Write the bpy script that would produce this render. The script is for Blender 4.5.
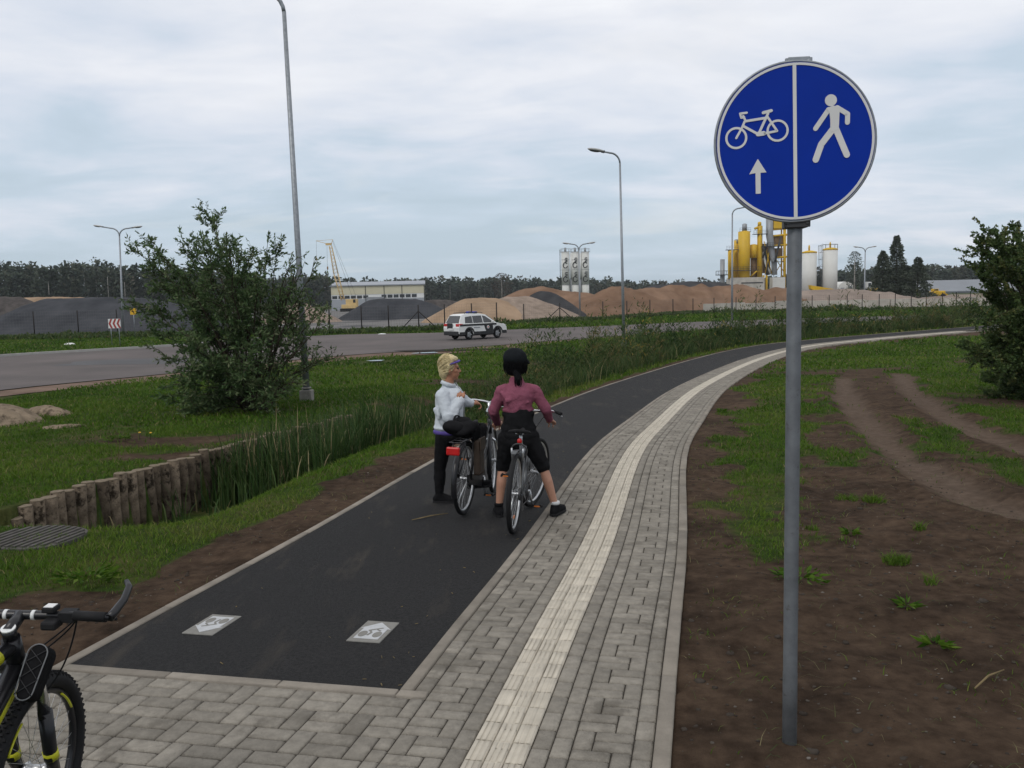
import bpy, bmesh, math, random
import numpy as np
from mathutils import Vector, Matrix, Euler
random.seed(7); RNG = np.random.default_rng(7)
for o in list(bpy.data.objects): bpy.data.objects.remove(o)
SC = bpy.context.scene
COL = SC.collection
PI = math.pi
R = math.radians

# ---------------------------------------------------------------- camera
F = 850.0; EYE = 1.84; PITCH = R(5.92); ROLL = R(1.37)
fw = Vector((0, math.cos(PITCH), -math.sin(PITCH)))
r0 = Vector((1, 0, 0)); u0 = Vector((0, math.sin(PITCH), math.cos(PITCH)))
rt = r0*math.cos(ROLL) - u0*math.sin(ROLL)
up = u0*math.cos(ROLL) + r0*math.sin(ROLL)
CAMP = Vector((0, 0, EYE))
cd = bpy.data.cameras.new('camera'); cam = bpy.data.objects.new('camera', cd); COL.objects.link(cam)
cd.sensor_width = 36; cd.lens = 36*F/1024; cd.clip_start = .05; cd.clip_end = 6000
m = Matrix((rt, up, -fw)).transposed().to_4x4(); m.translation = CAMP
cam.matrix_world = m
SC.camera = cam
SC.render.resolution_x = 1024; SC.render.resolution_y = 768

# ---------------------------------------------------------------- light
SUN_EL, SUN_AZ = 46, 215          # overcast: weak wide sun behind and left of the camera
w = bpy.data.worlds.new('World'); SC.world = w; w.use_nodes = True
def build_world():
    nt = w.node_tree; N = nt.nodes; L = nt.links
    for n in list(N): N.remove(n)
    out = N.new('ShaderNodeOutputWorld')
    sky = N.new('ShaderNodeTexSky'); sky.sky_type = 'NISHITA'; sky.sun_disc = False
    sky.sun_elevation = R(SUN_EL); sky.sun_rotation = R(SUN_AZ); sky.dust_density = 2.0
    b1 = N.new('ShaderNodeBackground'); b1.inputs[1].default_value = .1
    L.new(sky.outputs[0], b1.inputs[0])
    tc = N.new('ShaderNodeTexCoord'); sp = N.new('ShaderNodeSeparateXYZ'); L.new(tc.outputs['Generated'], sp.inputs[0])
    def math_(op, a, b=None, clamp=False):
        n = N.new('ShaderNodeMath'); n.operation = op; n.use_clamp = clamp
        for i, q in enumerate((a, b)):
            if q is None: continue
            if isinstance(q, (int, float)): n.inputs[i].default_value = q
            else: L.new(q, n.inputs[i])
        return n.outputs[0]
    zc = math_('MAXIMUM', sp.outputs[2], 0.0)
    d = math_('ADD', zc, .16)
    u = math_('DIVIDE', sp.outputs[0], d); v = math_('DIVIDE', sp.outputs[1], d)
    cb = N.new('ShaderNodeCombineXYZ'); L.new(u, cb.inputs[0]); L.new(v, cb.inputs[1]); cb.inputs[2].default_value = 3.3
    def noise(scale, detail, rough, dist=0, sx=1, sy=1, off=0):
        mp = N.new('ShaderNodeMapping'); mp.inputs['Scale'].default_value = (sx, sy, 1); mp.inputs['Location'].default_value = (off, off*.7, off)
        L.new(cb.outputs[0], mp.inputs[0])
        n = N.new('ShaderNodeTexNoise'); n.inputs['Scale'].default_value = scale; n.inputs['Detail'].default_value = detail
        n.inputs['Roughness'].default_value = rough; n.inputs['Distortion'].default_value = dist
        L.new(mp.outputs[0], n.inputs['Vector']); return n.outputs[0]
    n1 = noise(1.1, 6, .55, .35, .8, 1.3, 2.0)
    n2 = noise(2.8, 6, .55, .6, .8, 1.1, 5.0)
    n3 = noise(.45, 3, .5, 0, 1, 1, 9.0)
    s = math_('ADD', math_('MULTIPLY', n1, .46), math_('ADD', math_('MULTIPLY', n2, .22), math_('MULTIPLY', n3, .42)))
    # higher in the sky the cover thickens and turns paler
    s = math_('ADD', s, math_('MULTIPLY', math_('SUBTRACT', zc, .16), .62))
    rp = N.new('ShaderNodeValToRGB'); L.new(s, rp.inputs[0])
    e = rp.color_ramp.elements
    e[0].position = .44; e[0].color = (.465, .56, .645, 1)
    e[1].position = .76; e[1].color = (.86, .87, .90, 1)
    for p, c in ((.53, (.525, .615, .71, 1)), (.60, (.64, .69, .775, 1)), (.68, (.765, .785, .835, 1))):
        q = e.new(p); q.color = c
    n4 = noise(1.3, 5, .55, .6, .7, 1.2, 13.0)
    wr = N.new('ShaderNodeMapRange'); wr.inputs[1].default_value = .56; wr.inputs[2].default_value = .74; L.new(n4, wr.inputs[0])
    wm = math_('MULTIPLY', wr.outputs[0], .38, True)
    wx = N.new('ShaderNodeMixRGB'); L.new(wm, wx.inputs[0]); L.new(rp.outputs[0], wx.inputs[1]); wx.inputs[2].default_value = (.80, .79, .78, 1)
    b2 = N.new('ShaderNodeBackground'); L.new(wx.outputs[0], b2.inputs[0]); b2.inputs[1].default_value = 1.0
    mx = N.new('ShaderNodeMixShader'); mx.inputs[0].default_value = .92
    L.new(b1.outputs[0], mx.inputs[1]); L.new(b2.outputs[0], mx.inputs[2])
    L.new(mx.outputs[0], out.inputs[0])
build_world()
sd = bpy.data.lights.new('sun', 'SUN'); sd.energy = .85; sd.angle = R(20); sd.color = (1, .96, .9)
so = bpy.data.objects.new('sun', sd); COL.objects.link(so)
_az = R(SUN_AZ); _d = Vector((math.sin(_az)*math.cos(R(SUN_EL)), math.cos(_az)*math.cos(R(SUN_EL)), math.sin(R(SUN_EL))))
so.rotation_euler = (-_d).to_track_quat('-Z', 'Y').to_euler(); so.location = (0, 0, 30)
SC.view_settings.view_transform = 'Standard'; SC.view_settings.look = 'None'
SC.view_settings.exposure = 0.18; SC.view_settings.gamma = 1; SC.view_settings.use_curve_mapping = False
SC.render.engine = 'CYCLES'

# ---------------------------------------------------------------- helpers
def base(y):
    a = .03*np.asarray(y, float); b = 1.0
    return -.5*(a+b-np.sqrt((a-b)**2+.03)) + 0.0074
def ray(px, py):
    return (fw + rt*((px-512)/F) + up*((384-py)/F))
def G(px, py):
    d = ray(px, py); lo, hi = .5, 3000.
    for _ in range(60):
        t = (lo+hi)/2; p = CAMP+d*t
        if p.z > float(base(p.y)): lo = t
        else: hi = t
    p = CAMP+d*lo
    return Vector((p.x, p.y, float(base(p.y))))
def at(px, py, Y):
    d = ray(px, py); return CAMP + d*(Y/d.y)
def proj(P):
    P = np.asarray(P, float) - np.array(CAMP)
    x = P@np.array(rt); y = P@np.array(up); z = P@np.array(fw)
    z = np.where(z > .05, z, .05)
    return 512+F*x/z, 384-F*y/z, P@np.array(fw)

def tag(o, label=None, cat=None, group=None, kind=None):
    if label: o['label'] = label
    if cat: o['category'] = cat
    if group: o['group'] = group
    if kind: o['kind'] = kind
    return o
def thing(name, label, cat, loc=(0, 0, 0), rotz=0, group=None):
    o = bpy.data.objects.new(name, None); COL.objects.link(o); o.empty_display_size = .1
    o.location = loc; o.rotation_euler = (0, 0, rotz)
    return tag(o, label, cat, group)
def link(name, me, parent=None):
    o = bpy.data.objects.new(name, me); COL.objects.link(o)
    if parent: o.parent = parent
    return o
def copy_tree(o, parent=None):
    c = o.copy(); COL.objects.link(c)
    if parent: c.parent = parent
    for ch in list(o.children): copy_tree(ch, c)
    return c

def frames(pts, closed=False):
    n = len(pts); T = []
    for i in range(n):
        if closed: t = pts[(i+1) % n]-pts[i-1]
        else: t = pts[min(i+1, n-1)]-pts[max(i-1, 0)]
        T.append(t.normalized() if t.length > 1e-9 else Vector((0, 0, 1)))
    ref = Vector((0, 0, 1)) if abs(T[0].z) < .9 else Vector((1, 0, 0))
    u = (ref - T[0]*ref.dot(T[0])).normalized(); out = []
    for t in T:
        u = u - t*u.dot(t)
        u = u.normalized() if u.length > 1e-6 else t.orthogonal().normalized()
        out.append((u, t.cross(u)))
    return out
class MB:
    def __init__(s): s.v = []; s.f = []; s.m = []; s.s = []
    def add(s, vs, fs, mat=0, smooth=False, M=None):
        b = len(s.v)
        for p in vs:
            p = Vector(p); s.v.append(M@p if M else p)
        for f in fs: s.f.append([b+i for i in f]); s.m.append(mat); s.s.append(smooth)
        return s
    def box(s, c, sz, mat=0, M=None, rot=None, top=1.0):
        x, y, z = (q/2 for q in sz); c = Vector(c)
        vs = [Vector((a*x*(top if k > 0 else 1), b*y*(top if k > 0 else 1), k*z)) for k in (-1, 1) for a, b in ((-1, -1), (1, -1), (1, 1), (-1, 1))]
        if rot: E = Euler(rot).to_matrix(); vs = [E@q for q in vs]
        return s.add([q+c for q in vs], [(3, 2, 1, 0), (4, 5, 6, 7), (0, 1, 5, 4), (1, 2, 6, 5), (2, 3, 7, 6), (3, 0, 4, 7)], mat, False, M)
    def tube(s, pts, r, seg=8, mat=0, closed=False, M=None, smooth=True, caps=True, flat=1.0):
        pts = [Vector(p) for p in pts]; n = len(pts)
        rs = r if hasattr(r, '__len__') else [r]*n
        fr = frames(pts, closed); vs = []; fs = []
        for p, q, (u, v) in zip(pts, rs, fr):
            for k in range(seg):
                a = 2*PI*k/seg; vs.append(p+u*(q*math.cos(a)*flat)+v*(q*math.sin(a)))
        rng = n if closed else n-1
        for i in range(rng):
            j = (i+1) % n
            for k in range(seg):
                l = (k+1) % seg; fs.append((i*seg+k, i*seg+l, j*seg+l, j*seg+k))
        s.add(vs, fs, mat, smooth, M)
        if caps and not closed:
            s.add(vs[:seg], [tuple(range(seg))[::-1]], mat, False, M); s.add(vs[-seg:], [tuple(range(seg))], mat, False, M)
        return s
    def ring(s, c, n, Rr, r, sR=40, sr=8, mat=0, M=None, flat=1.0, a0=0, a1=None):
        c = Vector(c); n = Vector(n).normalized(); u = n.orthogonal().normalized()
        if abs(n.y) > .9: u = Vector((1, 0, 0)); u = (u-n*u.dot(n)).normalized()
        v = n.cross(u)
        if a1 is None: pts = [c+(u*math.cos(2*PI*k/sR)+v*math.sin(2*PI*k/sR))*Rr for k in range(sR)]; cl = True
        else: pts = [c+(u*math.cos(a0+(a1-a0)*k/sR)+v*math.sin(a0+(a1-a0)*k/sR))*Rr for k in range(sR+1)]; cl = False
        return s.tube(pts, r, sr, mat, cl, M)
    def lathe(s, prof, seg=16, mat=0, M=None, smooth=True):
        vs = []; fs = []; n = len(prof)
        for r, z in prof:
            for k in range(seg): a = 2*PI*k/seg; vs.append((r*math.cos(a), r*math.sin(a), z))
        for i in range(n-1):
            for k in range(seg): l = (k+1) % seg; fs.append((i*seg+k, i*seg+l, (i+1)*seg+l, (i+1)*seg+k))
        s.add(vs, fs, mat, smooth, M)
        if prof[0][0] > 1e-4: s.add(vs[:seg], [tuple(range(seg))[::-1]], mat, False, M)
        if prof[-1][0] > 1e-4: s.add(vs[-seg:], [tuple(range(seg))], mat, False, M)
        return s
    def prism(s, poly, z0, z1, mat=0, M=None):
        n = len(poly); a = sum(poly[i][0]*poly[(i+1) % n][1]-poly[(i+1) % n][0]*poly[i][1] for i in range(n))
        if a < 0: poly = poly[::-1]
        vs = [(x, y, z0) for x, y in poly]+[(x, y, z1) for x, y in poly]
        fs = [tuple(range(n))[::-1], tuple(range(n, 2*n))]+[(i, (i+1) % n, n+(i+1) % n, n+i) for i in range(n)]
        return s.add(vs, fs, mat, False, M)
    def ell(s, c, r, mat=0, M=None, seg=16, rings=10, rot=None):
        E = Euler(rot).to_matrix() if rot else None; vs = []; fs = []
        for i in range(rings+1):
            t = PI*i/rings
            for k in range(seg):
                a = 2*PI*k/seg; p = Vector((r[0]*math.sin(t)*math.cos(a), r[1]*math.sin(t)*math.sin(a), -r[2]*math.cos(t)))
                vs.append((E@p if E else p)+Vector(c))
        for i in range(rings):
            for k in range(seg): l = (k+1) % seg; fs.append((i*seg+k, i*seg+l, (i+1)*seg+l, (i+1)*seg+k))
        return s.add(vs, fs, mat, True, M)
    def cap(s, p0, p1, a, b, seg=12):
        p0 = Vector(p0); p1 = Vector(p1); d = (p1-p0); L = d.length; d = d/L if L > 1e-6 else Vector((0, 0, 1))
        pts = []; rs = []
        for k in range(5): t = -1+k/4; pts.append(p0+d*(a*t)); rs.append(max(a*math.sqrt(max(0, 1-t*t)), .0008))
        for k in range(5): t = k/4; pts.append(p1+d*(b*t)); rs.append(max(b*math.sqrt(max(0, 1-t*t)), .0008))
        return s.tube(pts, rs, seg)
    def mesh(s, name, mats):
        me = bpy.data.meshes.new(name); me.from_pydata([tuple(p) for p in s.v], [], s.f)
        for q in (mats if isinstance(mats, (list, tuple)) else [mats]): me.materials.append(q)
        me.polygons.foreach_set('material_index', s.m); me.polygons.foreach_set('use_smooth', s.s)
        bm = bmesh.new(); bm.from_mesh(me); bmesh.ops.remove_doubles(bm, verts=bm.verts, dist=1e-5); bm.to_mesh(me); bm.free()
        me.update(); return me
    def build(s, name, mats, parent=None, bevel=0, loc=None):
        o = link(name, s.mesh(name, mats), parent)
        if loc is not None: o.location = loc
        if bevel:
            b = o.modifiers.new('bevel', 'BEVEL'); b.width = bevel; b.segments = 2; b.limit_method = 'ANGLE'; b.angle_limit = R(35)
        return o

def arr_mesh(name, verts, faces_flat, totals, mat, parent=None, smooth=False, attrs=None, fattrs=None):
    me = bpy.data.meshes.new(name); verts = np.asarray(verts, np.float32)
    me.vertices.add(len(verts)); me.vertices.foreach_set('co', verts.ravel())
    ff = np.asarray(faces_flat, np.int32).ravel(); tt = np.asarray(totals, np.int32)
    me.loops.add(len(ff)); me.loops.foreach_set('vertex_index', ff)
    me.polygons.add(len(tt)); st = np.zeros(len(tt), np.int32); st[1:] = np.cumsum(tt)[:-1]
    me.polygons.foreach_set('loop_start', st); me.polygons.foreach_set('loop_total', tt)
    if smooth: me.polygons.foreach_set('use_smooth', np.ones(len(tt), bool))
    for k, a in (attrs or {}).items():
        at_ = me.attributes.new(k, 'FLOAT', 'POINT'); at_.data.foreach_set('value', np.asarray(a, np.float32))
    for k, a in (fattrs or {}).items():
        at_ = me.attributes.new(k, 'FLOAT', 'FACE'); at_.data.foreach_set('value', np.asarray(a, np.float32))
    for q in (mat if isinstance(mat, (list, tuple)) else [mat]): me.materials.append(q)
    me.update(calc_edges=True); me.validate()
    return link(name, me, parent)

def vnoise(x, y, sc, seed=0, oct=3):
    x = np.asarray(x, float)/sc+seed*17.3; y = np.asarray(y, float)/sc+seed*9.1; tot = 0; amp = 1; nrm = 0
    for o_ in range(oct):
        xi = np.floor(x); yi = np.floor(y); fx = x-xi; fy = y-yi; fx = fx*fx*(3-2*fx); fy = fy*fy*(3-2*fy)
        h = lambda a, b: (np.sin(a*127.1+b*311.7+seed*3.7)*43758.5453) % 1.0
        v = (h(xi, yi)*(1-fx)+h(xi+1, yi)*fx)*(1-fy)+(h(xi, yi+1)*(1-fx)+h(xi+1, yi+1)*fx)*fy
        tot = tot+v*amp; nrm += amp; amp *= .5; x = x*2.03+5.1; y = y*2.03+1.7
    return tot/nrm
def sstep(a, b, x):
    t = np.clip((np.asarray(x, float)-a)/(b-a), 0, 1); return t*t*(3-2*t)

# ---------------------------------------------------------------- materials
def mat(name, c, rough=.7, metal=0, var=.15, vs=8, bump=0, bs=40, c2=None, attr=None, spec=None, coord='Object', wear=None, amt=.15, streak=False, rnd=0):
    m = bpy.data.materials.new(name); m.use_nodes = True; nt = m.node_tree; N = nt.nodes; L = nt.links
    b = N['Principled BSDF']; b.inputs['Roughness'].default_value = rough; b.inputs['Metallic'].default_value = metal
    b.inputs['Specular IOR Level'].default_value = spec if spec is not None else (.06 if rough > .75 else .2 if rough > .55 else .4)
    tc = N.new('ShaderNodeTexCoord')
    n = N.new('ShaderNodeTexNoise'); n.inputs['Scale'].default_value = vs; n.inputs['Detail'].default_value = 6; n.inputs['Roughness'].default_value = .6
    L.new(tc.outputs[coord], n.inputs['Vector'])
    lo = tuple(q*(1-var) for q in c)+(1,); hi = tuple(min(1, q*(1+var)) for q in (c2 or c))+(1,)
    rp = N.new('ShaderNodeValToRGB'); rp.color_ramp.elements[0].position = .3; rp.color_ramp.elements[1].position = .7
    rp.color_ramp.elements[0].color = lo; rp.color_ramp.elements[1].color = hi
    L.new(n.outputs[0], rp.inputs[0]); col = rp.outputs[0]
    if attr:
        a = N.new('ShaderNodeAttribute'); a.attribute_name = attr
        mp = N.new('ShaderNodeMapRange'); mp.inputs[3].default_value = 1-amt; mp.inputs[4].default_value = 1+amt
        L.new(a.outputs['Fac'], mp.inputs[0])
        v = N.new('ShaderNodeVectorMath'); v.operation = 'SCALE'; L.new(col, v.inputs[0]); L.new(mp.outputs[0], v.inputs['Scale']); col = v.outputs[0]
    if wear:
        n2 = N.new('ShaderNodeTexNoise'); n2.inputs['Scale'].default_value = wear[1]; n2.inputs['Detail'].default_value = 8; n2.inputs['Roughness'].default_value = .65
        if streak:
            mp2 = N.new('ShaderNodeMapping'); mp2.inputs['Rotation'].default_value = (0, 0, -.2); mp2.inputs['Scale'].default_value = (1.6, .35, 1); L.new(tc.outputs[coord], mp2.inputs[0]); L.new(mp2.outputs[0], n2.inputs['Vector'])
        else: L.new(tc.outputs[coord], n2.inputs['Vector'])
        r2 = N.new('ShaderNodeValToRGB'); r2.color_ramp.elements[0].position = wear[2]; r2.color_ramp.elements[1].position = wear[2]+.12
        L.new(n2.outputs[0], r2.inputs[0])
        mx = N.new('ShaderNodeMixRGB'); L.new(r2.outputs[0], mx.inputs[0]); L.new(col, mx.inputs[1]); mx.inputs[2].default_value = tuple(wear[0])+(1,); col = mx.outputs[0]
    if rnd:
        oi = N.new('ShaderNodeObjectInfo'); mp = N.new('ShaderNodeMapRange'); mp.inputs[3].default_value = 1-rnd; mp.inputs[4].default_value = 1+rnd; L.new(oi.outputs['Random'], mp.inputs[0])
        v = N.new('ShaderNodeVectorMath'); v.operation = 'SCALE'; L.new(col, v.inputs[0]); L.new(mp.outputs[0], v.inputs['Scale']); col = v.outputs[0]
    L.new(col, b.inputs['Base Color'])
    if bump:
        n3 = N.new('ShaderNodeTexNoise'); n3.inputs['Scale'].default_value = bs; n3.inputs['Detail'].default_value = 5
        L.new(tc.outputs[coord], n3.inputs['Vector'])
        bp = N.new('ShaderNodeBump'); bp.inputs['Strength'].default_value = bump; bp.inputs['Distance'].default_value = .02
        L.new(n3.outputs[0], bp.inputs['Height']); L.new(bp.outputs[0], b.inputs['Normal'])
    return m
def leafmat(name, cs, rough=.6, trans=.25):
    """leaf colours picked by a per-leaf attribute"""
    m = bpy.data.materials.new(name); m.use_nodes = True; nt = m.node_tree; N = nt.nodes; L = nt.links
    b = N['Principled BSDF']; b.inputs['Roughness'].default_value = rough; b.inputs['Specular IOR Level'].default_value = .08
    a = N.new('ShaderNodeAttribute'); a.attribute_name = 'tint'
    rp = N.new('ShaderNodeValToRGB'); e = rp.color_ramp.elements
    e[0].color = cs[0]+(1,); e[0].position = 0; e[1].color = cs[-1]+(1,); e[1].position = 1
    for i, c in enumerate(cs[1:-1]): q = e.new((i+1)/(len(cs)-1)); q.color = c+(1,)
    L.new(a.outputs['Fac'], rp.inputs[0]); L.new(rp.outputs[0], b.inputs['Base Color'])
    t = N.new('ShaderNodeBsdfTranslucent'); L.new(rp.outputs[0], t.inputs[0])
    mx = N.new('ShaderNodeMixShader'); mx.inputs[0].default_value = trans
    L.new(b.outputs[0], mx.inputs[1]); L.new(t.outputs[0], mx.inputs[2]); L.new(mx.outputs[0], N['Material Output'].inputs[0])
    return m
M = dict(
 polesteel=mat('pole_steel', (.135, .145, .155), .55, .45, .25, 9, .06, wear=((.075, .07, .065), 26, .60)),
 steel=mat('galvanised_steel', (.26, .28, .30), .5, .55, .22, 14, .05, wear=((.17, .17, .17), 30, .62)),
 darksteel=mat('dark_steel', (.06, .06, .062), .5, .5, .2, 20),
 blue=mat('sign_blue', (.002, .028, .30), .5, 0, .06, 5, spec=.12),
 signwhite=mat('sign_white', (.63, .63, .62), .5, 0, .05, 5),
 lamphead=mat('lamp_grey', (.42, .42, .41), .5, .1, .1, 8),
 concrete=mat('concrete', (.24, .23, .21), .9, 0, .2, 12, .3, 60),
 kerb=mat('kerb_concrete', (.215, .193, .163), .9, 0, .22, 5, .3, 80, attr='tint'),
 paver=mat('paver_concrete', (.222, .204, .174), .88, 0, .18, 20, .5, 110, attr='tint', wear=((.145, .132, .112), 3.0, .55), amt=.16),
 tactile=mat('tactile_cream', (.46, .42, .35), .88, 0, .12, 9, .3, 120, attr='tint', amt=.07),
 joint=mat('joint_sand', (.045, .040, .034), .95, 0, .3, 20),
 asphalt=mat('path_asphalt', (.0135, .0135, .0140), .86, 0, .42, 55, .6, 160, c2=(.0175, .0170, .0172), spec=.2, wear=((.034, .030, .026), 2.6, .55), streak=True),
 road=mat('road_asphalt', (.108, .098, .095), .85, 0, .18, .18, .2, 60, c2=(.118, .102, .098)),
 roaddark=mat('road_patch', (.07, .068, .07), .75, 0, .2, .5),
 wood=mat('log_wood', (.082, .063, .045), .9, 0, .4, 7, .6, 45, c2=(.12, .095, .07), wear=((.022, .017, .012), 9, .52), rnd=.35),
 woodend=mat('log_end', (.16, .13, .095), .9, 0, .3, 20),
 black=mat('black_rubber', (.012, .012, .013), .7, 0, .2, 20),
 blackgloss=mat('black_paint', (.012, .012, .014), .3, 0, .15, 20),
 chrome=mat('chrome', (.62, .63, .64), .22, .95, .05, 10),
 alu=mat('aluminium', (.5, .51, .52), .35, .8, .08, 20),
 red=mat('red_plastic', (.45, .012, .012), .3, 0, .1, 20),
 orange=mat('orange_plastic', (.5, .14, .02), .35, 0, .1, 20),
 yellow=mat('bike_yellow', (.50, .50, .02), .35, 0, .08, 20),
 brownbag=mat('brown_leather', (.055, .04, .03), .7, 0, .2, 20),
 skin=mat('skin', (.40, .21, .14), .5, 0, .08, 20),
 skin2=mat('skin_tanned', (.36, .17, .10), .5, 0, .08, 20),
 hairblond=mat('blonde_hair', (.56, .46, .25), .5, 0, .3, 60, .6, 90),
 hairblack=mat('black_hair', (.006, .006, .007), .8, 0, .2, 60, .5, 90),
 capblack=mat('black_cap', (.010, .012, .014), .85, 0, .2, 30),
 mauve=mat('mauve_knit', (.215, .070, .105), .85, 0, .12, 10, .4, 60),
 blackcloth=mat('black_cloth', (.010, .010, .011), .85, 0, .25, 14, .3, 30),
 jacket=mat('pale_jacket', (.50, .54, .58), .65, 0, .08, 10, .5, 26),
 purple=mat('purple_cloth', (.10, .07, .28), .7, 0, .12, 10),
 white=mat('white_paint', (.66, .67, .66), .3, 0, .03, 3),
 sock=mat('white_sock', (.6, .6, .6), .8, 0, .05, 10),
 glass=mat('dark_glass', (.018, .022, .025), .08, 0, .1, 3, spec=.8),
 plastic=mat('grey_cladding', (.03, .031, .033), .6, 0, .1, 8),
 hub=mat('wheel_silver', (.36, .37, .38), .35, .6, .05, 8),
 bark=mat('shrub_bark', (.045, .036, .027), .9, 0, .3, 12),
 stone=mat('pale_stone', (.21, .165, .118), .92, 0, .35, 3.0, 1.0, 9, wear=((.07, .055, .04), 4.5, .52)),
 wallpanel=mat('wall_concrete', (.42, .395, .35), .9, 0, .22, .6, .2, 6),
 cream=mat('cream_cladding', (.52, .49, .36), .6, 0, .05, .5),
 greyclad=mat('grey_cladding_panel', (.30, .32, .345), .6, 0, .05, .5),
 roofgrey=mat('roof_grey', (.26, .28, .31), .5, .2, .08, .4),
 whiteclad=mat('silo_white', (.60, .60, .57), .6, 0, .06, .5),
 planty=mat('plant_yellow', (.58, .36, .012), .5, 0, .1, .5),
 plantbrown=mat('plant_rust', (.22, .14, .07), .7, 0, .2, .8),
 plantgrey=mat('plant_grey', (.26, .275, .29), .5, .3, .12, .6),
 craney=mat('crane_yellow', (.56, .40, .18), .6, 0, .1, 1),
 postdark=mat('fence_post', (.022, .019, .018), .7, .2, .1, 3),
 wire=mat('fence_wire', (.12, .115, .11), .6, .5, .1, 3),
 chev_red=mat('chevron_red', (.30, .035, .03), .5, 0, .05, 3),
 signyellow=mat('sign_yellow', (.62, .36, .02), .5, 0, .05, 3),
 slab=mat('marking_slab', (.20, .195, .18), .85, 0, .12, 20, .2, 100),
 marking=mat('marking_white', (.42, .43, .44), .8, 0, .1, 25),
 twig=mat('dry_twig', (.17, .13, .07), .9, 0, .2, 20),
 birch=mat('birch_bark', (.36, .34, .31), .9, 0, .3, 2),
)
# ---------------------------------------------------------------- plan of the path (reference line = right edge of the asphalt)
_px = [(400, 690), (447, 630), (490, 580), (530, 530), (585, 455), (620, 425), (680, 385), (740, 360), (790, 347), (845, 340.5), (900, 335.5), (960, 330.6)]
ctrl = [np.array(G(*p)[:2]) for p in _px]
ctrl = [2*ctrl[0]-ctrl[2]] + ctrl
_e = ctrl[-1]-ctrl[-2]; ctrl += [ctrl[-1]+_e*1.5, ctrl[-1]+_e*4]
def catmull(P, n=30):
    P = [2*P[0]-P[1]]+list(P)+[2*P[-1]-P[-2]]; out = []
    for i in range(1, len(P)-2):
        for t in np.linspace(0, 1, n, endpoint=False):
            a, b, c, d = P[i-1], P[i], P[i+1], P[i+2]
            out.append(.5*((2*b)+(-a+c)*t+(2*a-5*b+4*c-d)*t*t+(-a+3*b-3*c+d)*t**3))
    out.append(P[-2]); return np.array(out)
_c = catmull(ctrl)
_d = np.r_[0, np.cumsum(np.linalg.norm(np.diff(_c, axis=0), axis=1))]
DS = .1
_s = np.arange(0, _d[-1], DS); CX = np.interp(_s, _d, _c[:, 0]); CY = np.interp(_s, _d, _c[:, 1])
for _ in range(60):                       # smooth away pixel noise
    CX[1:-1] = .25*CX[:-2]+.5*CX[1:-1]+.25*CX[2:]; CY[1:-1] = .25*CY[:-2]+.5*CY[1:-1]+.25*CY[2:]
_t = np.arctan2(np.gradient(CX), np.gradient(CY))
for _ in range(200): _t[1:-1] = .25*_t[:-2]+.5*_t[1:-1]+.25*_t[2:]
TX, TY = np.sin(_t), np.cos(_t); NXr, NYr = TY, -TX     # right-hand normal
SL = np.arange(len(CX))*DS
def curve(s, o):
    s = np.asarray(s, float); o = np.asarray(o, float)
    i = np.clip(s/DS, 0, len(CX)-1.001); k = i.astype(int); f = i-k
    l = lambda A: A[k]*(1-f)+A[k+1]*f
    return l(CX)+l(NXr)*o, l(CY)+l(NYr)*o
_kd = np.c_[CX, CY][::2]
def s_o(x, y):
    x = np.asarray(x, float).ravel(); y = np.asarray(y, float).ravel(); S = np.zeros(len(x)); O = np.zeros(len(x))
    for a in range(0, len(x), 4000):
        X = x[a:a+4000, None]; Y = y[a:a+4000, None]
        k = np.argmin((X-_kd[None, :, 0])**2+(Y-_kd[None, :, 1])**2, axis=1)*2
        dx = X[:, 0]-CX[k]; dy = Y[:, 0]-CY[k]
        S[a:a+4000] = SL[k]+dx*TX[k]+dy*TY[k]; O[a:a+4000] = dx*NXr[k]+dy*NYr[k]
    return S, O
S0 = float(s_o([ctrl[1][0]], [ctrl[1][1]])[0][0])        # where the asphalt starts
OL = -1.92                                               # left edge of the asphalt
UN = .086                                                # paver module beside the path
OR = .07+14*UN; ORK = OR+.08
OW = -5.62                                               # log wall

def inpoly(px, x, y):
    P = np.array([G(*p)[:2] for p in px]); ins = np.zeros(len(x), bool); n = len(P); dmin = np.full(len(x), 1e9)
    for i in range(n):
        x1, y1 = P[i]; x2, y2 = P[(i+1) % n]
        c = ((y1 > y) != (y2 > y)) & (x < (x2-x1)*(y-y1)/(y2-y1+1e-12)+x1); ins ^= c
        t = np.clip(((x-x1)*(x2-x1)+(y-y1)*(y2-y1))/((x2-x1)**2+(y2-y1)**2), 0, 1)
        dmin = np.minimum(dmin, np.hypot(x-x1-t*(x2-x1), y-y1-t*(y2-y1)))
    return np.where(ins, dmin, -dmin)
def dline(pts, x, y):
    d = np.full(len(x), 1e9)
    for (x1, y1), (x2, y2) in zip(pts[:-1], pts[1:]):
        t = np.clip(((x-x1)*(x2-x1)+(y-y1)*(y2-y1))/((x2-x1)**2+(y2-y1)**2), 0, 1)
        d = np.minimum(d, np.hypot(x-x1-t*(x2-x1), y-y1-t*(y2-y1)))
    return d
GRASS_R = [(742, 560), (734, 520), (738, 470), (746, 420), (752, 390), (764, 370), (800, 356), (850, 346), (900, 340), (960, 336), (1024, 334), (1400, 332), (1500, 470), (1100, 452), (1024, 430), (985, 420), (950, 410), (925, 392), (905, 374), (885, 368), (850, 368), (830, 384), (815, 400), (800, 440), (792, 480), (787, 560)]
GRASS_M = [(905, 420), (940, 428), (985, 448), (1060, 476), (1060, 492), (985, 468), (930, 445)]
GRASS_N = [(795, 455), (850, 435), (905, 432), (930, 452), (880, 462), (830, 470)]
TR = [[tuple(G(*p)[:2]) for p in q] for q in ([(842, 378), (846, 395), (858, 412), (885, 440), (925, 470), (975, 497), (1040, 516), (1150, 540)], [(900, 374), (912, 392), (940, 411), (980, 431), (1040, 452), (1150, 478)])]

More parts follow.
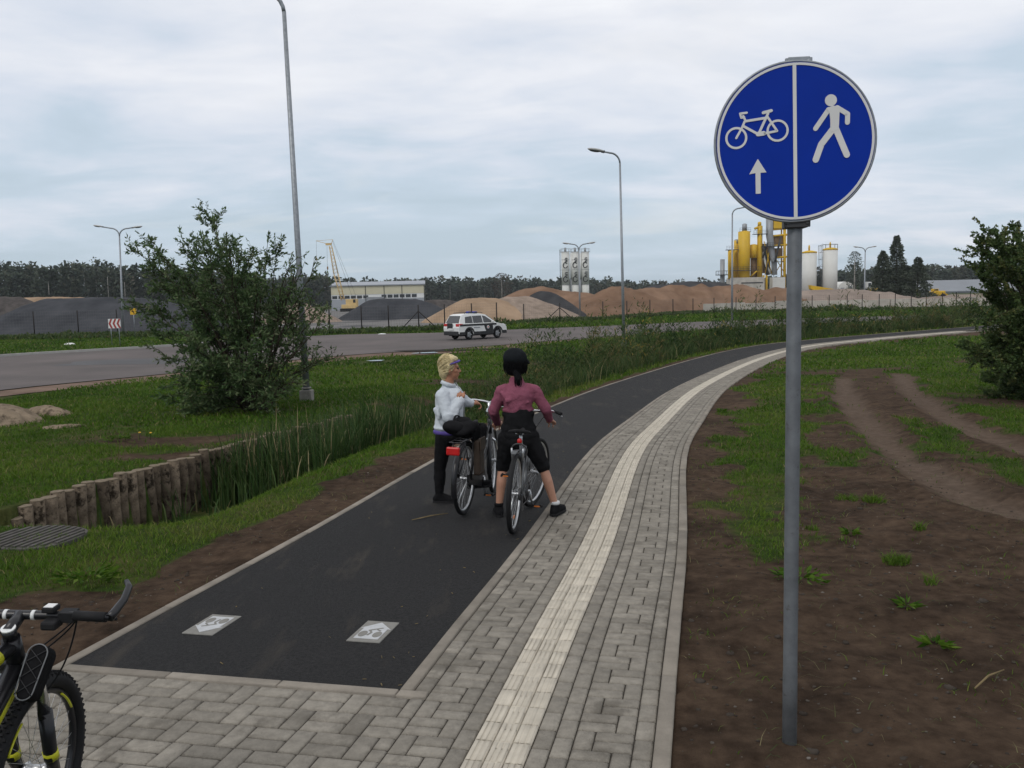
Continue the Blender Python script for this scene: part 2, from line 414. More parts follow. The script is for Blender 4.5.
STL = float(s_o([-5.1], [8.0])[0][0])
def surf(x, y, detail=True):
    """ground height, soil amount (0 grass .. 1 bare), track amount, s, o"""
    shp = np.shape(x); x = np.asarray(x, float).ravel(); y = np.asarray(y, float).ravel()
    z = base(y).copy(); S = np.zeros(len(x)); O = np.full(len(x), 99.)
    near = (y < 70) & (x > -16) & (x < 50); idx = np.where(near)[0]
    S[idx], O[idx] = s_o(x[idx], y[idx])
    n1 = vnoise(x, y, .9, 1); n2 = vnoise(x, y, .22, 2); n3 = vnoise(x, y, 3.5, 3)
    soil = np.zeros(len(x)); track = np.zeros(len(x))
    # left strip of bare soil beside the kerb
    wl = np.where(S < S0+1.2, 1.1, .62)*(1-.6*sstep(S0+6, S0+14, S))+(n1-.5)*.7*(1-.5*sstep(S0+6, S0+14, S))
    lf = (O < OL) & (O > -30)
    soil = np.where(lf, sstep(.14, -.14, (OL-.06-O)-wl), soil)
    # thin patches of dead thatch on the lawn
    lawn = (O < OW-.1) | (O > 90) & (x < 0)
    th = sstep(.56, .7, vnoise(x*.6, y, 1.9, 5))*.85
    soil = np.where(lawn & (y < 40), np.maximum(soil, th*(.35+.65*sstep(4.5, 1.2, OW-O))), soil)
    # right side: bare soil with grass patches
    rt_ = (O > ORK-.2) & (O < 90)
    g = np.maximum.reduce([inpoly(GRASS_R, x, y), inpoly(GRASS_M, x, y), inpoly(GRASS_N, x, y)-.34])
    wob = (vnoise(x, y, .5, 6)-.5)*1.1+(n2-.5)*.35
    wob = wob*np.clip(y/9., .45, 2.2)
    sr = sstep(.34, -.40, g+wob+.06)
    sr = np.maximum(sr, .75*sstep(.5, .75, n3)*(y < 32))
    soil = np.where(rt_, sr, soil)
    dt = np.minimum(dline(TR[0], x, y), dline(TR[1], x, y))
    tw = .25+(n1-.5)*.3
    tk = sstep(tw+.16, tw-.16, dt)*rt_*(1-.85*sstep(25, 31, y)); track = tk
    soil = np.maximum(soil, tk)
    # ditch between verge and log wall
    end = np.clip(1-.6*sstep(18, 26, y), 0, 1); st = sstep(STL-.05, STL+1.3, S)
    bank = sstep(-3.1, -4.35, O)*(O > OW+.02)
    dip = .76*bank*st*end*(O > -30)
    far_d = .35*sstep(-2.9, -3.8, O)*sstep(-6.6, -5.2, O)*sstep(16, 22, y)*(O > -30)
    z = z-np.maximum(dip, far_d)
    if detail:
        off = np.clip((np.abs(O-(OL+ORK)/2)-(ORK-OL)/2-.02)/.25, 0, 1)
        fade = sstep(30, 17, y)
        z = z+off*fade*((n1-.5)*.07*(.4+.6*soil)+(n2-.5)*.03+((vnoise(x, y, .2, 8, 3)-.5)*.05+(vnoise(x, y, .5, 18, 2)-.5)*.05)*sstep(18, 9, y)*soil)
        z = z-.05*tk*fade+.035*sstep(.62, .45, dt)*sstep(.25, .4, dt)*rt_*fade
    inside = (O > OL+.02) & (O < ORK-.05) & (S > -1)
    under = inside | ((O < OL+.1) & (O > OL-.8) & False)
    z = np.where(inside, base(y)-.07, z-.015)
    return z.reshape(shp), soil.reshape(shp), track.reshape(shp), S.reshape(shp), O.reshape(shp)
# forecourt of paving in front of the asphalt: its region in (s, o)
FC0, FC1 = 0.2, S0
FCL = -2.02
def zg(x, y):
    return float(surf(np.array([x]), np.array([y]))[0][0])

# ---------------------------------------------------------------- ground sheet
def axis(lo, hi, step, g, far):
    a = list(np.arange(lo, hi, step)); s = step; v = a[-1]
    while v < far: s *= g; v += s; a.append(v)
    return a
xr = axis(0, 7.5, .09, 1.055, 2600); xs = np.array([-q for q in xr[:0:-1]]+xr)
yr = axis(1.5, 19, .09, 1.035, 3200); ys = np.array([-60, -20, -6, -2, 0, .8]+yr)
gx, gy = np.meshgrid(xs, ys); gz, gs, gt, gS, gO = surf(gx, gy)
fc = (gS > FC0-.3) & (gS < S0+.2) & (gO > FCL+.03) & (gO < OR)
gz = np.where(fc, base(gy)-.08, gz)
nx_, ny_ = len(xs), len(ys)
ii = (np.arange(ny_-1)[:, None]*nx_+np.arange(nx_-1)[None, :]).ravel()
quads = np.stack([ii, ii+1, ii+nx_+1, ii+nx_], 1)
def ground_mat():
    m = bpy.data.materials.new('ground_soil_and_turf'); m.use_nodes = True; nt = m.node_tree; N = nt.nodes; L = nt.links
    b = N['Principled BSDF']; b.inputs['Roughness'].default_value = .95; b.inputs['Specular IOR Level'].default_value = .03
    tc = N.new('ShaderNodeTexCoord')
    def noise(sc, det=6, ro=.6):
        n = N.new('ShaderNodeTexNoise'); n.inputs['Scale'].default_value = sc; n.inputs['Detail'].default_value = det; n.inputs['Roughness'].default_value = ro
        L.new(tc.outputs['Object'], n.inputs['Vector']); return n.outputs[0]
    def ramp(f, *st):
        r = N.new('ShaderNodeValToRGB'); e = r.color_ramp.elements
        e[0].position, e[0].color = st[0][0], st[0][1]+(1,); e[1].position, e[1].color = st[-1][0], st[-1][1]+(1,)
        for p, c in st[1:-1]: q = e.new(p); q.color = c+(1,)
        L.new(f, r.inputs[0]); return r.outputs[0]
    def mix(f, a, c):
        x = N.new('ShaderNodeMixRGB'); L.new(f, x.inputs[0]); L.new(a, x.inputs[1]); L.new(c, x.inputs[2]); return x.outputs[0]
    def attr(n): a = N.new('ShaderNodeAttribute'); a.attribute_name = n; return a.outputs['Fac']
    nf = noise(9); nm = noise(1.3, 8, .65); nl = noise(.25, 5)
    turf = mix(ramp(nm, (.40, (0, 0, 0)), (.62, (1, 1, 1))), ramp(nf, (.3, (.018, .034, .008)), (.7, (.045, .072, .016))), ramp(nf, (.3, (.045, .05, .018)), (.7, (.085, .085, .03))))
    soil = mix(ramp(nm, (.36, (0, 0, 0)), (.68, (1, 1, 1))), ramp(nf, (.28, (.020, .0138, .010)), (.72, (.064, .044, .031))), ramp(nf, (.28, (.052, .034, .023)), (.72, (.115, .079, .054))))
    trk = ramp(nf, (.25, (.072, .052, .039)), (.75, (.135, .100, .076)))
    soil = mix(attr('track'), soil, trk)
    # break the edge between turf and soil
    ad = N.new('ShaderNodeMath'); ad.operation = 'ADD'; L.new(attr('soil'), ad.inputs[0])
    sb = N.new('ShaderNodeMath'); sb.operation = 'MULTIPLY_ADD'; L.new(noise(7, 6, .7), sb.inputs[0]); sb.inputs[1].default_value = .9; sb.inputs[2].default_value = -.45
    L.new(sb.outputs[0], ad.inputs[1])
    f = ramp(ad.outputs[0], (.38, (0, 0, 0)), (.62, (1, 1, 1)))
    L.new(mix(f, turf, soil), b.inputs['Base Color'])
    n3 = noise(26, 10, .75); bp = N.new('ShaderNodeBump'); bp.inputs['Strength'].default_value = .8; bp.inputs['Distance'].default_value = .035
    L.new(n3, bp.inputs['Height']); L.new(bp.outputs[0], b.inputs['Normal'])
    return m
ground = arr_mesh('ground', np.c_[gx.ravel(), gy.ravel(), gz.ravel()], quads, np.full(len(quads), 4), ground_mat(), None, True, {'soil': gs.ravel(), 'track': gt.ravel()})
tag(ground, kind='structure')

def ribbon(name, s0, s1, o0, o1, dz, mt, ds=.2, no=4, thick=0):
    n = max(2, int((s1-s0)/ds)); s = np.linspace(s0, s1, n); V = []; fs = []
    for a in np.linspace(o0, o1, no):
        x, y = curve(s, np.full(n, a)); V.append(np.c_[x, y, base(y)+dz])
    V = np.concatenate(V)
    for j in range(no-1):
        k = np.arange(n-1); fs.append(np.stack([j*n+k, (j+1)*n+k, (j+1)*n+k+1, j*n+k+1], 1))
    fs = np.concatenate(fs)
    o = arr_mesh(name, V, fs, np.full(len(fs), 4), mt, None, True); return tag(o, kind='structure')
SEND = SL[-1]-1
ribbon('bike_path', S0, SEND, OL, 0, .0, M['asphalt'])
ribbon('joint_sand', FC0, SEND, -.01, OR+.02, -.011, M['joint'])
ribbon('joint_sand_forecourt', FC0, S0-.07, FCL-.02, .01, -.0115, M['joint'])

def blocks(name, rects, mt, gap=.004, top=.0, ch=.006, h=.05, kind='structure'):
    """many paving blocks as one sheet: rects = (s0,s1,o0,o1)"""
    r = np.array(rects, float); n = len(r); jit = (RNG.random((n, 1))-.5)*.003
    gs = gap*(1.9 if 'pave' in name else 1)
    s0, s1, o0, o1 = r[:, 0]+gs/2, r[:, 1]-gs/2, r[:, 2]+gap/2, r[:, 3]-gap/2
    V = np.zeros((n, 12, 3))
    for k, (zz, c) in enumerate(((-h, 0), (-ch, 0), (0, ch))):
        for q, (a, b) in enumerate(((s0+c, o0+c), (s0+c, o1-c), (s1-c, o1-c), (s1-c, o0+c))):
            x, y = curve(a, b); V[:, k*4+q, 0] = x; V[:, k*4+q, 1] = y; V[:, k*4+q, 2] = base(y)+top+zz+jit[:, 0]
    f = [(8, 9, 10, 11)]
    for l in (0, 4):
        for q in range(4): f.append((l+q, l+(q+1) % 4, l+4+(q+1) % 4, l+4+q))
    f = np.array(f); FA = (np.arange(n)[:, None, None]*12+f[None]).reshape(-1, 4)
    t = RNG.random(n); fa = np.repeat(t, 9)
    o = arr_mesh(name, V.reshape(-1, 3), FA, np.full(len(FA), 4), mt, None, False, None, {'tint': fa})
    return tag(o, kind=kind) if kind else o
# kerbs: left of the asphalt, between asphalt and paving, outer right, head of the asphalt
def kerb_row(s0, s1, o0, o1, L=1.0): return [(a, min(a+L, s1), o0, o1) for a in np.arange(s0, s1-.05, L)]
blocks('kerb', kerb_row(S0-.06, SEND, OL-.07, OL)+kerb_row(S0, SEND, 0, .07)+[(S0-.07, S0, o, o+.64) for o in (OL, OL+.64, OL+1.28)]+[(S0-.07, S0, 0, .07+UN)], M['kerb'], .006, .007, .005, .12)
blocks('edge_kerb', kerb_row(FC0, SEND, OR, ORK), M['kerb'], .007, .012, .006, .12)
def soldier(c, s0, s1, off): return [(a, a+2*UN, c, c+UN) for a in np.arange(s0-off, s1, 2*UN)]
def pattern(c, s0, s1, sd):
    out = []; rows = np.arange(s0, s1, 2*UN)
    for i, a in enumerate(rows):
        v = ((i+sd) % 2)*2
        out.append((a, a+2*UN, c+v*UN, c+(v+1)*UN)); h0 = c+(UN if v == 0 else 0)
        out += [(a, a+UN, h0, h0+2*UN), (a+UN, a+2*UN, h0, h0+2*UN)]
    return out
o = .07; P = []
SB = min(SEND, S0+58)
P += soldier(o, S0, SB, 0)+pattern(o+UN, FC0, SB, 0)+soldier(o+4*UN, FC0, SB, UN)
P += soldier(o+8*UN, FC0, SB, .3*UN)+soldier(o+9*UN, FC0, SB, UN)+pattern(o+10*UN, FC0, SB, 1)+soldier(o+13*UN, FC0, SB, .5*UN)
# forecourt: pairs of flat blocks beside single upright ones, stepping diagonally
U = .1
for i, a in enumerate(np.arange(S0-.07-2*U, FC0, -2*U)):
    sh = (i*U) % (3*U); c = FCL-3*U+sh
    while c < .07+UN:
        for (q0, q1, p0, p1) in ((a, a+2*U, c, c+U), (a, a+U, c+U, c+3*U), (a+U, a+2*U, c+U, c+3*U)):
            lim = .07+UN if a+2*U <= S0-.01 else 0
            p0c, p1c = max(p0, FCL), min(p1, .07+UN)
            if p1c-p0c > .03: P.append((q0, q1, p0c, p1c))
        c += 3*U
blocks('pavement', P, M['paver'], .006, .0, .008)
tt = []
for k in range(3): tt += soldier(o+(5+k)*UN, FC0, SB, (k % 2)*UN*.7)
blocks('tactile_strip', tt, M['tactile'], .004, .001)
# raised ribs on the guiding strip
rb = []
for k in range(3):
    for j in range(3): c = o+(5+k)*UN+UN*(.2+.3*j); rb += [(a, a+2*UN-.01, c-.009, c+.009) for a in np.arange(FC0, S0+12, 2*UN)]
blocks('tactile_ribs', rb, M['tactile'], .0, .004, .002, .004)

# ---------------------------------------------------------------- road and yard
def sheet(name, far_px, near_px, dz, mt, n=60):
    A = catmull([np.array(p) for p in far_px], 12); B = catmull([np.array(p) for p in near_px], 12)
    def rs(Q): d = np.r_[0, np.cumsum(np.linalg.norm(np.diff(Q, axis=0), axis=1))]; t = np.linspace(0, d[-1], n); return np.c_[np.interp(t, d, Q[:, 0]), np.interp(t, d, Q[:, 1])]
    A = rs(A); B = rs(B); V = []; k_ = 6
    for j in range(k_): q = A*(1-j/(k_-1))+B*(j/(k_-1)); V.append(np.c_[q, base(q[:, 1])+dz])
    V = np.concatenate(V); fs = []
    for j in range(k_-1):
        k = np.arange(n-1); fs.append(np.stack([j*n+k, (j+1)*n+k, (j+1)*n+k+1, j*n+k+1], 1))
    fs = np.concatenate(fs); o = arr_mesh(name, V, fs, np.full(len(fs), 4), mt, None, True); return tag(o, kind='structure')
g2 = lambda *pp: [tuple(G(*p)[:2]) for p in pp]
RFAR = g2((-260, 385), (-120, 369), (0, 357.5), (170, 347), (260, 339.5), (340, 335), (440, 333), (520, 329.5), (600, 326.5), (690, 322.5), (850, 317.5), (960, 315), (1080, 312.5))
RNEAR = g2((-260, 440), (-120, 412), (0, 391), (160, 375), (330, 357), (440, 350), (500, 345.5), (560, 340.5), (622, 336), (700, 329.5), (850, 322), (960, 319), (1080, 316))
sheet('road', RFAR, RNEAR, .03, M['road'])
SHN = [(x+(1.3 if i < 7 else .3), y-(2.6 if i < 7 else .9)) for i, (x, y) in enumerate(RNEAR)]
M['shoulder'] = mat('road_shoulder', (.15, .105, .08), .95, 0, .3, .8, .3, 30)
sheet('road_shoulder', RNEAR, SHN, .004, M['shoulder'])
# kerb stones of the far roadside
k = MB(); Q = catmull([np.array(p) for p in RFAR[1:5]], 10)
for a, b in zip(Q[:-1], Q[1:]):
    d = (b-a)/np.linalg.norm(b-a); c = (a+b)/2+np.array([-d[1], d[0]])*.09; L_ = np.linalg.norm(b-a)
    k.box((c[0], c[1], float(base(c[1]))+.06), (L_, .16, .22), 0, rot=(0, 0, math.atan2(d[1], d[0])))
M['farkerb'] = mat('road_kerb', (.36, .35, .33), .9, 0, .1, 3)
tag(k.build('road_kerb', M['farkerb'], bevel=.01), kind='structure')
YN = g2((-260, 343), (-60, 340), (35, 338.2), (155, 335.5), (330, 333), (472, 328))
YF = [(-400, 240), (-200, 260), (-90, 260), (-40, 260), (20, 260), (80, 260)]
M['yard'] = mat('yard_gravel', (.15, .145, .14), .95, 0, .25, .12, .2, 5, wear=((.075, .075, .078), .09, .52))
sheet('gravel_yard', YF, YN, .02, M['yard'])
YN2 = g2((472, 328), (524, 322.6), (603, 319.5), (693, 313), (812, 311.5), (970, 309), (1200, 305))
YF2 = [(80, 260), (110, 260), (140, 260), (180, 260), (220, 260), (260, 250), (320, 250)]
M['yardsand'] = mat('yard_sand', (.17, .13, .10), .95, 0, .25, .12, .2, 5)
sheet('sand_yard', YF2, YN2, .02, M['yardsand'])
# puddles on the lawn and at the road edge
M['water'] = mat('puddle_water', (.05, .05, .045), .04, 0, .1, 3, spec=.9)
M['wet'] = mat('wet_soil', (.03, .026, .022), .95, 0, .2, 3)
def puddle(name, px, rx, ry, mt, dz=.02, seed=0):
    c = G(*px); mb = MB(); n = 28; vs = []; rr = random.Random(seed)
    ph = [rr.uniform(0, 6.28) for _ in range(4)]
    for k in range(n):
        a = 2*PI*k/n; q = 1+.22*math.sin(2*a+ph[0])+.16*math.sin(3*a+ph[1])+.1*math.sin(5*a+ph[2])
        x, y = c.x+rx*q*math.cos(a)+.35*ry*math.sin(a), c.y+ry*q*math.sin(a); vs.append((x, y, float(base(y))+dz))
    mb.add(vs, [tuple(range(n))]); return tag(mb.build(name, mt), kind='structure')
PUD = [(428, 353.5, 1.0, 1.3), (376, 361.5, .75, .75)]
puddle('puddle', (426, 353.5), .5, .5, M['water'], .045, 3)
puddle('puddle', (376, 361.5), .4, .3, M['water'], .05, 5)
puddle('wet_patch', (455, 350.5), 2.6, 1.0, M['wet'], .036, 8)
puddle('road_patch', (150, 362), 4.4, 2.2, M['roaddark'], .036, 9)
# ---------------------------------------------------------------- stockpiles in the yard
def zpx(px, py, Y): return at(px, py, Y).z
def pile(name, label, peaks, mt, slope=.62, r0=1.2, seed=0, cell=.45, rough=.5, ext=0):
    P = [at(*p) for p in peaks]; hs = [p.z+1.0 for p in P]; mxr = max(hs)/slope+1.5
    cx = sum(p.x for p in P)/len(P); cy = sum(p.y for p in P)/len(P)
    x0, x1 = min(p.x for p in P)-mxr, max(p.x for p in P)+mxr; y0, y1 = min(p.y for p in P)-mxr, max(p.y for p in P)+mxr
    xs = np.arange(x0, x1+cell, cell); ys = np.arange(y0, y1+cell, cell); X, Y = np.meshgrid(xs, ys); Z = np.full(X.shape, -50.)
    for i in range(len(P)):
        a = P[i]; b = P[min(i+1, len(P)-1)]; dx, dy = b.x-a.x, b.y-a.y; l2 = dx*dx+dy*dy
        t = np.clip(((X-a.x)*dx+(Y-a.y)*dy)/l2, 0, 1) if l2 > 1e-6 else np.zeros(X.shape)
        d = np.hypot(X-a.x-t*dx, Y-a.y-t*dy); h = hs[i]+(hs[min(i+1, len(P)-1)]-hs[i])*t
        Z = np.maximum(Z, h-slope*(np.sqrt(d*d+r0*r0)-r0))
    Z = Z+(vnoise(X, Y, 3.2, seed+11)-.5)*rough+(vnoise(X, Y, .9, seed+12, 2)-.5)*rough*.3+(vnoise(X*1.0, Y, .5, seed+15, 2)-.5)*.12
    Z = np.maximum(Z, -.5); nx, ny = len(xs), len(ys)
    ii = (np.arange(ny-1)[:, None]*nx+np.arange(nx-1)[None, :]).ravel(); q = np.stack([ii, ii+1, ii+nx+1, ii+nx], 1)
    keep = (Z.ravel()[q] > -.45).any(1); q = q[keep]; us, inv = np.unique(q, return_inverse=True)
    V = np.c_[X.ravel()-cx, Y.ravel()-cy, Z.ravel()][us]
    o = arr_mesh(name, V, inv.reshape(q.shape), np.full(len(q), 4), mt, None, True); o.location = (cx, cy, float(base(cy)))
    return tag(o, label, 'stockpile', 'stockpiles of sand and gravel in the yard')
def pm(n, a, b, sc=.35, **k): return mat(n, a, .95, 0, .16, sc, .6, 6, c2=b, **k)
M['p_dark'] = pm('pile_slate', (.035, .038, .044), (.052, .054, .06)); M['p_rubble'] = pm('pile_rubble', (.05, .046, .045), (.085, .075, .07), 1.2)
M['p_sand'] = pm('pile_sand', (.25, .175, .115), (.30, .215, .145)); M['p_grit'] = pm('pile_grit', (.21, .165, .13), (.26, .205, .165), 1)
M['p_brown'] = pm('pile_brown', (.150, .090, .058), (.20, .128, .086)); M['p_pink'] = pm('pile_pink', (.20, .163, .138), (.245, .20, .17))
M['p_slag'] = pm('pile_slag', (.032, .033, .036), (.05, .05, .052))
pile('gravel_pile', 'long slate grey gravel heap behind the chevron sign', [(55, 298.5, 98), (92, 297, 97), (140, 298, 96), (175, 303, 95)], M['p_dark'], .5, 2.5, 1, rough=.3)
pile('rubble_pile', 'rough brown rubble heap at the left edge of the yard', [(-70, 300, 101), (-15, 298, 103), (28, 298.5, 104)], M['p_rubble'], .6, 1, 2, rough=1.2)
pile('sand_pile', 'pale sand ridge showing just behind the brown rubble heap', [(-30, 297, 130), (35, 297.5, 130), (130, 298.5, 128)], M['p_sand'], .5, 2, 3)
pile('sand_pile', 'small pale sand heap half hidden behind the left bush', [(290, 305, 112), (300, 303, 112)], M['p_grit'], .55, 1, 4)
pile('gravel_pile', 'dark grey gravel heap in front of the cream warehouse', [(376, 299.5, 120), (392, 298.5, 121), (414, 299, 121), (424, 302, 121)], M['p_dark'], .60, 1.2, 5, rough=.25)
pile('gravel_pile', 'lower grey gravel heap between the dark heap and the sand heap', [(428, 301, 137), (447, 300.5, 138), (462, 302, 138)], M['p_rubble'], .55, 1, 6, rough=1.0)
pile('sand_pile', 'smooth tan sand heap straight behind the white car', [(470, 298.5, 99), (482, 297.5, 100), (492, 298, 101)], M['p_sand'], .60, 1.6, 7, rough=.15)
pile('grit_pile', 'greyish beige grit heap touching the tan sand heap on its right', [(508, 297, 103), (524, 296, 104), (538, 301, 103)], M['p_grit'], .52, 1.6, 8, rough=.3)
pile('slag_pile', 'black slag heap lying between two sand heaps', [(541, 290.5, 112), (549, 292, 111), (556, 297, 109)], M['p_slag'], .72, .8, 9, rough=.2)
pile('earth_pile', 'brown earth heap under the white silos', [(528, 288.5, 128), (540, 286.5, 128), (566, 291, 127), (582, 293, 126)], M['p_brown'], .5, 1.5, 10)
pile('earth_pile', 'very long brown earth heap below the yellow plant', [(601, 290.5, 113), (618, 289, 116), (650, 289.5, 118), (680, 287.5, 121), (712, 286.5, 122), (748, 286.5, 123), (784, 287.5, 124)], M['p_brown'], .60, 1.0, 11, rough=1.5)
pile('gravel_pile', 'pinkish gravel heap in front of the two pale tanks', [(806, 291, 124), (832, 289.5, 124), (862, 290, 123), (885, 293.5, 122), (905, 297, 120)], M['p_pink'], .45, 1.5, 12, rough=.7)
pile('gravel_pile', 'low pinkish gravel heap in front of the long grey hall', [(930, 296.5, 118), (950, 294.5, 118), (985, 293.5, 118)], M['p_pink'], .42, 1.5, 13, rough=.5)
pile('gravel_pile', 'dark low gravel heap far off, left of the yellow plant', [(662, 284.5, 205), (690, 281.5, 205), (716, 282.5, 205)], M['p_slag'], .35, 3, 14, .9)

# ---------------------------------------------------------------- warehouse
def warehouse():
    Y = 226.; a = at(331, 300, Y); L = 24.6; D = 27.; rz = R(5.5)
    w = thing('warehouse', 'long cream and grey industrial hall behind the dark gravel heap', 'warehouse', (a.x, a.y, float(base(Y))), rz)
    H = 6.35; s = 2.35
    MB().box((L/2, D/2, (s+.6)/2), (L, D, s+.6)).build('lower_wall', M['greyclad'], w)
    MB().box((L/2, D/2, 4.15+(H-4.15)/2), (L+.06, D+.06, H-4.15)).prism([(0-.03, H), (D+.03, H), (D/2, H+1.05)], -.03, L+.03, 0, Matrix(((0, 0, 1, 0), (1, 0, 0, 0), (0, 1, 0, 0), (0, 0, 0, 1)))).build('upper_wall', M['cream'], w)
    rf = MB()
    for sg in (0, 1):
        y0, y1 = (-.4, D/2) if sg == 0 else (D/2, D+.4); z0, z1 = (H-.02, H+1.1) if sg == 0 else (H+1.1, H-.02)
        rf.add([(-.3, y0, z0+.05), (L+.3, y0, z0+.05), (L+.3, y1, z1+.05), (-.3, y1, z1+.05), (-.3, y0, z0+.3), (L+.3, y0, z0+.3), (L+.3, y1, z1+.3), (-.3, y1, z1+.3)], [(3, 2, 1, 0), (4, 5, 6, 7), (0, 1, 5, 4), (1, 2, 6, 5), (2, 3, 7, 6), (3, 0, 4, 7)])
    rf.build('roof', M['roofgrey'], w)
    b = MB(); b.box((L/2, D/2, 3.55), (L-.1, D-.1, 1.25)); b.build('window_band', M['white'], w)
    for k in range(6): MB().box((.3+k*1.62+.7, -.02+.05, 3.5), (1.3, .12, .78)).build('window', M['glass'], w)
    for k in range(6): MB().box((13.9+k*1.6, -.02+.05, 3.55), (1.3, .12, .82)).build('window', M['glass'], w)
    for k in range(8): MB().box((L-.03, 1.5+k*2.2, 3.55), (.12, 1.5, .75)).build('window', M['glass'], w)
    for x in (0, 9.1, 14., 18.7, L): MB().box((x, -.05, H/2+.8), (.16, .12, H-1.6)).build('downpipe', M['plastic'], w)
    MB().box((11.6, -.06, 1.7), (4.6, .1, 3.4)).build('gate', M['plantgrey'], w)
warehouse()

# ---------------------------------------------------------------- crane
def crane():
    Y = 205.; b = at(350, 309, Y); zb = float(base(Y))
    c = thing('crane', 'yellow lattice boom crane with hanging hook lines before the warehouse', 'crane', (b.x, b.y, zb))
    P = lambda px, py, dy=0: at(px, py, Y+dy)-Vector((b.x, b.y, zb))
    MB().box(P(352, 302)+Vector((0, 0, -.3)), (2.6, 2.4, 2.0)).box(P(349.5, 306.5), (3.4, 2.6, 1.0)).build('cab', M['craney'], c, .06)
    MB().box(P(355.2, 301), (.6, 2.42, .8)).build('window', M['glass'], c)
    for s in (-1, 1): MB().box((0, s*1.3, .4), (4.2, .6, .8)).build('track', M['black'], c, .15)
    def lattice(mb, A, B, w0, w1, n, r):
        A = Vector(A); B = Vector(B); d = (B-A).normalized(); u = d.cross(Vector((0, 1, 0))).normalized(); v = Vector((0, 1, 0))
        q = lambda t, i: A+(B-A)*t+(u*((-1, 1, 1, -1)[i])+v*((-1, -1, 1, 1)[i]))*(w0+(w1-w0)*t)
        for i in range(4):
            mb.tube([q(0, i), q(1, i)], r, 4)
            for k in range(n): mb.tube([q(k/n, i), q((k+1)/n, (i+1) % 4)], r*.7, 3)
    mb = MB(); lattice(mb, P(343, 300), P(336, 274), .35, .5, 7, .06); lattice(mb, P(336, 274), P(330.5, 246), .5, .28, 8, .06); mb.build('boom', M['craney'], c)
    mb = MB(); mb.box(P(328.5, 244.2), (1.3, .6, .5)); mb.tube([P(331, 246), P(332.5, 239.5)], .07, 5); mb.tube([P(330, 244.5), P(316, 240.8)], .06, 5); mb.tube([P(316, 240.8), P(332.5, 239.5)], .035, 4); mb.build('jib', M['craney'], c)
    mb = MB()
    for a, e in (((332.5, 239.5), (356, 296)), ((332.5, 241), (352, 296)), ((316.3, 241), (316.6, 258)), ((327, 246), (327.6, 281))): mb.tube([P(*a), P(*e)], .025, 4)
    mb.build('cable', M['wire'], c)
    for q in ((316.6, 259), (327.6, 268)): MB().ell(P(*q), (.2, .2, .42)).build('hook_block', M['plantbrown'], c)
crane()

# ---------------------------------------------------------------- white silos
def text_mesh(txt, size, thick):
    cu = bpy.data.curves.new('lettering', 'FONT'); cu.body = txt; cu.size = size; cu.extrude = thick; cu.align_x = 'CENTER'; cu.align_y = 'CENTER'
    o = bpy.data.objects.new('lettering', cu); COL.objects.link(o); dg = bpy.context.evaluated_depsgraph_get()
    me = bpy.data.meshes.new_from_object(o.evaluated_get(dg)); bpy.data.objects.remove(o); me.materials.clear(); return me
def letters(parent, Rr):
    """rounded bowl with two hooks, read sideways up the silo"""
    for zc in (14.9, 9.5):
        m_ = MB(); Mx = Matrix.Translation((-.15, -Rr-.05, zc))@Matrix(((1, 0, 0, 0), (0, 0, -1, 0), (0, 1, 0, 0), (0, 0, 0, 1)))
        m_.tube([(math.cos(a)*.85, math.sin(a)*1.05-.9, 0) for a in np.linspace(R(60), R(345), 16)], .17, 6, M=Mx)
        m_.tube([(.75, -.3, 0), (-.2, .15, 0), (.05, .55, 0), (.8, .55, 0)], .16, 6, M=Mx)
        m_.tube([(.8, .95, 0), (-.2, 1.15, 0), (.05, 1.75, 0), (.85, 1.75, 0)], .16, 6, M=Mx)
        m_.build('lettering', M['black'], parent)
Ys = 330.; pxm = Ys/F
for i, (px, w_) in enumerate(((566, 8.0), (575.6, 7.4), (585.7, 7.7))):
    c = at(px, 296, Ys); zb = float(base(Ys)); H = at(px, 252.2, Ys).z-zb; rr = w_/2*pxm
    lab = ('white silo nearest the dark ladder, leftmost of three with black lettering', 'white silo standing between two others with black lettering', 'rightmost of three white silos with black lettering')[i]
    t = thing('silo', lab, 'silo', (c.x, c.y, zb), 0, 'white silos behind the earth heaps')
    MB().lathe([(rr, 6.6), (rr, H)], 20).build('shell', M['whiteclad'], t)
    MB().lathe([(rr*.93, 0), (rr*.93, 6.6)], 20).build('base', M['whiteclad'], t)
    for z in (6.6, 12.2, H-2.9): MB().ring((0, 0, z), (0, 0, 1), rr+.02, .07, 20, 4).build('band', M['plantgrey'], t)
    MB().lathe([(.45, H), (.45, H+1.7)], 10).build('filter', M['plantgrey'], t)
    mb = MB(); mb.ring((0, 0, H+1.3), (0, 0, 1), rr+.3, .045, 20, 4); mb.ring((0, 0, H+.1), (0, 0, 1), rr+.3, .09, 20, 4)
    for k in range(8): a = k*PI/4; mb.tube([((rr+.3)*math.cos(a), (rr+.3)*math.sin(a), H), ((rr+.3)*math.cos(a), (rr+.3)*math.sin(a), H+1.3)], .05, 4)
    mb.build('railing', M['plantgrey'], t)
    if i == 0:
        mb = MB()
        for s in (-.3, .3): mb.tube([(-rr-.5, s, 6.6), (-rr-.5, s, H+1)], .1, 4)
        for k in range(16): mb.tube([(-rr-.5, -.3, 7+k*.8), (-rr-.5, .3, 7+k*.8)], .04, 4)
        mb.build('ladder', M['darksteel'], t)
    if i < 2:
        MB().lathe([(.42, H-10), (.42, H-.4)], 10, M=Matrix.Translation((rr+.55, -.3, 0))).build('filling_pipe', M['white'], t)
        MB().lathe([(.4, 0), (.4, H-10)], 10, M=Matrix.Translation((rr+.55, .1, 0))).build('support', M['plantgrey'], t)
    letters(t, rr)

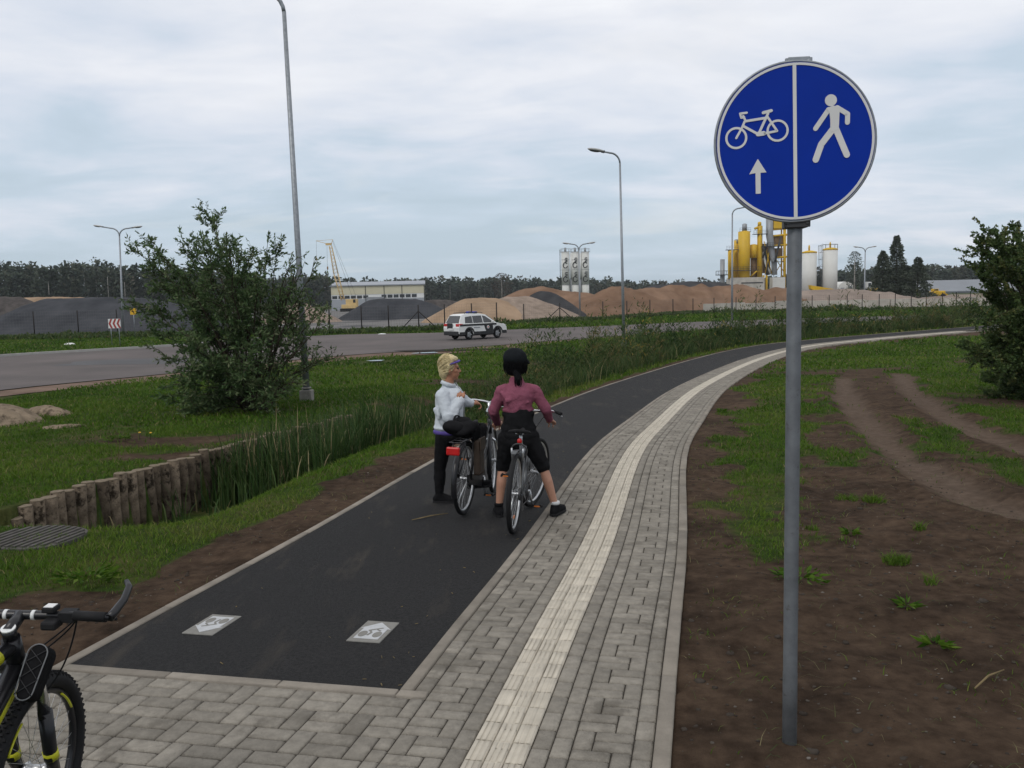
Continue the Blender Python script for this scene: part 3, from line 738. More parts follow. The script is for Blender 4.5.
# ---------------------------------------------------------------- yellow plant
def plant():
    Y = 250.; b = at(755, 296, Y); zb = float(base(Y)); k_ = Y/F
    t = thing('asphalt_plant', 'yellow industrial plant with towers, ducts and steel frame behind the sign pole', 'plant', (b.x, b.y, zb))
    P = lambda px, py, dy=0: at(px, py, Y+dy)-Vector((b.x, b.y, zb))
    def cyl(px, y0, y1, w, mt, name, dy=0, seg=14):
        a = P(px, y1, dy); e = P(px, y0, dy); rr = w/2*k_
        MB().lathe([(rr*.3, e.z+.25), (rr, e.z), (rr, a.z)][::-1], seg, M=Matrix.Translation((a.x, a.y, 0))).build(name, M[mt], t)
    def rail(x0, x1, y, dy=0, h=3.2):
        a = P(x0, y, dy); c = P(x1, y, dy); mb = MB(); mb.box(((a.x+c.x)/2, a.y, a.z), (c.x-a.x, 1.6, .16))
        for z in (.55, 1.05): mb.tube([(a.x, a.y-.8, a.z+z), (c.x, c.y-.8, a.z+z)], .035, 4)
        n = max(2, int((c.x-a.x)/.7))
        for i in range(n+1): x = a.x+(c.x-a.x)*i/n; mb.tube([(x, a.y-.8, a.z), (x, a.y-.8, a.z+1.05)], .03, 4)
        mb.build('walkway', M['darksteel'], t)
    cyl(731, 250.5, 279, 6.2, 'planty', 'silo_tower'); cyl(736, 240.5, 279, 4.2, 'planty', 'silo_tower', 2); cyl(728.9, 252, 279, 2.0, 'planty', 'silo_tower', -1)
    cyl(744, 231.7, 279, 12, 'planty', 'main_tower', 0, 8); cyl(744.6, 224.3, 231.7, 4.8, 'plantgrey', 'vent', 0)
    cyl(736.5, 240, 243.5, 4.4, 'plantgrey', 'vent', 2)
    cyl(753.7, 245, 258, 8.0, 'planty', 'hopper', 1); cyl(753.7, 257, 279, 6.6, 'plantbrown', 'drum', 2)
    cyl(759.6, 226, 280, 5.2, 'planty', 'elevator', 0, 4); cyl(759.5, 222.5, 226, 3.6, 'planty', 'elevator_head', 0)
    mb = MB(); mb.tube([P(754.5, 228.8), P(759, 227)], .35, 6); mb.build('spout', M['planty'], t)
    rail(753, 767, 234.3); rail(739, 750, 231.9); rail(726, 738, 250); rail(730, 760, 270.8, -2)
    mb = MB(); mb.tube([P(769.5, 218), P(769.6, 236), P(771.5, 250), P(774, 262), P(774.5, 275)], [1.05, 1.05, .95, .85, .85], 10); mb.build('exhaust_duct', M['plantgrey'], t)
    mb = MB(); mb.tube([P(763, 252, 1), P(767, 268, 1), P(771, 274, 1)], .45, 8); mb.build('transfer_pipe', M['white'], t)
    fr = MB()
    for px in (784.6, 788.5, 781.5): fr.tube([P(px, 229, 2 if px < 782 else 0), P(px, 290, 2 if px < 782 else 0)], .42 if px > 782 else .22, 4)
    for y in (229.5, 236, 246, 258): fr.tube([P(773, y), P(789, y-1.5)], .3, 4)
    for a, c in (((764, 241), (772, 275)), ((765, 275), (771, 241)), ((776, 272), (784, 259)), ((776, 259), (784, 272))): fr.tube([P(*a), P(*c)], .12, 4)
    fr.build('steel_frame', M['planty'], t)
    MB().box(P(778, 224.5, 1), (3.4, 3, 2.4)).build('screen_house', M['planty'], t, .05)
    MB().box(P(765.8, 262, 3), (2.2, 2, 6.5)).box(P(764.5, 249, 4), (2.0, 2, 3)).build('filter_house', M['plantbrown'], t, .05)
    mb = MB(); mb.tube([P(762.5, 258), P(770, 236)], .28, 5); mb.tube([P(775, 262, -1), P(781, 236, -1)], .3, 5); mb.build('ladderway', M['darksteel'], t)
    rail(762, 782, 246.5, -1); rail(772, 783, 262, -1)
    MB().box(P(777.5, 240.5, 2), (2.8, 3, 2.6)).box(P(777, 252.5, 2), (2.4, 3, 2.4)).build('mixer', M['plantbrown'], t, .05)
    mb = MB(); mb.tube([P(763, 245, 1), P(766, 262, 1), P(768, 275, 1)], .6, 4); mb.build('inclined_conveyor', M['darksteel'], t)
    a = P(729, 288); c = P(760.5, 277.3); MB().box(((a.x+c.x)/2, a.y-.5, (c.z+a.z)/2-1), (c.x-a.x, 7, c.z-a.z+2)).build('concrete_base', M['wallpanel'], t)
    MB().box(((a.x+c.x)/2+1, a.y-4.05, c.z-1.55), (c.x-a.x-3, .12, .3)).build('base_rail', M['darksteel'], t)
    a = P(770, 290); c = P(782.5, 277.3); mb = MB(); mb.box(((a.x+c.x)/2, a.y-1, (c.z+a.z)/2), (c.x-a.x, 3, c.z-a.z))
    for z in np.arange(a.z+.3, c.z, .55): mb.box(((a.x+c.x)/2, a.y-2.52, z), (c.x-a.x, .08, .09))
    mb.build('container', M['whiteclad'], t)
    for px in (763.5, 766.5): MB().box(P(px, 283), (.5, .5, 4.5)).build('leg', M['planty'], t)
    mb = MB(); mb.tube([P(750.2, 277), P(757, 271)], .22, 5); mb.build('chute', M['planty'], t)
plant()
def chimney():
    Y = 262.; c = at(722.4, 296, Y); zb = float(base(Y)); k_ = Y/F
    t = thing('chimney', 'short grey steel chimney with railed platform left of the yellow plant', 'chimney', (c.x, c.y, zb))
    H = at(722.4, 259.3, Y).z-zb; rr = 2.3*k_
    MB().lathe([(rr, 0), (rr, H)], 16).build('stack', M['plantgrey'], t)
    z = at(722, 274.6, Y).z-zb; mb = MB(); mb.lathe([(rr+1.4, z-.2), (rr+1.4, z)], 16)
    mb.ring((0, 0, z+1.1), (0, 0, 1), rr+1.3, .05, 16, 4)
    for k in range(10): a = k*PI/5; q = (rr+1.3)*math.cos(a), (rr+1.3)*math.sin(a); mb.tube([(q[0], q[1], z), (q[0], q[1], z+1.1)], .045, 4)
    mb.build('platform', M['darksteel'], t)
chimney()
def tank(px0, px1, ytop, label, ladder):
    Y = 205.; px = (px0+px1)/2; c = at(px, 288, Y); zb = float(base(Y)); H = at(px, ytop, Y).z-zb; rr = (px1-px0)/2*Y/F
    t = thing('tank', label, 'tank', (c.x, c.y, zb), 0, 'pale tanks beside the yellow plant')
    MB().lathe([(rr, 0), (rr, H)], 24).build('shell', M['whiteclad'], t)
    MB().lathe([(rr+.04, H-.05), (rr+.04, H+.25), (rr*.4, H+.55), (.01, H+.6)], 24).build('lid', M['planty'], t)
    MB().lathe([(.22, H+.5), (.22, H+1.5), (.1, H+1.9)], 8).build('vent', M['planty'], t)
    if ladder:
        mb = MB()
        for x, y in ((-rr-.9, -.5), (-rr-.2, -.5), (-rr-.9, .5), (-rr-.2, .5)): mb.tube([(x, y, 0), (x, y, H+1.2)], .05, 4)
        for k in range(9): z = k*(H+1)/8; mb.tube([(-rr-.9, -.5, z), (-rr-.2, -.5, z)], .04, 4); mb.tube([(-rr-.9, .5, z), (-rr-.9, -.5, z)], .04, 4); mb.tube([(-rr-.9, -.5, z), (-rr-.2, -.5, z+.5)], .025, 4)
        mb.build('ladder', M['darksteel'], t)
        mb = MB(); mb.ring((0, 0, H+1.3), (0, 0, 1), rr, .04, 24, 4)
        for k in range(10): a = k*PI/5; mb.tube([(rr*math.cos(a), rr*math.sin(a), H+.2), (rr*math.cos(a), rr*math.sin(a), H+1.3)], .035, 4)
        mb.build('railing', M['darksteel'], t)
tank(801.4, 816, 253, 'shorter pale cylindrical tank with yellow lid, nearest the sign pole', False)
tank(822.4, 836.8, 250, 'taller pale cylindrical tank with a ladder frame on its left side', True)
def machines():
    Y = 195.; c = at(821, 290, Y); zb = float(base(Y)); k_ = Y/F
    z0 = at(821, 288, Y).z-zb
    t = thing('hopper', 'low yellow feed hopper standing in front of the taller tank', 'hopper', (c.x, c.y, zb))
    mb = MB(); mb.prism([(-10*k_, z0+.15), (-8*k_, z0-.3), (9*k_, z0-.75), (11.5*k_, z0-.35), (10.5*k_, z0-.2), (-6, z0+.95), (-11*k_*.98, z0+1.0)][::-1] if False else [(-2.5, z0-.2), (-1.6, z0-.6), (2.2, z0-.75), (2.7, z0-.3), (-2.3, z0+.6), (-2.7, z0+.7)], -.8, .8, 0, Matrix(((1, 0, 0, 0), (0, 0, -1, 0), (0, 1, 0, 0), (0, 0, 0, 1)))); mb.build('bin', M['planty'], t, .03)
    for x in (-1.4, 1.8): MB().box((x, 0, (z0-.5)/2), (.2, 1.2, z0-.5)).build('leg', M['planty'], t)
    def loader(px, py, label, cabx, ch=1.3):
        Y = 165.; c = at(px, py, Y); zb = float(base(Y)); zz = c.z-zb
        t = thing('wheel_loader', label, 'wheel loader', (c.x, c.y, zb), R(8), 'yellow wheel loaders among the heaps')
        MB().box((0, 0, zz-.1), (2.3, 1.5, .85)).box((.9, 0, zz+.05), (1.1, 1.3, .8)).build('body', M['planty'], t, .08)
        cb = MB().box((cabx, 0, zz+.35+ch/2), (.9, 1.2, ch)).build('cab', M['white' if ch > 1 else 'planty'], t, .06); MB().box((cabx, -.61, zz+.35+ch*.6), (.6, .06, ch*.5)).build('window', M['glass'], cb)
        for x in (-.9, .9):
            for y in (-.75, .75): MB().ring((x, y, zz-.75), (0, 1, 0), .42, .26, 20, 8).build('wheel', M['black'], t)
        MB().prism([(1.3, zz-.9), (2.1, zz-.95), (2.2, zz-.75), (1.5, zz-.1)], -.9, .9, 0, Matrix(((1, 0, 0, 0), (0, 0, -1, 0), (0, 1, 0, 0), (0, 0, 0, 1)))).build('bucket', M['planty'], t)
    loader(871.5, 290.5, 'yellow wheel loader with white cab left of the dark conifers', -.75)
    loader(936.5, 293.2, 'yellow wheel loader mostly hidden by gravel before the long grey hall', -.4, .5)
    Y = 215.; c = at(846, 290, Y); zb = float(base(Y))
    t = thing('site_hut', 'low white round-roofed hut right of the taller tank', 'hut', (c.x, c.y, zb))
    h = at(846, 281.5, Y).z-zb; n = 12; ar = [(-1.9, 0)]+[(1.9*math.cos(PI-PI*i/n), h*.6+h*.4*math.sin(PI-PI*i/n)) for i in range(n+1)]+[(1.9, 0)]
    MB().prism(ar, 0, 5, 0, Matrix(((1, 0, 0, 0), (0, 0, 1, 0), (0, 1, 0, 0), (0, 0, 0, 1)))).build('shell', M['whiteclad'], t)
    MB().box((-.9, -.03, h*.55), (.9, .1, .9)).build('window', M['plantgrey'], t); MB().box((1, -.03, h*.4), (.8, .1, h*.7)).build('door', M['plantgrey'], t)
    Y = 300.; c = at(924, 292, Y); zb = float(base(Y)); L = 42.; t = thing('long_hall', 'long low hall with pale grey metal roof in front of the far wood', 'hall', (c.x, c.y, zb))
    ze = at(940, 292.5, Y).z-zb; zt = at(950, 280, Y+14).z-zb
    MB().box((L/2, 7, ze/2), (L, 14, ze)).build('wall', M['greyclad'], t)
    mb = MB(); mb.add([(-.4, -.4, ze), (L+.4, -.4, ze), (L+.4, 14.4, zt-.4), (-.4, 14.4, zt-.4), (-.4, -.4, ze+.4), (L+.4, -.4, ze+.4), (L+.4, 14.4, zt), (-.4, 14.4, zt)], [(3, 2, 1, 0), (4, 5, 6, 7), (0, 1, 5, 4), (1, 2, 6, 5), (2, 3, 7, 6), (3, 0, 4, 7)])
    M['hallroof'] = mat('hall_roof', (.17, .185, .205), .55, .1, .08, .15); mb.build('roof', M['hallroof'], t)
    MB().box((L/2, 14.2, zt/2-.2), (L, .5, zt-.6)).build('back_wall', M['greyclad'], t)
machines()

# ---------------------------------------------------------------- fences and concrete wall
def fence(label, posts, h, wires=True, braces=()):
    P = [Vector((*G(*p)[:2], 0)) for p in posts]
    for p in P: p.z = float(base(p.y))
    b = P[0]; t = thing('wire_fence', label, 'fence', b)
    for i, p in enumerate(P):
        q = p-b; MB().tube([q, q+Vector((0, 0, h))], .055, 6).build('post', M['postdark'], t)
        if i in braces:
            for s in (-1, 1): MB().tube([q+Vector((0, 0, h*.75)), q+Vector((s*1.7, .3, 0))], .045, 5).build('brace', M['postdark'], t)
    mb = MB()
    for a, c in zip(P[:-1], P[1:]):
        for z in np.linspace(.1, h-.05, 9): mb.tube([a-b+Vector((0, 0, z)), c-b+Vector((0, 0, z))], .006, 3, caps=False)
        n = int((c-a).length/.22)
        for k in range(n): q = a-b+(c-a)*(k/n); mb.tube([q+Vector((0, 0, .1)), q+Vector((0, 0, h-.05))], .005, 3, caps=False)
    o = mb.build('wire_mesh', M['wire'], t)
fence('wire fence on dark posts in front of the slate grey heap', [(-54, 341.5), (-9, 339.6), (35, 338), (79, 337), (118, 336.3), (155, 335.7)], 2.45)
fence('wire fence on dark posts behind the white car, with diagonal braces', [(330, 333), (362, 332), (389, 331.2), (419, 330.4), (445, 329.6), (472, 328.6), (497, 326.5)], 2.25, braces=(3,))
fence('wire fence on thin posts along the brown heaps and concrete wall', [(524, 323.8), (560, 322.3), (603, 320.2), (627, 318.8), (650, 317.4), (673, 316), (693, 315), (714, 313.6), (736, 313), (756, 312.6), (775, 312.2), (793, 311.8), (812, 311.5), (829, 311.2), (847, 311), (862, 310.7), (879, 310.5), (895, 310.2), (911, 310), (926, 309.7), (942, 309.4), (956, 309.2), (970, 309), (986, 308.6), (1003, 308.2)], 2.0, braces=(1,))
def cwall():
    px = [(703, 313.4), (730, 312.8), (760, 312.2), (790, 311.6), (815, 311), (840, 310.6), (865, 310.2), (890, 309.8), (915, 309.3), (940, 309), (965, 308.5), (990, 308), (1015, 307.4)]
    P = []
    for p in px:
        g = G(*p); d = Vector((g.x, g.y)).normalized(); P.append(Vector((g.x+d.x*1.2, g.y+d.y*1.2, float(base(g.y)))))
    b = P[0]; t = thing('concrete_wall', 'low pale wall of concrete panels along the foot of the gravel heaps', 'wall', b); rr = random.Random(3)
    for a, c in zip(P[:-1], P[1:]):
        n = 2
        for k in range(n):
            u = a+(c-a)*(k/n); v = a+(c-a)*((k+1)/n); L = (v-u).length; h = 1.25+rr.uniform(-.1, .12); m_ = (u+v)/2-b
            MB().box((m_.x, m_.y, h/2), (L-.06, .3, h), rot=(rr.uniform(-.02, .02), 0, math.atan2((v-u).y, (v-u).x))).build('panel', M['wallpanel'], t)
cwall()

# ---------------------------------------------------------------- street lamps
def lamp(label, bx, by, ytop, arms, rp=.085, block=True, lean=0):
    g = G(bx, by); z0 = float(base(g.y)); H = at(bx, ytop, g.y).z-z0
    t = thing('street_lamp', label, 'street lamp', (g.x, g.y, z0), 0, 'street lamps along the road'); t.rotation_euler = (0, lean, 0)
    rb = .55 if len(arms) == 1 else .75
    MB().tube([(0, 0, .12), (0, 0, H*.35), (0, 0, H-rb)], [rp, rp*.85, rp*.58], 12).build('pole', M['steel'], t)
    if block: MB().box((0, 0, .1), (.3, .3, .3)).box((0, 0, .3), (.22, .22, .04)).build('foot', M['concrete'], t, .02)
    for (dx, dy, L) in arms:
        d = Vector((dx, dy, 0)).normalized()
        pts = [Vector((0, 0, H-rb-.02))+d*(rb*(1-math.cos(a)))+Vector((0, 0, rb*math.sin(a)*.95)) for a in np.linspace(0, PI/2, 7)]
        e = pts[-1]+d*(L-rb)+Vector((0, 0, .16*(L-rb)))
        MB().tube(pts+[e], [rp*.56]*7+[rp*.5], 8).build('arm', M['steel'], t)
        hd = MB(); X = Matrix.Translation(e)@Matrix.Rotation(math.atan2(d.y, d.x), 4, 'Z')@Matrix.Rotation(-.14, 4, 'Y')
        hd.ell((.42, 0, .02), (.48, .17, .085), 0, X); h_ = hd.build('lamp_head', M['lamphead'], t)
        MB().box((.02, 0, 0), (.16, .12, .12), 0, X).build('bracket', M['darksteel'], h_)
        MB().ell((.5, 0, -.035), (.3, .13, .06), 0, X).build('lamp_glass', M['glass'], h_)
lamp('tall grey street lamp rising beside the left bush, its head out of view', 307, 400, -13, [(-1, -.25, 1.6)], .085, lean=-.010)
lamp('single-arm street lamp standing in the weeds beyond the two cyclists', 624, 346, 152, [(-1, -.3, .92)], .085, lean=-.012)
lamp('single-arm street lamp left of the yellow plant, its head behind the sign', 732, 323.5, 208, [(1, -.1, 1.3)], .1)
lamp('twin-arm street lamp beside the red and white chevron sign', 123.5, 335.6, 227.5, [(-1, 0, 1.5), (1, .1, 1.2)], .11, lean=.03)
lamp('twin-arm street lamp in front of the white silos', 580, 319, 243.5, [(-1, 0, 1.0), (1, .1, 1.05)], .11)
lamp('twin-arm street lamp right of the taller tank', 864.2, 306.5, 247, [(-1, 0, .9), (1, .1, .9)], .12)

# ---------------------------------------------------------------- small signs by the road
def chevron():
    g = G(116, 346.); z0 = float(base(g.y)); t = thing('chevron_sign', 'red and white chevron board on two thin posts beside the twin-arm lamp', 'road sign', (g.x, g.y, z0))
    k_ = g.y/F; W = 12.2*k_; zt = at(116, 318.8, g.y).z-z0; zb = at(116, 328.2, g.y).z-z0
    for s in (-1, 1): MB().tube([(s*W*.33, .03, 0), (s*W*.33, .03, zt-.05)], .03, 8).build('post', M['steel'], t)
    o = MB().box((0, 0, (zt+zb)/2), (W, .02, zt-zb)).build('board', M['white'], t); h = zt-zb; zm = (zt+zb)/2
    XZ = Matrix(((1, 0, 0, 0), (0, 0, 1, -.016), (0, 1, 0, zm), (0, 0, 0, 1)))
    for i in range(3):
        x = -W/2+.02+i*W*.33; a = W*.16; mb = MB(); mb.prism([(x, 0), (x+a*1.1, h*.49), (x+a*2.1, h*.49), (x+a, 0), (x+a*2.1, -h*.49), (x+a*1.1, -h*.49)], 0, .004, 0, XZ); mb.build('chevron', M['chev_red'], o)
    g = G(135, 337.5); z0 = float(base(g.y)); t = thing('yellow_sign', 'small square yellow sign with black arrow on a thin post', 'road sign', (g.x, g.y, z0)); k_ = g.y/F
    zt = at(135, 308.3, g.y).z-z0; S = 6.3*k_
    MB().tube([(0, .04, 0), (0, .04, zt)], .03, 8).build('post', M['steel'], t)
    o = MB().box((0, 0, zt-S/2), (S, .02, S)).build('plate', M['signyellow'], t, .01)
    mb = MB(); X = Matrix(((1, 0, 0, 0), (0, 0, 1, -.016), (0, 1, 0, zt-S/2), (0, 0, 0, 1)))
    mb.prism([(S*.02, -S*.32), (S*.14, -S*.32), (S*.14, S*.12), (-S*.08, S*.12), (-S*.08, S*.26), (-S*.3, S*.06), (-S*.08, -S*.14), (-S*.08, 0), (S*.02, 0)], 0, .004, 0, X); mb.build('arrow', M['black'], o)
chevron()

# ---------------------------------------------------------------- log wall of the ditch
rl = random.Random(12); sA, _ = s_o([0], [8.6]); _st = STL; logs = []; s = _st
while s < _st+8.6:
    d_ = rl.uniform(.15, .175); x, y = curve(s+d_/2, OW+rl.uniform(-.025, .025)); x = float(x); y = float(y)
    zt = float(base(y))+.025+rl.uniform(-.03, .03)-.34*max(0, (1-(s-_st)/1.1)); logs.append((x, y, zt, d_)); s += d_+rl.uniform(.008, .024)
nl = len(logs)
def ordn(i): return
for i, (x, y, zt, d_) in enumerate(logs):
    H = .30+.8*min(1, max(0, (i-1)/5)); mb = MB(); rr = d_/2; n = 10
    mb.lathe([(rr*1.02, -H), (rr, -H*.5), (rr*.99, -.012)], 12); mb.lathe([(rr*.97, -.013), (rr*.93, 0)], 12, 1)
    o = mb.build('retaining_log', [M['wood'], M['woodend']]); o.location = (x, y, zt); o.rotation_euler = (rl.uniform(-.03, .03), rl.uniform(-.04, .04), rl.uniform(0, 6))
    if i < 3: lab = 'short weathered log post at the low near end of the ditch wall'
    elif i < 24: lab = 'upright weathered log post in the bare near half of the ditch wall'
    else: lab = 'upright log post in the far part of the ditch wall, overgrown by reeds'
    tag(o, lab, 'log', 'logs of the ditch wall')
# ---------------------------------------------------------------- grass, reeds, weeds (stuff)
M['grass'] = leafmat('grass_blades', [(.026, .062, .006), (.052, .110, .010), (.082, .142, .016), (.130, .155, .032), (.21, .185, .08)], .6, .3)
M['reed'] = leafmat('reed_blades', [(.018, .040, .012), (.032, .064, .017), (.052, .085, .026), (.10, .11, .045), (.24, .20, .11)], .55, .25)
M['weed'] = leafmat('weed_leaves', [(.020, .042, .012), (.036, .066, .019), (.056, .090, .028), (.085, .105, .038), (.12, .10, .05), (.26, .20, .05)], .65, .25)
def vis(x, y, margin=160):
    px, py, d = proj(np.c_[x, y, base(y)]); return (d > .5) & (px > -margin) & (px < 1024+margin) & (py < 768+margin*.7)
def blades(name, x, y, z, h, wd, lean, tint, mt, parent=None):
    n = len(x); az = RNG.uniform(0, 2*PI, n); la = RNG.uniform(0, 2*PI, n); ux, uy = np.cos(az), np.sin(az)
    V = np.zeros((n, 5, 3)); lx, ly = np.cos(la)*lean*h, np.sin(la)*lean*h
    for k, (t, w_, b) in enumerate(((0, 1, 0), (0, -1, 0), (.55, .8, .3), (.55, -.8, .3), (1, 0, 1))):
        V[:, k, 0] = x+ux*w_*wd/2+lx*b; V[:, k, 1] = y+uy*w_*wd/2+ly*b; V[:, k, 2] = z+h*t*(1-.25*b*lean)
    F_ = np.concatenate([np.arange(n)[:, None]*5+np.array([0, 1, 3, 2]), np.arange(n)[:, None]*5+np.array([2, 3, 4, 4])], 1)
    fl = np.concatenate([np.arange(n)[:, None]*5+np.array([0, 1, 3, 2, 2, 3, 4])], 1).ravel(); tot = np.tile([4, 3], n)
    return arr_mesh(name, V.reshape(-1, 3), fl, tot, mt, parent, False, {'tint': np.repeat(tint, 5)})
def scatter(n, x0, x1, y0, y1):
    # uniform in area, biased to the near part by distance classes
    return RNG.uniform(x0, x1, n), RNG.uniform(y0, y1, n)
def lawn():
    X, Y, H, W, T = [], [], [], [], []
    for (y0, y1, dens, h, wd) in ((2.2, 6, 1500, .045, .005), (6, 10, 1500, .055, .007), (10, 16, 800, .07, .011), (16, 26, 280, .085, .02), (26, 42, 80, .11, .04), (42, 75, 22, .16, .075), (75, 112, 7, .26, .15)):
        xa, xb = -.78*y1-.5, .72*y1+.5; n = int((xb-xa)*(y1-y0)*dens); x, y = scatter(n, xa, xb, y0, y1)
        k = vis(x, y, 120); x, y = x[k], y[k]; z, soil, tr, S, O = surf(x, y)
        pn = vnoise(x, y, .35, 21); keep = RNG.random(len(x)) > sstep(.12, .72, soil+(pn-.5)*.8+(vnoise(x, y, .13, 25, 2)-.5)*.5)*.996
        keep &= ~((O > OL-.1) & (O < ORK+.05)) & ~((S < S0+.1) & (O > FCL-.08) & (O < ORK+.05) & (O < 90))
        keep &= ~((O < -4.2) & (O > OW-.12) & (S > _st) & (y < 19))
        # off the roads
        if y0 >= 16:
            rx = np.interp(x, [q[0] for q in RNEAR], [q[1] for q in RNEAR]); fx = np.interp(x, [q[0] for q in RFAR], [q[1] for q in RFAR])
            keep &= ~((y > rx-np.where(x < -5, 2.2, .8)) & (y < fx+.4)); [keep.__iand__((((x-G(a, b_).x)/(ra*1.25))**2+((y-G(a, b_).y)/(rb_*1.25))**2) > 1) for a, b_, ra, rb_ in PUD]; yd = np.interp(x, [q[0] for q in YN+YN2[1:]], [q[1] for q in YN+YN2[1:]]); keep &= y < yd+.6
        x, y, z, O = x[keep], y[keep], z[keep], O[keep]; cl = vnoise(x, y, .5, 22); c2 = vnoise(x, y, 2.2, 23)
        right = (O > 0) & (O < 90)
        H.append(h*(.5+1.0*cl)*RNG.uniform(.6, 1.3, len(x))*np.where(right, .85, 1)); W.append(np.full(len(x), wd)*RNG.uniform(.7, 1.2, len(x)))
        t = np.clip(.28+(c2-.5)*.75+(cl-.5)*.35+RNG.normal(0, .12, len(x))+np.where(right, .06, 0)+np.where((O < OL) & (O > -4.3), .22, 0), 0, 1); t = np.where(RNG.random(len(x)) < .035, .98, t)
        T.append(t); X.append(np.c_[x, y, z])
    P = np.concatenate(X); o = blades('grass', P[:, 0], P[:, 1], P[:, 2]-.004, np.concatenate(H), np.concatenate(W), .7, np.concatenate(T), M['grass']); tag(o, kind='stuff', label='short patchy lawn grass beside the path and road', cat='grass'); return len(P)
nG = lawn()
def reeds():
    n = 7500; s = RNG.uniform(_st+1.5, _st+16, n); s = np.where(RNG.random(n) < .6, RNG.uniform(_st+4.2, _st+10, n), s); o = RNG.uniform(OW+.12, -3.7, n)
    cl = vnoise(s*2, o*3, .9, 31); k = cl > np.where(s < _st+3.8, .63, .33); s, o, cl = s[k], o[k], cl[k]
    x, y = curve(s, o); z = surf(x, y)[0]; n = len(x); h = RNG.uniform(.4, 1.15, n)*np.where((s > _st+4.2) & (s < _st+7.5), 1.22, 1)*(.6+.7*cl)*np.clip((s-_st)/4.6, .4, 1)*np.clip(1.25-(s-_st-7)/10, .4, 1)
    # long bent leaves: five rings
    az = RNG.uniform(0, 2*PI, n); ln = RNG.uniform(.08, .75, n)**1.2; wd = RNG.uniform(.011, .026, n); V = np.zeros((n, 9, 3)); ta = az+PI/2
    for k, t in enumerate((0, .3, .6, .85)):
        b = ln*t*t*h*.8; w_ = wd*(1, .95, .75, .4)[k]
        for q, sg in enumerate((1, -1)):
            V[:, k*2+q, 0] = x+np.cos(az)*b+np.cos(ta)*w_*sg/2; V[:, k*2+q, 1] = y+np.sin(az)*b+np.sin(ta)*w_*sg/2; V[:, k*2+q, 2] = z+h*(t-.35*ln*t**3)
    b = ln*h*.85; V[:, 8, 0] = x+np.cos(az)*b; V[:, 8, 1] = y+np.sin(az)*b; V[:, 8, 2] = z+h*(1-.45*ln)
    fl = (np.arange(n)[:, None]*9+np.array([0, 1, 3, 2, 2, 3, 5, 4, 4, 5, 7, 6, 6, 7, 8])).ravel(); tot = np.tile([4, 4, 4, 3], n)
    t = np.clip(RNG.normal(.32, .18, n), 0, .75); t = np.where(RNG.random(n) < .06, 1.0, t)
    tag(arr_mesh('reeds', V.reshape(-1, 3), fl, tot, M['reed'], None, False, {'tint': np.repeat(t, 9)}), kind='stuff', label='tall green reeds filling the ditch behind the log wall', cat='reeds')
reeds()
def leafcloud(P, D, L, W, fold=.25):
    """diamond leaves: centres P, directions D"""
    n = len(P); D = D/np.linalg.norm(D, axis=1, keepdims=True); r = RNG.normal(size=(n, 3)); U = np.cross(D, r); U /= np.linalg.norm(U, axis=1, keepdims=True)+1e-9; Nn = np.cross(D, U)
    V = np.zeros((n, 4, 3)); L = L[:, None]; W = W[:, None]
    V[:, 0] = P; V[:, 1] = P+D*L*.45+U*W/2+Nn*W*fold; V[:, 2] = P+D*L; V[:, 3] = P+D*L*.45-U*W/2+Nn*W*fold
    return V.reshape(-1, 3), (np.arange(n)[:, None]*4+np.array([0, 1, 2, 3]))
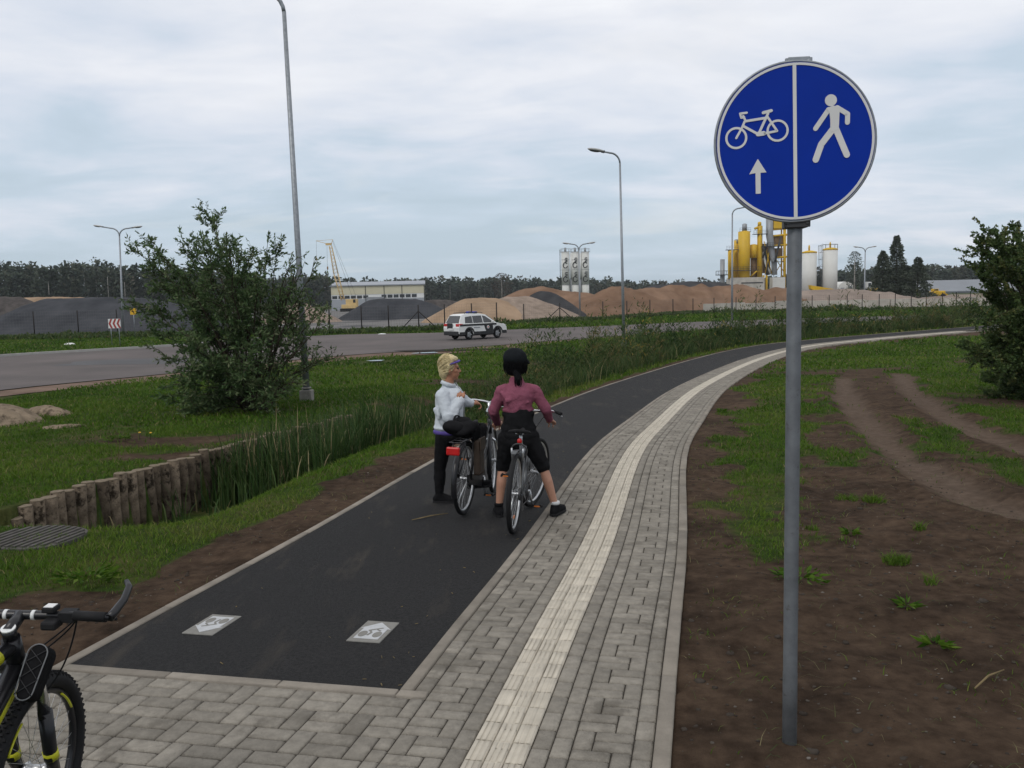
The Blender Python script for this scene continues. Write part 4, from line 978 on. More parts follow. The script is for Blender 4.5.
def weeds():
    """bushy herbs along the ditch and verge far down the path"""
    n = 4600; y_ = RNG.uniform(0, 1, n); s = _st+7+y_**1.25*(SL[-1]-_st-12); o = OL-.75-RNG.beta(1.6, 2.0, n)*(2.9+.05*np.clip(s-16, 0, 40)*.7)
    dens = vnoise(s, o*2, 2.0, 41); k = dens > .34-.1*(o < -4); s, o, dens = s[k], o[k], dens[k]; x, y = curve(s, o); z = surf(x, y)[0]
    n = len(x); prof = sstep(0, .9, OL-.7-o)*.75+.25; lo = np.clip((y-15)/15, .25, 1.0)
    h = np.where(RNG.random(n) < .12, 1.45, 1)*RNG.uniform(.4, 1.2, n)*prof*lo*(.15+1.7*sstep(.3, .75, dens))*1.1
    SV, SF, ST, LV, LD, LL, LW, LT, off = [], [], [], [], [], [], [], [], 0
    per = np.where(y < 30, 34, 22); ix = np.repeat(np.arange(n), per); m_ = len(ix); t = RNG.random(m_)**.7; la = RNG.uniform(0, 2*PI, m_)
    tilt = RNG.uniform(-.25, .25, (n, 2)); P = np.stack([x[ix]+tilt[ix, 0]*h[ix]*t+np.cos(la)*.10*(1-t*.6), y[ix]+tilt[ix, 1]*h[ix]*t+np.sin(la)*.10*(1-t*.6), z[ix]+h[ix]*t], 1)
    D = np.stack([np.cos(la), np.sin(la), RNG.uniform(.2, 1.8, m_)], 1); sc = np.clip(y[ix]/24, .8, 2.0)
    V, Fq = leafcloud(P, D, RNG.uniform(.08, .19, m_)*sc, RNG.uniform(.014, .036, m_)*sc)
    pt = np.clip(RNG.normal(.38, .22, n)+(vnoise(x, y, 5, 43)-.5)*.7, 0, .82); tt = np.clip(pt[ix]+RNG.normal(0, .1, m_), 0, .88)
    fl = (vnoise(x, y, 3.0, 44) > .66)[ix] & (t > .8) & (RNG.random(m_) < .16); tt = np.where(fl, 1.0, tt)
    ob = arr_mesh('verge_weeds', V, Fq, np.full(m_, 4), M['weed'], None, False, {'tint': np.repeat(tt, 4)}); tag(ob, kind='stuff', label='tall weeds growing along the ditch beside the bike path', cat='weeds')
    # dry stalks and grass among them
    n2 = 16000; s = _st+6+RNG.random(n2)**1.2*(SL[-1]-_st-12); o = OL-.6-RNG.random(n2)*3.4; x, y = curve(s, o); z = surf(x, y)[0]
    ob = blades('tall_grass', x, y, z, RNG.uniform(.25, .95, n2)*np.clip((y-11)/14, .4, 1), np.clip(y*.0006, .008, .035), .5, np.clip(RNG.normal(.45, .22, n2), 0, 1), M['reed']); tag(ob, kind='stuff', label='tall grass standing between the ditch weeds', cat='grass')
    # strip of herbs on the far side of the road, along the fence
    fx = np.array([q[0] for q in YN+YN2[1:]]); fy = np.array([q[1] for q in YN+YN2[1:]]); n3 = 2600; x = RNG.uniform(-50, 62, n3); y = np.interp(x, fx, fy)+RNG.normal(-1.2, 1.6, n3); z = base(y)
    hn = vnoise(x, y, 4, 47); per = 8; ix = np.repeat(np.arange(n3), per); m_ = len(ix); h = .10+.6*sstep(.58, .85, hn)*np.where(x > -2, 1, .4); la = RNG.uniform(0, 2*PI, m_); t = RNG.random(m_)
    P = np.stack([x[ix]+np.cos(la)*.25, y[ix]+np.sin(la)*.25, z[ix]+h[ix]*t], 1); D = np.stack([np.cos(la)*.6, np.sin(la)*.6, RNG.uniform(.2, 1.2, m_)], 1)
    V, Fq = leafcloud(P, D, RNG.uniform(.25, .5, m_), RNG.uniform(.1, .2, m_)); ob = arr_mesh('fence_weeds', V, Fq, np.full(m_, 4), M['weed'], None, False, {'tint': np.repeat(np.clip(RNG.normal(.4, .15, m_), 0, .8), 4)}); tag(ob, kind='stuff', label='low weeds along the foot of the yard fence', cat='weeds')
weeds()

# ---------------------------------------------------------------- shrubs
def shrub(name, label, base_px, tips, Y, spread, leaf, nleaf, mt, stems, seed, sub=7, twl=.55, dens=None, inner=.35):
    rr = random.Random(seed); b = at(*base_px, Y); zb = zg(b.x, b.y); b = Vector((b.x, b.y, zb)); t = thing(name, label, 'shrub', b)
    T = [at(px, py, Y+rr.uniform(-spread, spread))-b for px, py in tips]
    stem = MB(); twigs = []
    def sag(A, B, bow, n=6):
        out = []
        for i in range(n+1):
            q = i/n; p = A.lerp(B, q); p = p+Vector((0, 0, bow*math.sin(PI*q))); out.append(p)
        return out
    for e in T:
        A = Vector((rr.uniform(-.16, .16)+e.x*.04, rr.uniform(-.16, .16), 0)); L = (e-A).length; pts = sag(A, e, L*.10)
        pts = [p+Vector((rr.gauss(0, .025), rr.gauss(0, .025), rr.gauss(0, .02)))*L*.5*(0 < i < len(pts)-1) for i, p in enumerate(pts)]
        r0_ = .010+.0075*L*.6; stem.tube(pts, [r0_*(1-.85*i/(len(pts)-1)) for i in range(len(pts))], 6)
        twigs.append((pts[-2], pts[-1], 1.0))
        for k in range(sub):
            q = rr.uniform(inner, 1.0); i = min(int(q*(len(pts)-1)), len(pts)-2); p = pts[i].lerp(pts[i+1], q*(len(pts)-1)-i); dirn = (pts[i+1]-pts[i]).normalized()
            d = (dirn+Vector((rr.gauss(0, .7), rr.gauss(0, .7), rr.gauss(.1, .45)))).normalized(); l = twl*rr.uniform(.6, 1.5)*(1.25-.5*q)
            e2 = p+d*l+Vector((0, 0, .05)); mid = p.lerp(e2, .5)+Vector((0, 0, .04)); stem.tube([p, mid, e2], [.009, .006, .003], 4, caps=False); twigs.append((p, e2, .8))
            for k2 in range(3):
                p3 = p.lerp(e2, rr.uniform(.3, 1)); d3 = (d+Vector((rr.gauss(0, .8), rr.gauss(0, .8), rr.gauss(0, .5)))).normalized(); e3 = p3+d3*l*rr.uniform(.35, .7); stem.tube([p3, e3], [.004, .002], 3, caps=False); twigs.append((p3, e3, .6))
    stem.build('branches', M['bark'], t)
    Ls = np.array([(e-a).length for a, e, w_ in twigs]); pr = Ls.copy()
    if dens: mx_ = np.array([(a.x+e.x)/2 for a, e, w_ in twigs]); pr = pr*(1-(1-dens[2])*sstep(dens[0], dens[1], mx_))
    pr = pr/pr.sum(); ix = RNG.choice(len(twigs), nleaf, p=pr); A = np.array([tuple(a) for a, e, w_ in twigs])[ix]; E = np.array([tuple(e) for a, e, w_ in twigs])[ix]
    q = RNG.random((nleaf, 1))*1.04; P = A+(E-A)*q; D = (E-A)/Ls[ix][:, None]+RNG.normal(0, .75, (nleaf, 3)); P = P+RNG.normal(0, .012, (nleaf, 3))
    l = RNG.uniform(*leaf[0], nleaf); w_ = l*RNG.uniform(*leaf[1], nleaf); V, Fq = leafcloud(P, D, l, w_)
    cl = np.repeat(0, 1); tw = RNG.normal(0, .17, len(twigs))[ix]; tt = np.clip(.42+tw+RNG.normal(0, .13, nleaf), 0, .97)
    arr_mesh('foliage', V, Fq, np.full(nleaf, 4), mt, t, False, {'tint': np.repeat(tt, 4)}); return t
M['willow'] = leafmat('willow_leaves', [(.032, .062, .024), (.058, .102, .036), (.088, .134, .054), (.13, .165, .08), (.19, .20, .12)], .5, .2)
M['thorn'] = leafmat('right_shrub_leaves', [(.028, .052, .017), (.052, .086, .029), (.076, .114, .04), (.11, .135, .05), (.16, .15, .05)], .5, .2)
tl = [(133, 238), (139, 262), (131, 291), (146, 232), (160, 246), (176, 231), (187, 240), (196, 222), (208, 206), (212, 214), (206, 230), (222, 236), (236, 241), (243, 246), (262, 243), (274, 240), (290, 241), (301, 248), (308, 262), (316, 278), (322, 296), (327, 310), (150, 300), (152, 322), (160, 345), (166, 384), (178, 372), (172, 392), (188, 398), (205, 400), (160, 275), (185, 270), (210, 262), (232, 272), (180, 300), (200, 315), (215, 290), (240, 300), (262, 275), (278, 290), (285, 310), (230, 330), (205, 345), (255, 330), (190, 335), (182, 355), (225, 365), (300, 330), (246, 350), (215, 385), (300, 285), (288, 262), (330, 345), (318, 348), (170, 255), (225, 255), (150, 262), (250, 262)]
shrub('willow_bush', 'large dark green willow bush on the lawn, growing left of the tall lamp', (258, 413), [(a+4, b+13) for a, b in tl]+[(262+q*7, 404-abs(q)*5) for q in range(-8, 5)], 18.8, 1.5, ((.07, .125), (.28, .42)), 36000, M['willow'], 12, 5, 12, .42, dens=(.1, 1.0, .33))
# lighter right half keeps more sky between its twigs: no extra leaves there
tr = [(968, 240), (974, 232), (986, 236), (998, 228), (1008, 230), (1020, 222), (1036, 218), (1055, 214), (1080, 222), (1105, 240), (1130, 270), (1145, 310), (1140, 350), (966, 268), (974, 285), (972, 305), (978, 322), (962, 340), (966, 352), (975, 372), (982, 388), (992, 396), (1005, 398), (1000, 262), (1020, 262), (1045, 260), (1075, 270), (1100, 290), (1000, 295), (1025, 300), (1050, 300), (1080, 315), (995, 325), (1015, 335), (1040, 345), (1070, 350), (1100, 350), (990, 355), (1010, 365), (1030, 380), (1060, 385), (1090, 390), (1120, 380), (985, 252), (1012, 246), (1035, 240), (985, 340), (1000, 378)]
tr = [(a+16, b+10) for a, b in tr]
shrub('leafy_bush', 'dense dark bush at the right edge, behind the tyre tracks', (1052, 402), tr, 17.5, 1.5, ((.04, .07), (.5, .75)), 130000, M['thorn'], 12, 9, 14, .42)

# ---------------------------------------------------------------- trees
M['fir'] = leafmat('conifer_needles', [(.06, .076, .062), (.078, .096, .072), (.098, .115, .085), (.125, .135, .105)], .8, .1)
M['far'] = leafmat('far_wood_leaves', [(.036, .050, .044), (.050, .068, .053), (.066, .084, .062), (.086, .096, .068), (.108, .096, .078)], .9, .05)
def tree_pts(H, rad, kind, n, rr):
    t = rr.random(n)
    if kind == 'fir':
        t = .04+.96*t**1.3; rmax = rad*(1-t)**.75*(.85+.2*np.sin(t*31+rr.random()*6)); q = rr.random(n)**.45
    elif kind == 'pine': t = .42+.58*t; rmax = rad*np.sqrt(np.clip(1-((t-.68)/.34)**2, .02, 1)); q = np.sqrt(rr.random(n))
    else: t = .22+.78*t; rmax = rad*np.sqrt(np.clip(1-((t-.58)/.43)**2, .02, 1)); q = np.sqrt(rr.random(n))
    a = rr.uniform(0, 2*PI, n); rmax = rmax*(.7+.5*vnoise(a*2+t*5, t*9, 1, 3, 2)); x = np.cos(a)*rmax*q; y = np.sin(a)*rmax*q
    return np.c_[x, y, t*H], np.c_[np.cos(a), np.sin(a), np.full(n, .1 if kind == 'fir' else .5)]+rr.normal(0, .4, (n, 3))
def single_tree(name, label, px, ytop, Y, rad, kind, n, leaf, mt=None, group=None, bare=False, seed=0):
    rr = np.random.default_rng(seed); c = at(px, 300, Y); zb = float(base(Y)); H = at(px, ytop, Y).z-zb; t = thing(name, label, 'tree', (c.x, c.y, zb), 0, group)
    mb = MB(); mb.tube([(0, 0, -.1), (.05, 0, H*.5), (0, 0, H*.97)], [H*.016+.05, H*.01+.03, .02], 7); mb.build('trunk', M['birch'] if kind == 'birch' else M['bark'], t)
    br = MB(); rq = random.Random(seed)
    for k in range(26):
        z = H*rq.uniform(.15, .95); a = rq.uniform(0, 6.28); l = rad*(1-z/H)**.7*rq.uniform(.7, 1.1)+.2; br.tube([(0, 0, z), (math.cos(a)*l, math.sin(a)*l, z+l*(.15 if kind == 'fir' else .5))], [.035, .01], 4, caps=False)
    br.tube([(0, 0, H*.1), (0, 0, H*.5), (0, 0, H*.95)], [.05, .035, .015], 5)
    br.build('branches', M['bark'], t)
    P, D = tree_pts(H, rad, kind, n, rr); V, Fq = leafcloud(P, D, rr.uniform(*leaf, n), rr.uniform(*leaf, n)*.5); tt = np.clip(rr.normal(.4, .2, n), 0, 1)
    arr_mesh('crown', V, Fq, np.full(n, 4), mt or M['fir'], t, False, {'tint': np.repeat(tt, 4)})
gt_ = 'trees behind the pinkish gravel'
single_tree('conifer_tree', 'tallest pointed dark conifer behind the pinkish gravel', 895.5, 236.5, 150, 3.3, 'fir', 4600, (.3, .6), None, gt_, seed=1)
single_tree('conifer_tree', 'dark conifer of middle height left of the tallest one', 882, 252, 150, 3.3, 'fir', 4000, (.3, .6), None, gt_, seed=2)
single_tree('conifer_tree', 'broad low dark conifer right of the tallest one', 917, 258, 148, 3.5, 'fir', 3600, (.3, .6), None, gt_, seed=3)
single_tree('conifer_tree', 'small dark conifer squeezed between the tallest and the broad one', 906, 266, 152, 2.6, 'fir', 2400, (.3, .6), None, gt_, seed=4)
single_tree('birch_tree', 'thin airy birch behind the twin-arm lamp by the tanks', 854, 252, 165, 1.7, 'birch', 1500, (.18, .36), None, gt_, seed=5)
M['rust'] = leafmat('brown_twigs', [(.07, .055, .048), (.10, .08, .068), (.13, .105, .09)], .9, .1)
single_tree('bare_tree', 'round reddish brown tree standing before the far wood behind the sand heap', 502, 273.5, 300, 3.6, 'birch', 900, (.3, .7), M['rust'], None, seed=6)
def wood():
    rr = np.random.default_rng(5); VV, FF, TT, off = [], [], [], 0; tr_ = MB()
    segs = [(-40, 265, 290, 60, 0), (0, 266, 290, 60, 0), (60, 264.5, 290, 75, 0), (120, 268, 300, 70, 0), (180, 270, 320, 60, 0), (240, 276, 360, 70, 0), (310, 279, 420, 60, 0), (380, 283, 500, 60, 1), (440, 281, 500, 60, 1), (500, 280.5, 500, 60, 1), (560, 281.5, 520, 60, 1), (620, 284, 560, 60, 1), (680, 284.5, 560, 60, 1), (740, 283.5, 540, 60, 1), (800, 277, 480, 60, 1), (850, 270, 430, 50, 0), (900, 268.5, 420, 50, 0), (950, 266, 400, 55, 0), (1000, 264, 390, 60, 0), (1060, 262, 390, 60, 0)]
    xs_ = np.array([s[0] for s in segs]); 
    for px in np.arange(-60, 1080, 3.1):
        for row in range(3):
            yt = np.interp(px, xs_, [s[1] for s in segs]); Yd = np.interp(px, xs_, [s[2] for s in segs])+row*14+rr.uniform(-6, 6); p = px+rr.uniform(-2.5, 2.5); c = at(p, 290, Yd); zb = -1.0
            yj = yt+rr.normal(1.9, 2.9)+1.5*math.sin(px*.045)*math.sin(px*.017)*(1 if yt < 275 else .7)-(2.2 if rr.random() < .08 else 0); H = max(3.5, at(p, yj, Yd).z-zb); kind = ('fir', 'pine', 'birch')[rr.choice(3, p=(.5, .15, .35))]; n = 210 if row == 0 else 100; sc = Yd/300
            P, D = tree_pts(H, rr.uniform(1.9, 3.1)*sc**.6*(H/13)**.5, kind, n, rr)
            if row == 0 and kind != 'fir': P[:, 2] = np.where(rr.random(n) < .3, P[:, 2]*.5, P[:, 2])
            V, Fq = leafcloud(P+np.array([c.x, c.y, zb]), D, rr.uniform(.8, 1.7, n)*sc**.7, rr.uniform(.6, 1.1, n)*sc**.7); VV.append(V); FF.append(Fq+off); off += len(V)
            TT.append(np.repeat(np.clip(rr.normal(.35, .1, n)+rr.normal(0, .2)+(.25 if kind == 'birch' else 0), 0, 1), 4))
            if row == 0 and kind != 'fir' and rr.random() < .2: tr_.tube([(c.x, c.y-2.4, zb), (c.x+rr.normal(0, .2), c.y-2.4, zb+H*.75)], [.16, .07], 4)
            elif row == 0 and False: tr_.tube([(c.x, c.y, zb), (c.x, c.y, zb+H*.8)], [.18, .05], 4)
    V = np.concatenate(VV); Fq = np.concatenate(FF); o = arr_mesh('far_wood', V, Fq, np.full(len(Fq), 4), M['far'], None, False, {'tint': np.concatenate(TT)}); tag(o, 'dark mixed wood along the horizon beyond the quarry yard', 'wood', None, 'stuff')
    t = tr_.build('far_wood_trunks', M['birch']); tag(t, 'pale thin trunks in the far wood', 'wood', None, 'stuff')
wood()
# ---------------------------------------------------------------- the blue round sign
def traffic_sign():
    g = G(789.5, 737); z0 = zg(g.x, g.y); t = thing('traffic_sign', 'round blue shared path sign with bicycle, arrow and pedestrian on a grey pole', 'traffic sign', (g.x, g.y, z0))
    zc = at(797, 144, g.y).z-z0; H = zc+.33
    p = MB(); p.lathe([(.0305, -.2), (.0305, .32), (.0295, .325), (.0295, H-.015), (.026, H)], 20); p.build('pole', M['polesteel'], t)
    dx = (797-512)/F*g.y-g.x
    yaw = math.atan2(-g.x, g.y)*.3
    X0 = Matrix.Translation((-.015, 0, zc))@Matrix.Rotation(yaw, 4, 'Z')@Matrix.Rotation(R(-1.1), 4, 'Y')@Matrix(((1, 0, 0, 0), (0, 0, -1, 0), (0, 1, 0, 0), (0, 0, 0, 1)))   # local xy = plate, z towards viewer
    RR = .308
    MB().lathe([(RR-.005, .046), (RR-.002, .05), (RR-.002, .054)], 72, 0, X0).lathe([(.001, .0535), (RR-.003, .0535)], 72, 0, X0).build('plate', M['blue'], t)
    MB().ring((0, 0, .047), (0, 0, 1), RR+.003, .0055, 72, 8, 0, X0).build('rim', M['steel'], t)
    plate = [c for c in t.children if c.name.startswith('plate')][0]
    Zf, Zt = .0545, .0562
    rg = MB(); n = 96; ro, ri = RR-.004, RR-.0135
    rg.add([(r*math.cos(2*PI*k/n), r*math.sin(2*PI*k/n), z) for z in (Zf, Zt) for r in (ri, ro) for k in range(n)],
           [(2*n+k, 3*n+k, 3*n+(k+1) % n, 2*n+(k+1) % n) for k in range(n)]+[(k, (k+1) % n, 2*n+(k+1) % n, 2*n+k)[::-1] for k in range(n)]+[(n+k, n+(k+1) % n, 3*n+(k+1) % n, 3*n+k) for k in range(n)], 0, False, X0)
    rg.build('border', M['signwhite'], plate)
    MB().prism([(-.0075, -RR+.01), (.0065, -RR+.01), (.0065, RR-.01), (-.0075, RR-.01)], Zf, Zt+.0004, 0, X0).build('divider', M['signwhite'], plate)
    sx = lambda x: (x-409.5)/316*RR; sy = lambda y: (389-y)/302*RR
    S = lambda *pp: [(sx(x), sy(y)) for x, y in pp]
    def stroke(mb, pts, w, z1=Zt, closed=False):
        pts = [Vector((*p, 0)) for p in pts]
        for a, b in zip(pts[:-1], pts[1:]):
            d = (b-a).normalized(); nrm = Vector((-d.y, d.x, 0))*w/2; mb.prism([tuple((a+nrm)[:2]), tuple((b+nrm)[:2]), tuple((b-nrm)[:2]), tuple((a-nrm)[:2])], Zf, z1, 0, X0)
        for q in pts: mb.prism([(q.x+w/2*math.cos(k*PI/6), q.y+w/2*math.sin(k*PI/6)) for k in range(12)], Zf, z1-.0001, 0, X0)
    def ring2(mb, c, r, w, z1=Zt):
        n = 40; vs = [(c[0]+q*math.cos(2*PI*k/n), c[1]+q*math.sin(2*PI*k/n), z) for z in (Zf, z1) for q in (r-w/2, r+w/2) for k in range(n)]
        mb.add(vs, [(2*n+k, 3*n+k, 3*n+(k+1) % n, 2*n+(k+1) % n) for k in range(n)], 0, False, X0)
    b = MB(); ww = 9/316*RR
    ring2(b, S((175, 362))[0], 39/310*RR, ww); ring2(b, S((340, 343))[0], 39/310*RR, ww, Zt+.0002)
    for k, (pp, w_) in enumerate(((((175, 362), (198, 325), (212, 296), (204, 280)), 9), (((192, 270), (218, 268)), 9), (((192, 271), (196, 286), (208, 284)), 8), (((213, 300), (296, 292)), 10), (((204, 318), (262, 352)), 10), (((265, 350), (303, 276)), 10), (((284, 272), (316, 266)), 12), (((300, 288), (338, 344), (268, 354)), 9), (((262, 352), (285, 350)), 18))):
        stroke(b, S(*pp), w_/316*RR, Zt+.0003+.0001*k)
    b.build('bicycle_symbol', M['signwhite'], plate)
    MB().prism(S((250, 580), (270, 580), (270, 500), (294, 500), (260, 446), (225, 504), (250, 500)), Zf, Zt, 0, X0).build('arrow_symbol', M['signwhite'], plate)
    m_ = MB(); c = S((551, 241))[0]; m_.prism([(c[0]+.0228*math.cos(k*PI/12), c[1]+.0228*math.sin(k*PI/12)) for k in range(24)], Zf, Zt, 0, X0)
    m_.prism(S((532, 270), (560, 262), (585, 268), (582, 330), (580, 352), (548, 362), (548, 315), (545, 290)), Zf, Zt+.0019, 0, X0)
    for k, (pp, w_) in enumerate((((( 542, 275), (490, 344)), 19), (((575, 270), (616, 296), (615, 328)), 19), (((562, 345), (512, 405), (490, 462)), 25), (((568, 345), (612, 450)), 25))): stroke(m_, S(*pp), w_/316*RR, Zt+.0003*(k+1))
    m_.build('pedestrian_symbol', M['signwhite'], plate)
    Xb = Matrix.Translation((0, 0, 0))@Matrix.Rotation(yaw, 4, 'Z')
    for z in (zc+.312, zc-.318):
        k_ = MB(); k_.box((0, .0, z), (.085, .09, .035), 0, Xb); k_.box((0, -.035, z), (.105, .012, .03), 0, Xb); k_.ring((0, 0, z), (0, 0, 1), .034, .008, 20, 6)
        for s in (-.038, .038): k_.lathe([(.008, -.048), (.008, -.03)], 6, 0, Xb@Matrix.Translation((s, 0, z))@Matrix.Rotation(PI/2, 4, 'X').inverted())
        k_.build('clamp', M['steel'] if z > zc else M['darksteel'], t, .003)
traffic_sign()

# ---------------------------------------------------------------- marking slabs in the asphalt
def slab(px, sgn, label):
    c = G(*px); S, O = s_o([c.x], [c.y]); S, O = float(S[0]), float(O[0]); i = int(S/DS); rz = math.atan2(TY[i], TX[i])-PI/2
    t = thing('marking_slab', label, 'path marking', (c.x, c.y, float(base(c.y))+.001), rz, 'bicycle marking slabs in the asphalt')
    til = Matrix.Rotation(-math.atan(.03)*1, 4, 'X')
    o = MB().box((0, 0, -.015), (.205, .33, .04), 0, til).build('slab', M['slab'], t, .003)
    f = (lambda x, y: (x, y)) if sgn > 0 else (lambda x, y: (-x, -y))
    ar = [(-.075, -.125), (.075, -.125), (.075, .04), (.095, .035), (.0, .14), (-.095, .035), (-.075, .04)]
    MB().prism([f(*p) for p in ar], .0052, .0068, 0, til).build('arrow', M['marking'], t)
    b = MB()
    for x in (-.045, .045): b.prism([f(x+.026*math.cos(k*PI/9), -.055+.045*math.sin(k*PI/9)) for k in range(18)], .0068, .0082, 0, til)
    for k, (p, q, w_) in enumerate((((-.03, .0), (.02, .035), .013), ((.02, .035), (.045, .05), .012), ((-.02, .0), (.0, -.03), .012), ((.0, -.03), (-.01, -.075), .012), ((.02, .02), (.045, .0), .01))):
        p, q = Vector((*p, 0)), Vector((*q, 0)); n = (q-p).normalized(); n = Vector((-n.y, n.x, 0))*w_/2
        b.prism([f(*v[:2]) for v in (p+n, q+n, q-n, p-n)], .0068, .0083+.0002*k, 0, til)
    b.build('bicycle_symbol', M['slab'], t)
slab((212.5, 625), -1, 'pale slab with white arrow pointing towards the camera, left one on the asphalt')
slab((373.5, 632), 1, 'pale slab with white arrow pointing away, right one on the asphalt')

# ---------------------------------------------------------------- the car
def car():
    c = G(476, 339.2); rz = R(39); t = thing('patrol_car', 'white compact off-roader with dark stripe and roof light bar driving along the road', 'car', (c.x, c.y, float(base(c.y))+.03), rz)
    t.scale = (.90, .96, 1.02); W = .90; XZ = Matrix(((1, 0, 0, 0), (0, 0, 1, 0), (0, 1, 0, 0), (0, 0, 0, 1)))
    def arch(cx, r, n=8): return [(cx+r*math.cos(a), .36+r*math.sin(a)) for a in np.linspace(0, PI, n)]
    low = [(-2.2, .42), (-2.22, .8), (-2.14, 1.0), (1.35, 1.02), (1.95, .90), (2.16, .74), (2.2, .45), (2.1, .34)]+[(1.33+.40, .34)]+arch(1.33, .4)+[(1.33-.4, .34), (-1.27+.4, .34)]+arch(-1.27, .4)+[(-1.27-.4, .34), (-2.1, .34)]
    b = MB(); b.prism(low, -W, W, 0, XZ)
    up_ = [(-2.14, 1.0), (-1.98, 1.30), (-1.80, 1.58), (-1.5, 1.645), (-.2, 1.665), (.35, 1.58), (1.25, 1.03), (1.35, 1.0)]
    n = len(up_); vs = []
    for s in (-1, 1):
        for x, z in up_: vs.append((x, s*(W-.015-max(0, z-1.0)*.36), z))
    b.add(vs, [tuple(range(n))[::-1] if False else tuple(range(n)), tuple(range(n, 2*n))[::-1]]+[(i, n+i, n+(i+1) % n, (i+1) % n) for i in range(n)])
    bo = b.build('body', M['white'], t, .035)
    yw = lambda z: W-.015-max(0, z-1.0)*.36+.012
    def side_glass(pts, s, name='side_window'):
        v = [(x, s*yw(z), z) for x, z in pts]+[(x, s*(yw(z)-.03), z) for x, z in pts]; k = len(pts); MB().add(v, [tuple(range(k)), tuple(range(k, 2*k))[::-1]]+[(i, k+i, k+(i+1) % k, (i+1) % k) for i in range(k)]).build(name, M['glass'], t)
    for s in (-1, 1):
        side_glass([(-1.62, 1.08), (-1.52, 1.47), (-.93, 1.52), (-.93, 1.07)], s); side_glass([(-.87, 1.07), (-.87, 1.52), (-.05, 1.53), (-.02, 1.07)], s); side_glass([(.06, 1.07), (.04, 1.53), (.32, 1.47), (1.0, 1.07)], s)
        MB().box((-.45, s*(W+.006), .955), (3.3, .02, .12)).build('stripe', M['plastic'], t)
        d = MB(); v = [(.12, .42), (.42, 1.0), (.92, 1.0), (.92, .42)]; d.prism([(.32, .40), (.18, .62), (.05, .92), (.86, .92), (.92, .40)], s*(W+.004)-.008, s*(W+.004)+.008, 0, XZ); dd = d.build('door_panel', M['plastic'], t)
        e = MB(); e.prism([(.42+.11*math.cos(k*PI/8), .78+.11*math.sin(k*PI/8)) for k in range(16)], s*(W+.016)-.006, s*(W+.016)+.006, 0, XZ); e.build('roundel', M['white'], dd)
        e = MB(); e.prism([(.42+.05*math.cos(k*PI/4), .78+.05*math.sin(k*PI/4)) for k in range(8)], s*(W+.024)-.006, s*(W+.024)+.006, 0, XZ); e.build('emblem', M['red'], dd)
        sl = MB()
        for x0, x1 in ((-2.16, -1.72), (-.83, .90), (1.76, 2.15)): sl.box(((x0+x1)/2, s*(W+.0), .42), (x1-x0, .05, .2))
        sl.build('sill_cladding', M['plastic'], t)
        MB().box((-.6, s*(W+.012), .78), (.55, .02, .05)).box((.75, s*(W+.012), .88), (.02, .02, .02)).build('trim', M['plantgrey'], t)
        MB().box((.78, s*(W+.1), 1.12), (.14, .2, .13)).build('mirror', M['white'], t, .03)
        MB().tube([(-1.5, s*.62, 1.67), (-1.4, s*.62, 1.72), (.0, s*.62, 1.735), (.15, s*.62, 1.68)], .018, 6).build('roof_rail', M['darksteel'], t)
        for x in (1.33, -1.27):
            wl = thing('wheel', None, None); wl.parent = t; wl.location = (x, s*(W-.11), .345)
            MB().ring((0, 0, 0), (0, 1, 0), .25, .1, 28, 8).build('tyre', M['black'], wl)
            q = MB(); q.lathe([(.02, -.06*s), (.22, -.05*s), (.24, .02*s)], 20, 0, Matrix.Rotation(PI/2, 4, 'X')); 
            for k in range(5): a = k*2*PI/5; q.box((.12*math.cos(a), s*.075, .12*math.sin(a)), (.2, .02, .06), rot=(0, -a, 0))
            q.build('rim', M['hub'], wl)
            MB().prism(arch(x, .47, 12)+arch(x, .40, 12)[::-1], s*(W+.004)-.02, s*(W+.004)+.02, 0, XZ).build('arch_cladding', M['plastic'], t)
        MB().box((-2.13, s*.70, .96), (.16, .36, .17)).box((-2.0, s*.885, .98), (.28, .06, .13)).build('tail_light', M['red'], t, .02)
        MB().box((2.02, s*.68, .84), (.3, .36, .12), rot=(0, .35, 0)).build('headlight', M['chrome'], t, .03)
    v = [(-2.10, -.74, 1.09), (-2.10, .74, 1.09), (-1.835, .62, 1.535), (-1.835, -.62, 1.535)]; nn = Vector((-.86, 0, .5))*.02
    MB().add([Vector(p)+nn for p in v]+v, [(0, 1, 2, 3)[::-1], (4, 5, 6, 7), (0, 1, 5, 4), (1, 2, 6, 5), (2, 3, 7, 6), (3, 0, 4, 7)]).build('rear_window', M['glass'], t)
    v = [(.44, -.66, 1.545), (.44, .66, 1.545), (1.22, .80, 1.07), (1.22, -.80, 1.07)]; nn = Vector((.5, 0, .86))*.02
    MB().add([Vector(p)+nn for p in v]+v, [(0, 1, 2, 3)[::-1], (4, 5, 6, 7), (0, 1, 5, 4), (1, 2, 6, 5), (2, 3, 7, 6), (3, 0, 4, 7)]).build('windscreen', M['glass'], t)
    MB().box((-2.18, 0, .44), (.16, 1.7, .26)).build('rear_bumper', M['plastic'], t, .04); MB().box((2.14, 0, .48), (.18, 1.66, .3)).build('front_bumper', M['plastic'], t, .05)
    MB().box((-2.235, .12, .90), (.03, .62, .36)).build('rear_panel', M['plastic'], t, .01); MB().box((-2.262, 0, .70), (.02, .52, .11)).build('number_plate', M['white'], t)
    lb = MB().box((-.35, 0, 1.715), (.24, 1.05, .1)).build('light_bar', M['plastic'], t, .02)
    for s in (-1, 1): MB().box((-.35, s*.35, 1.745), (.26, .3, .09)).build('light_lens', M['blue'], lb, .02)
    MB().box((-.1, 0, .32), (3.6, 1.4, .14)).build('underbody', M['black'], t)
car()

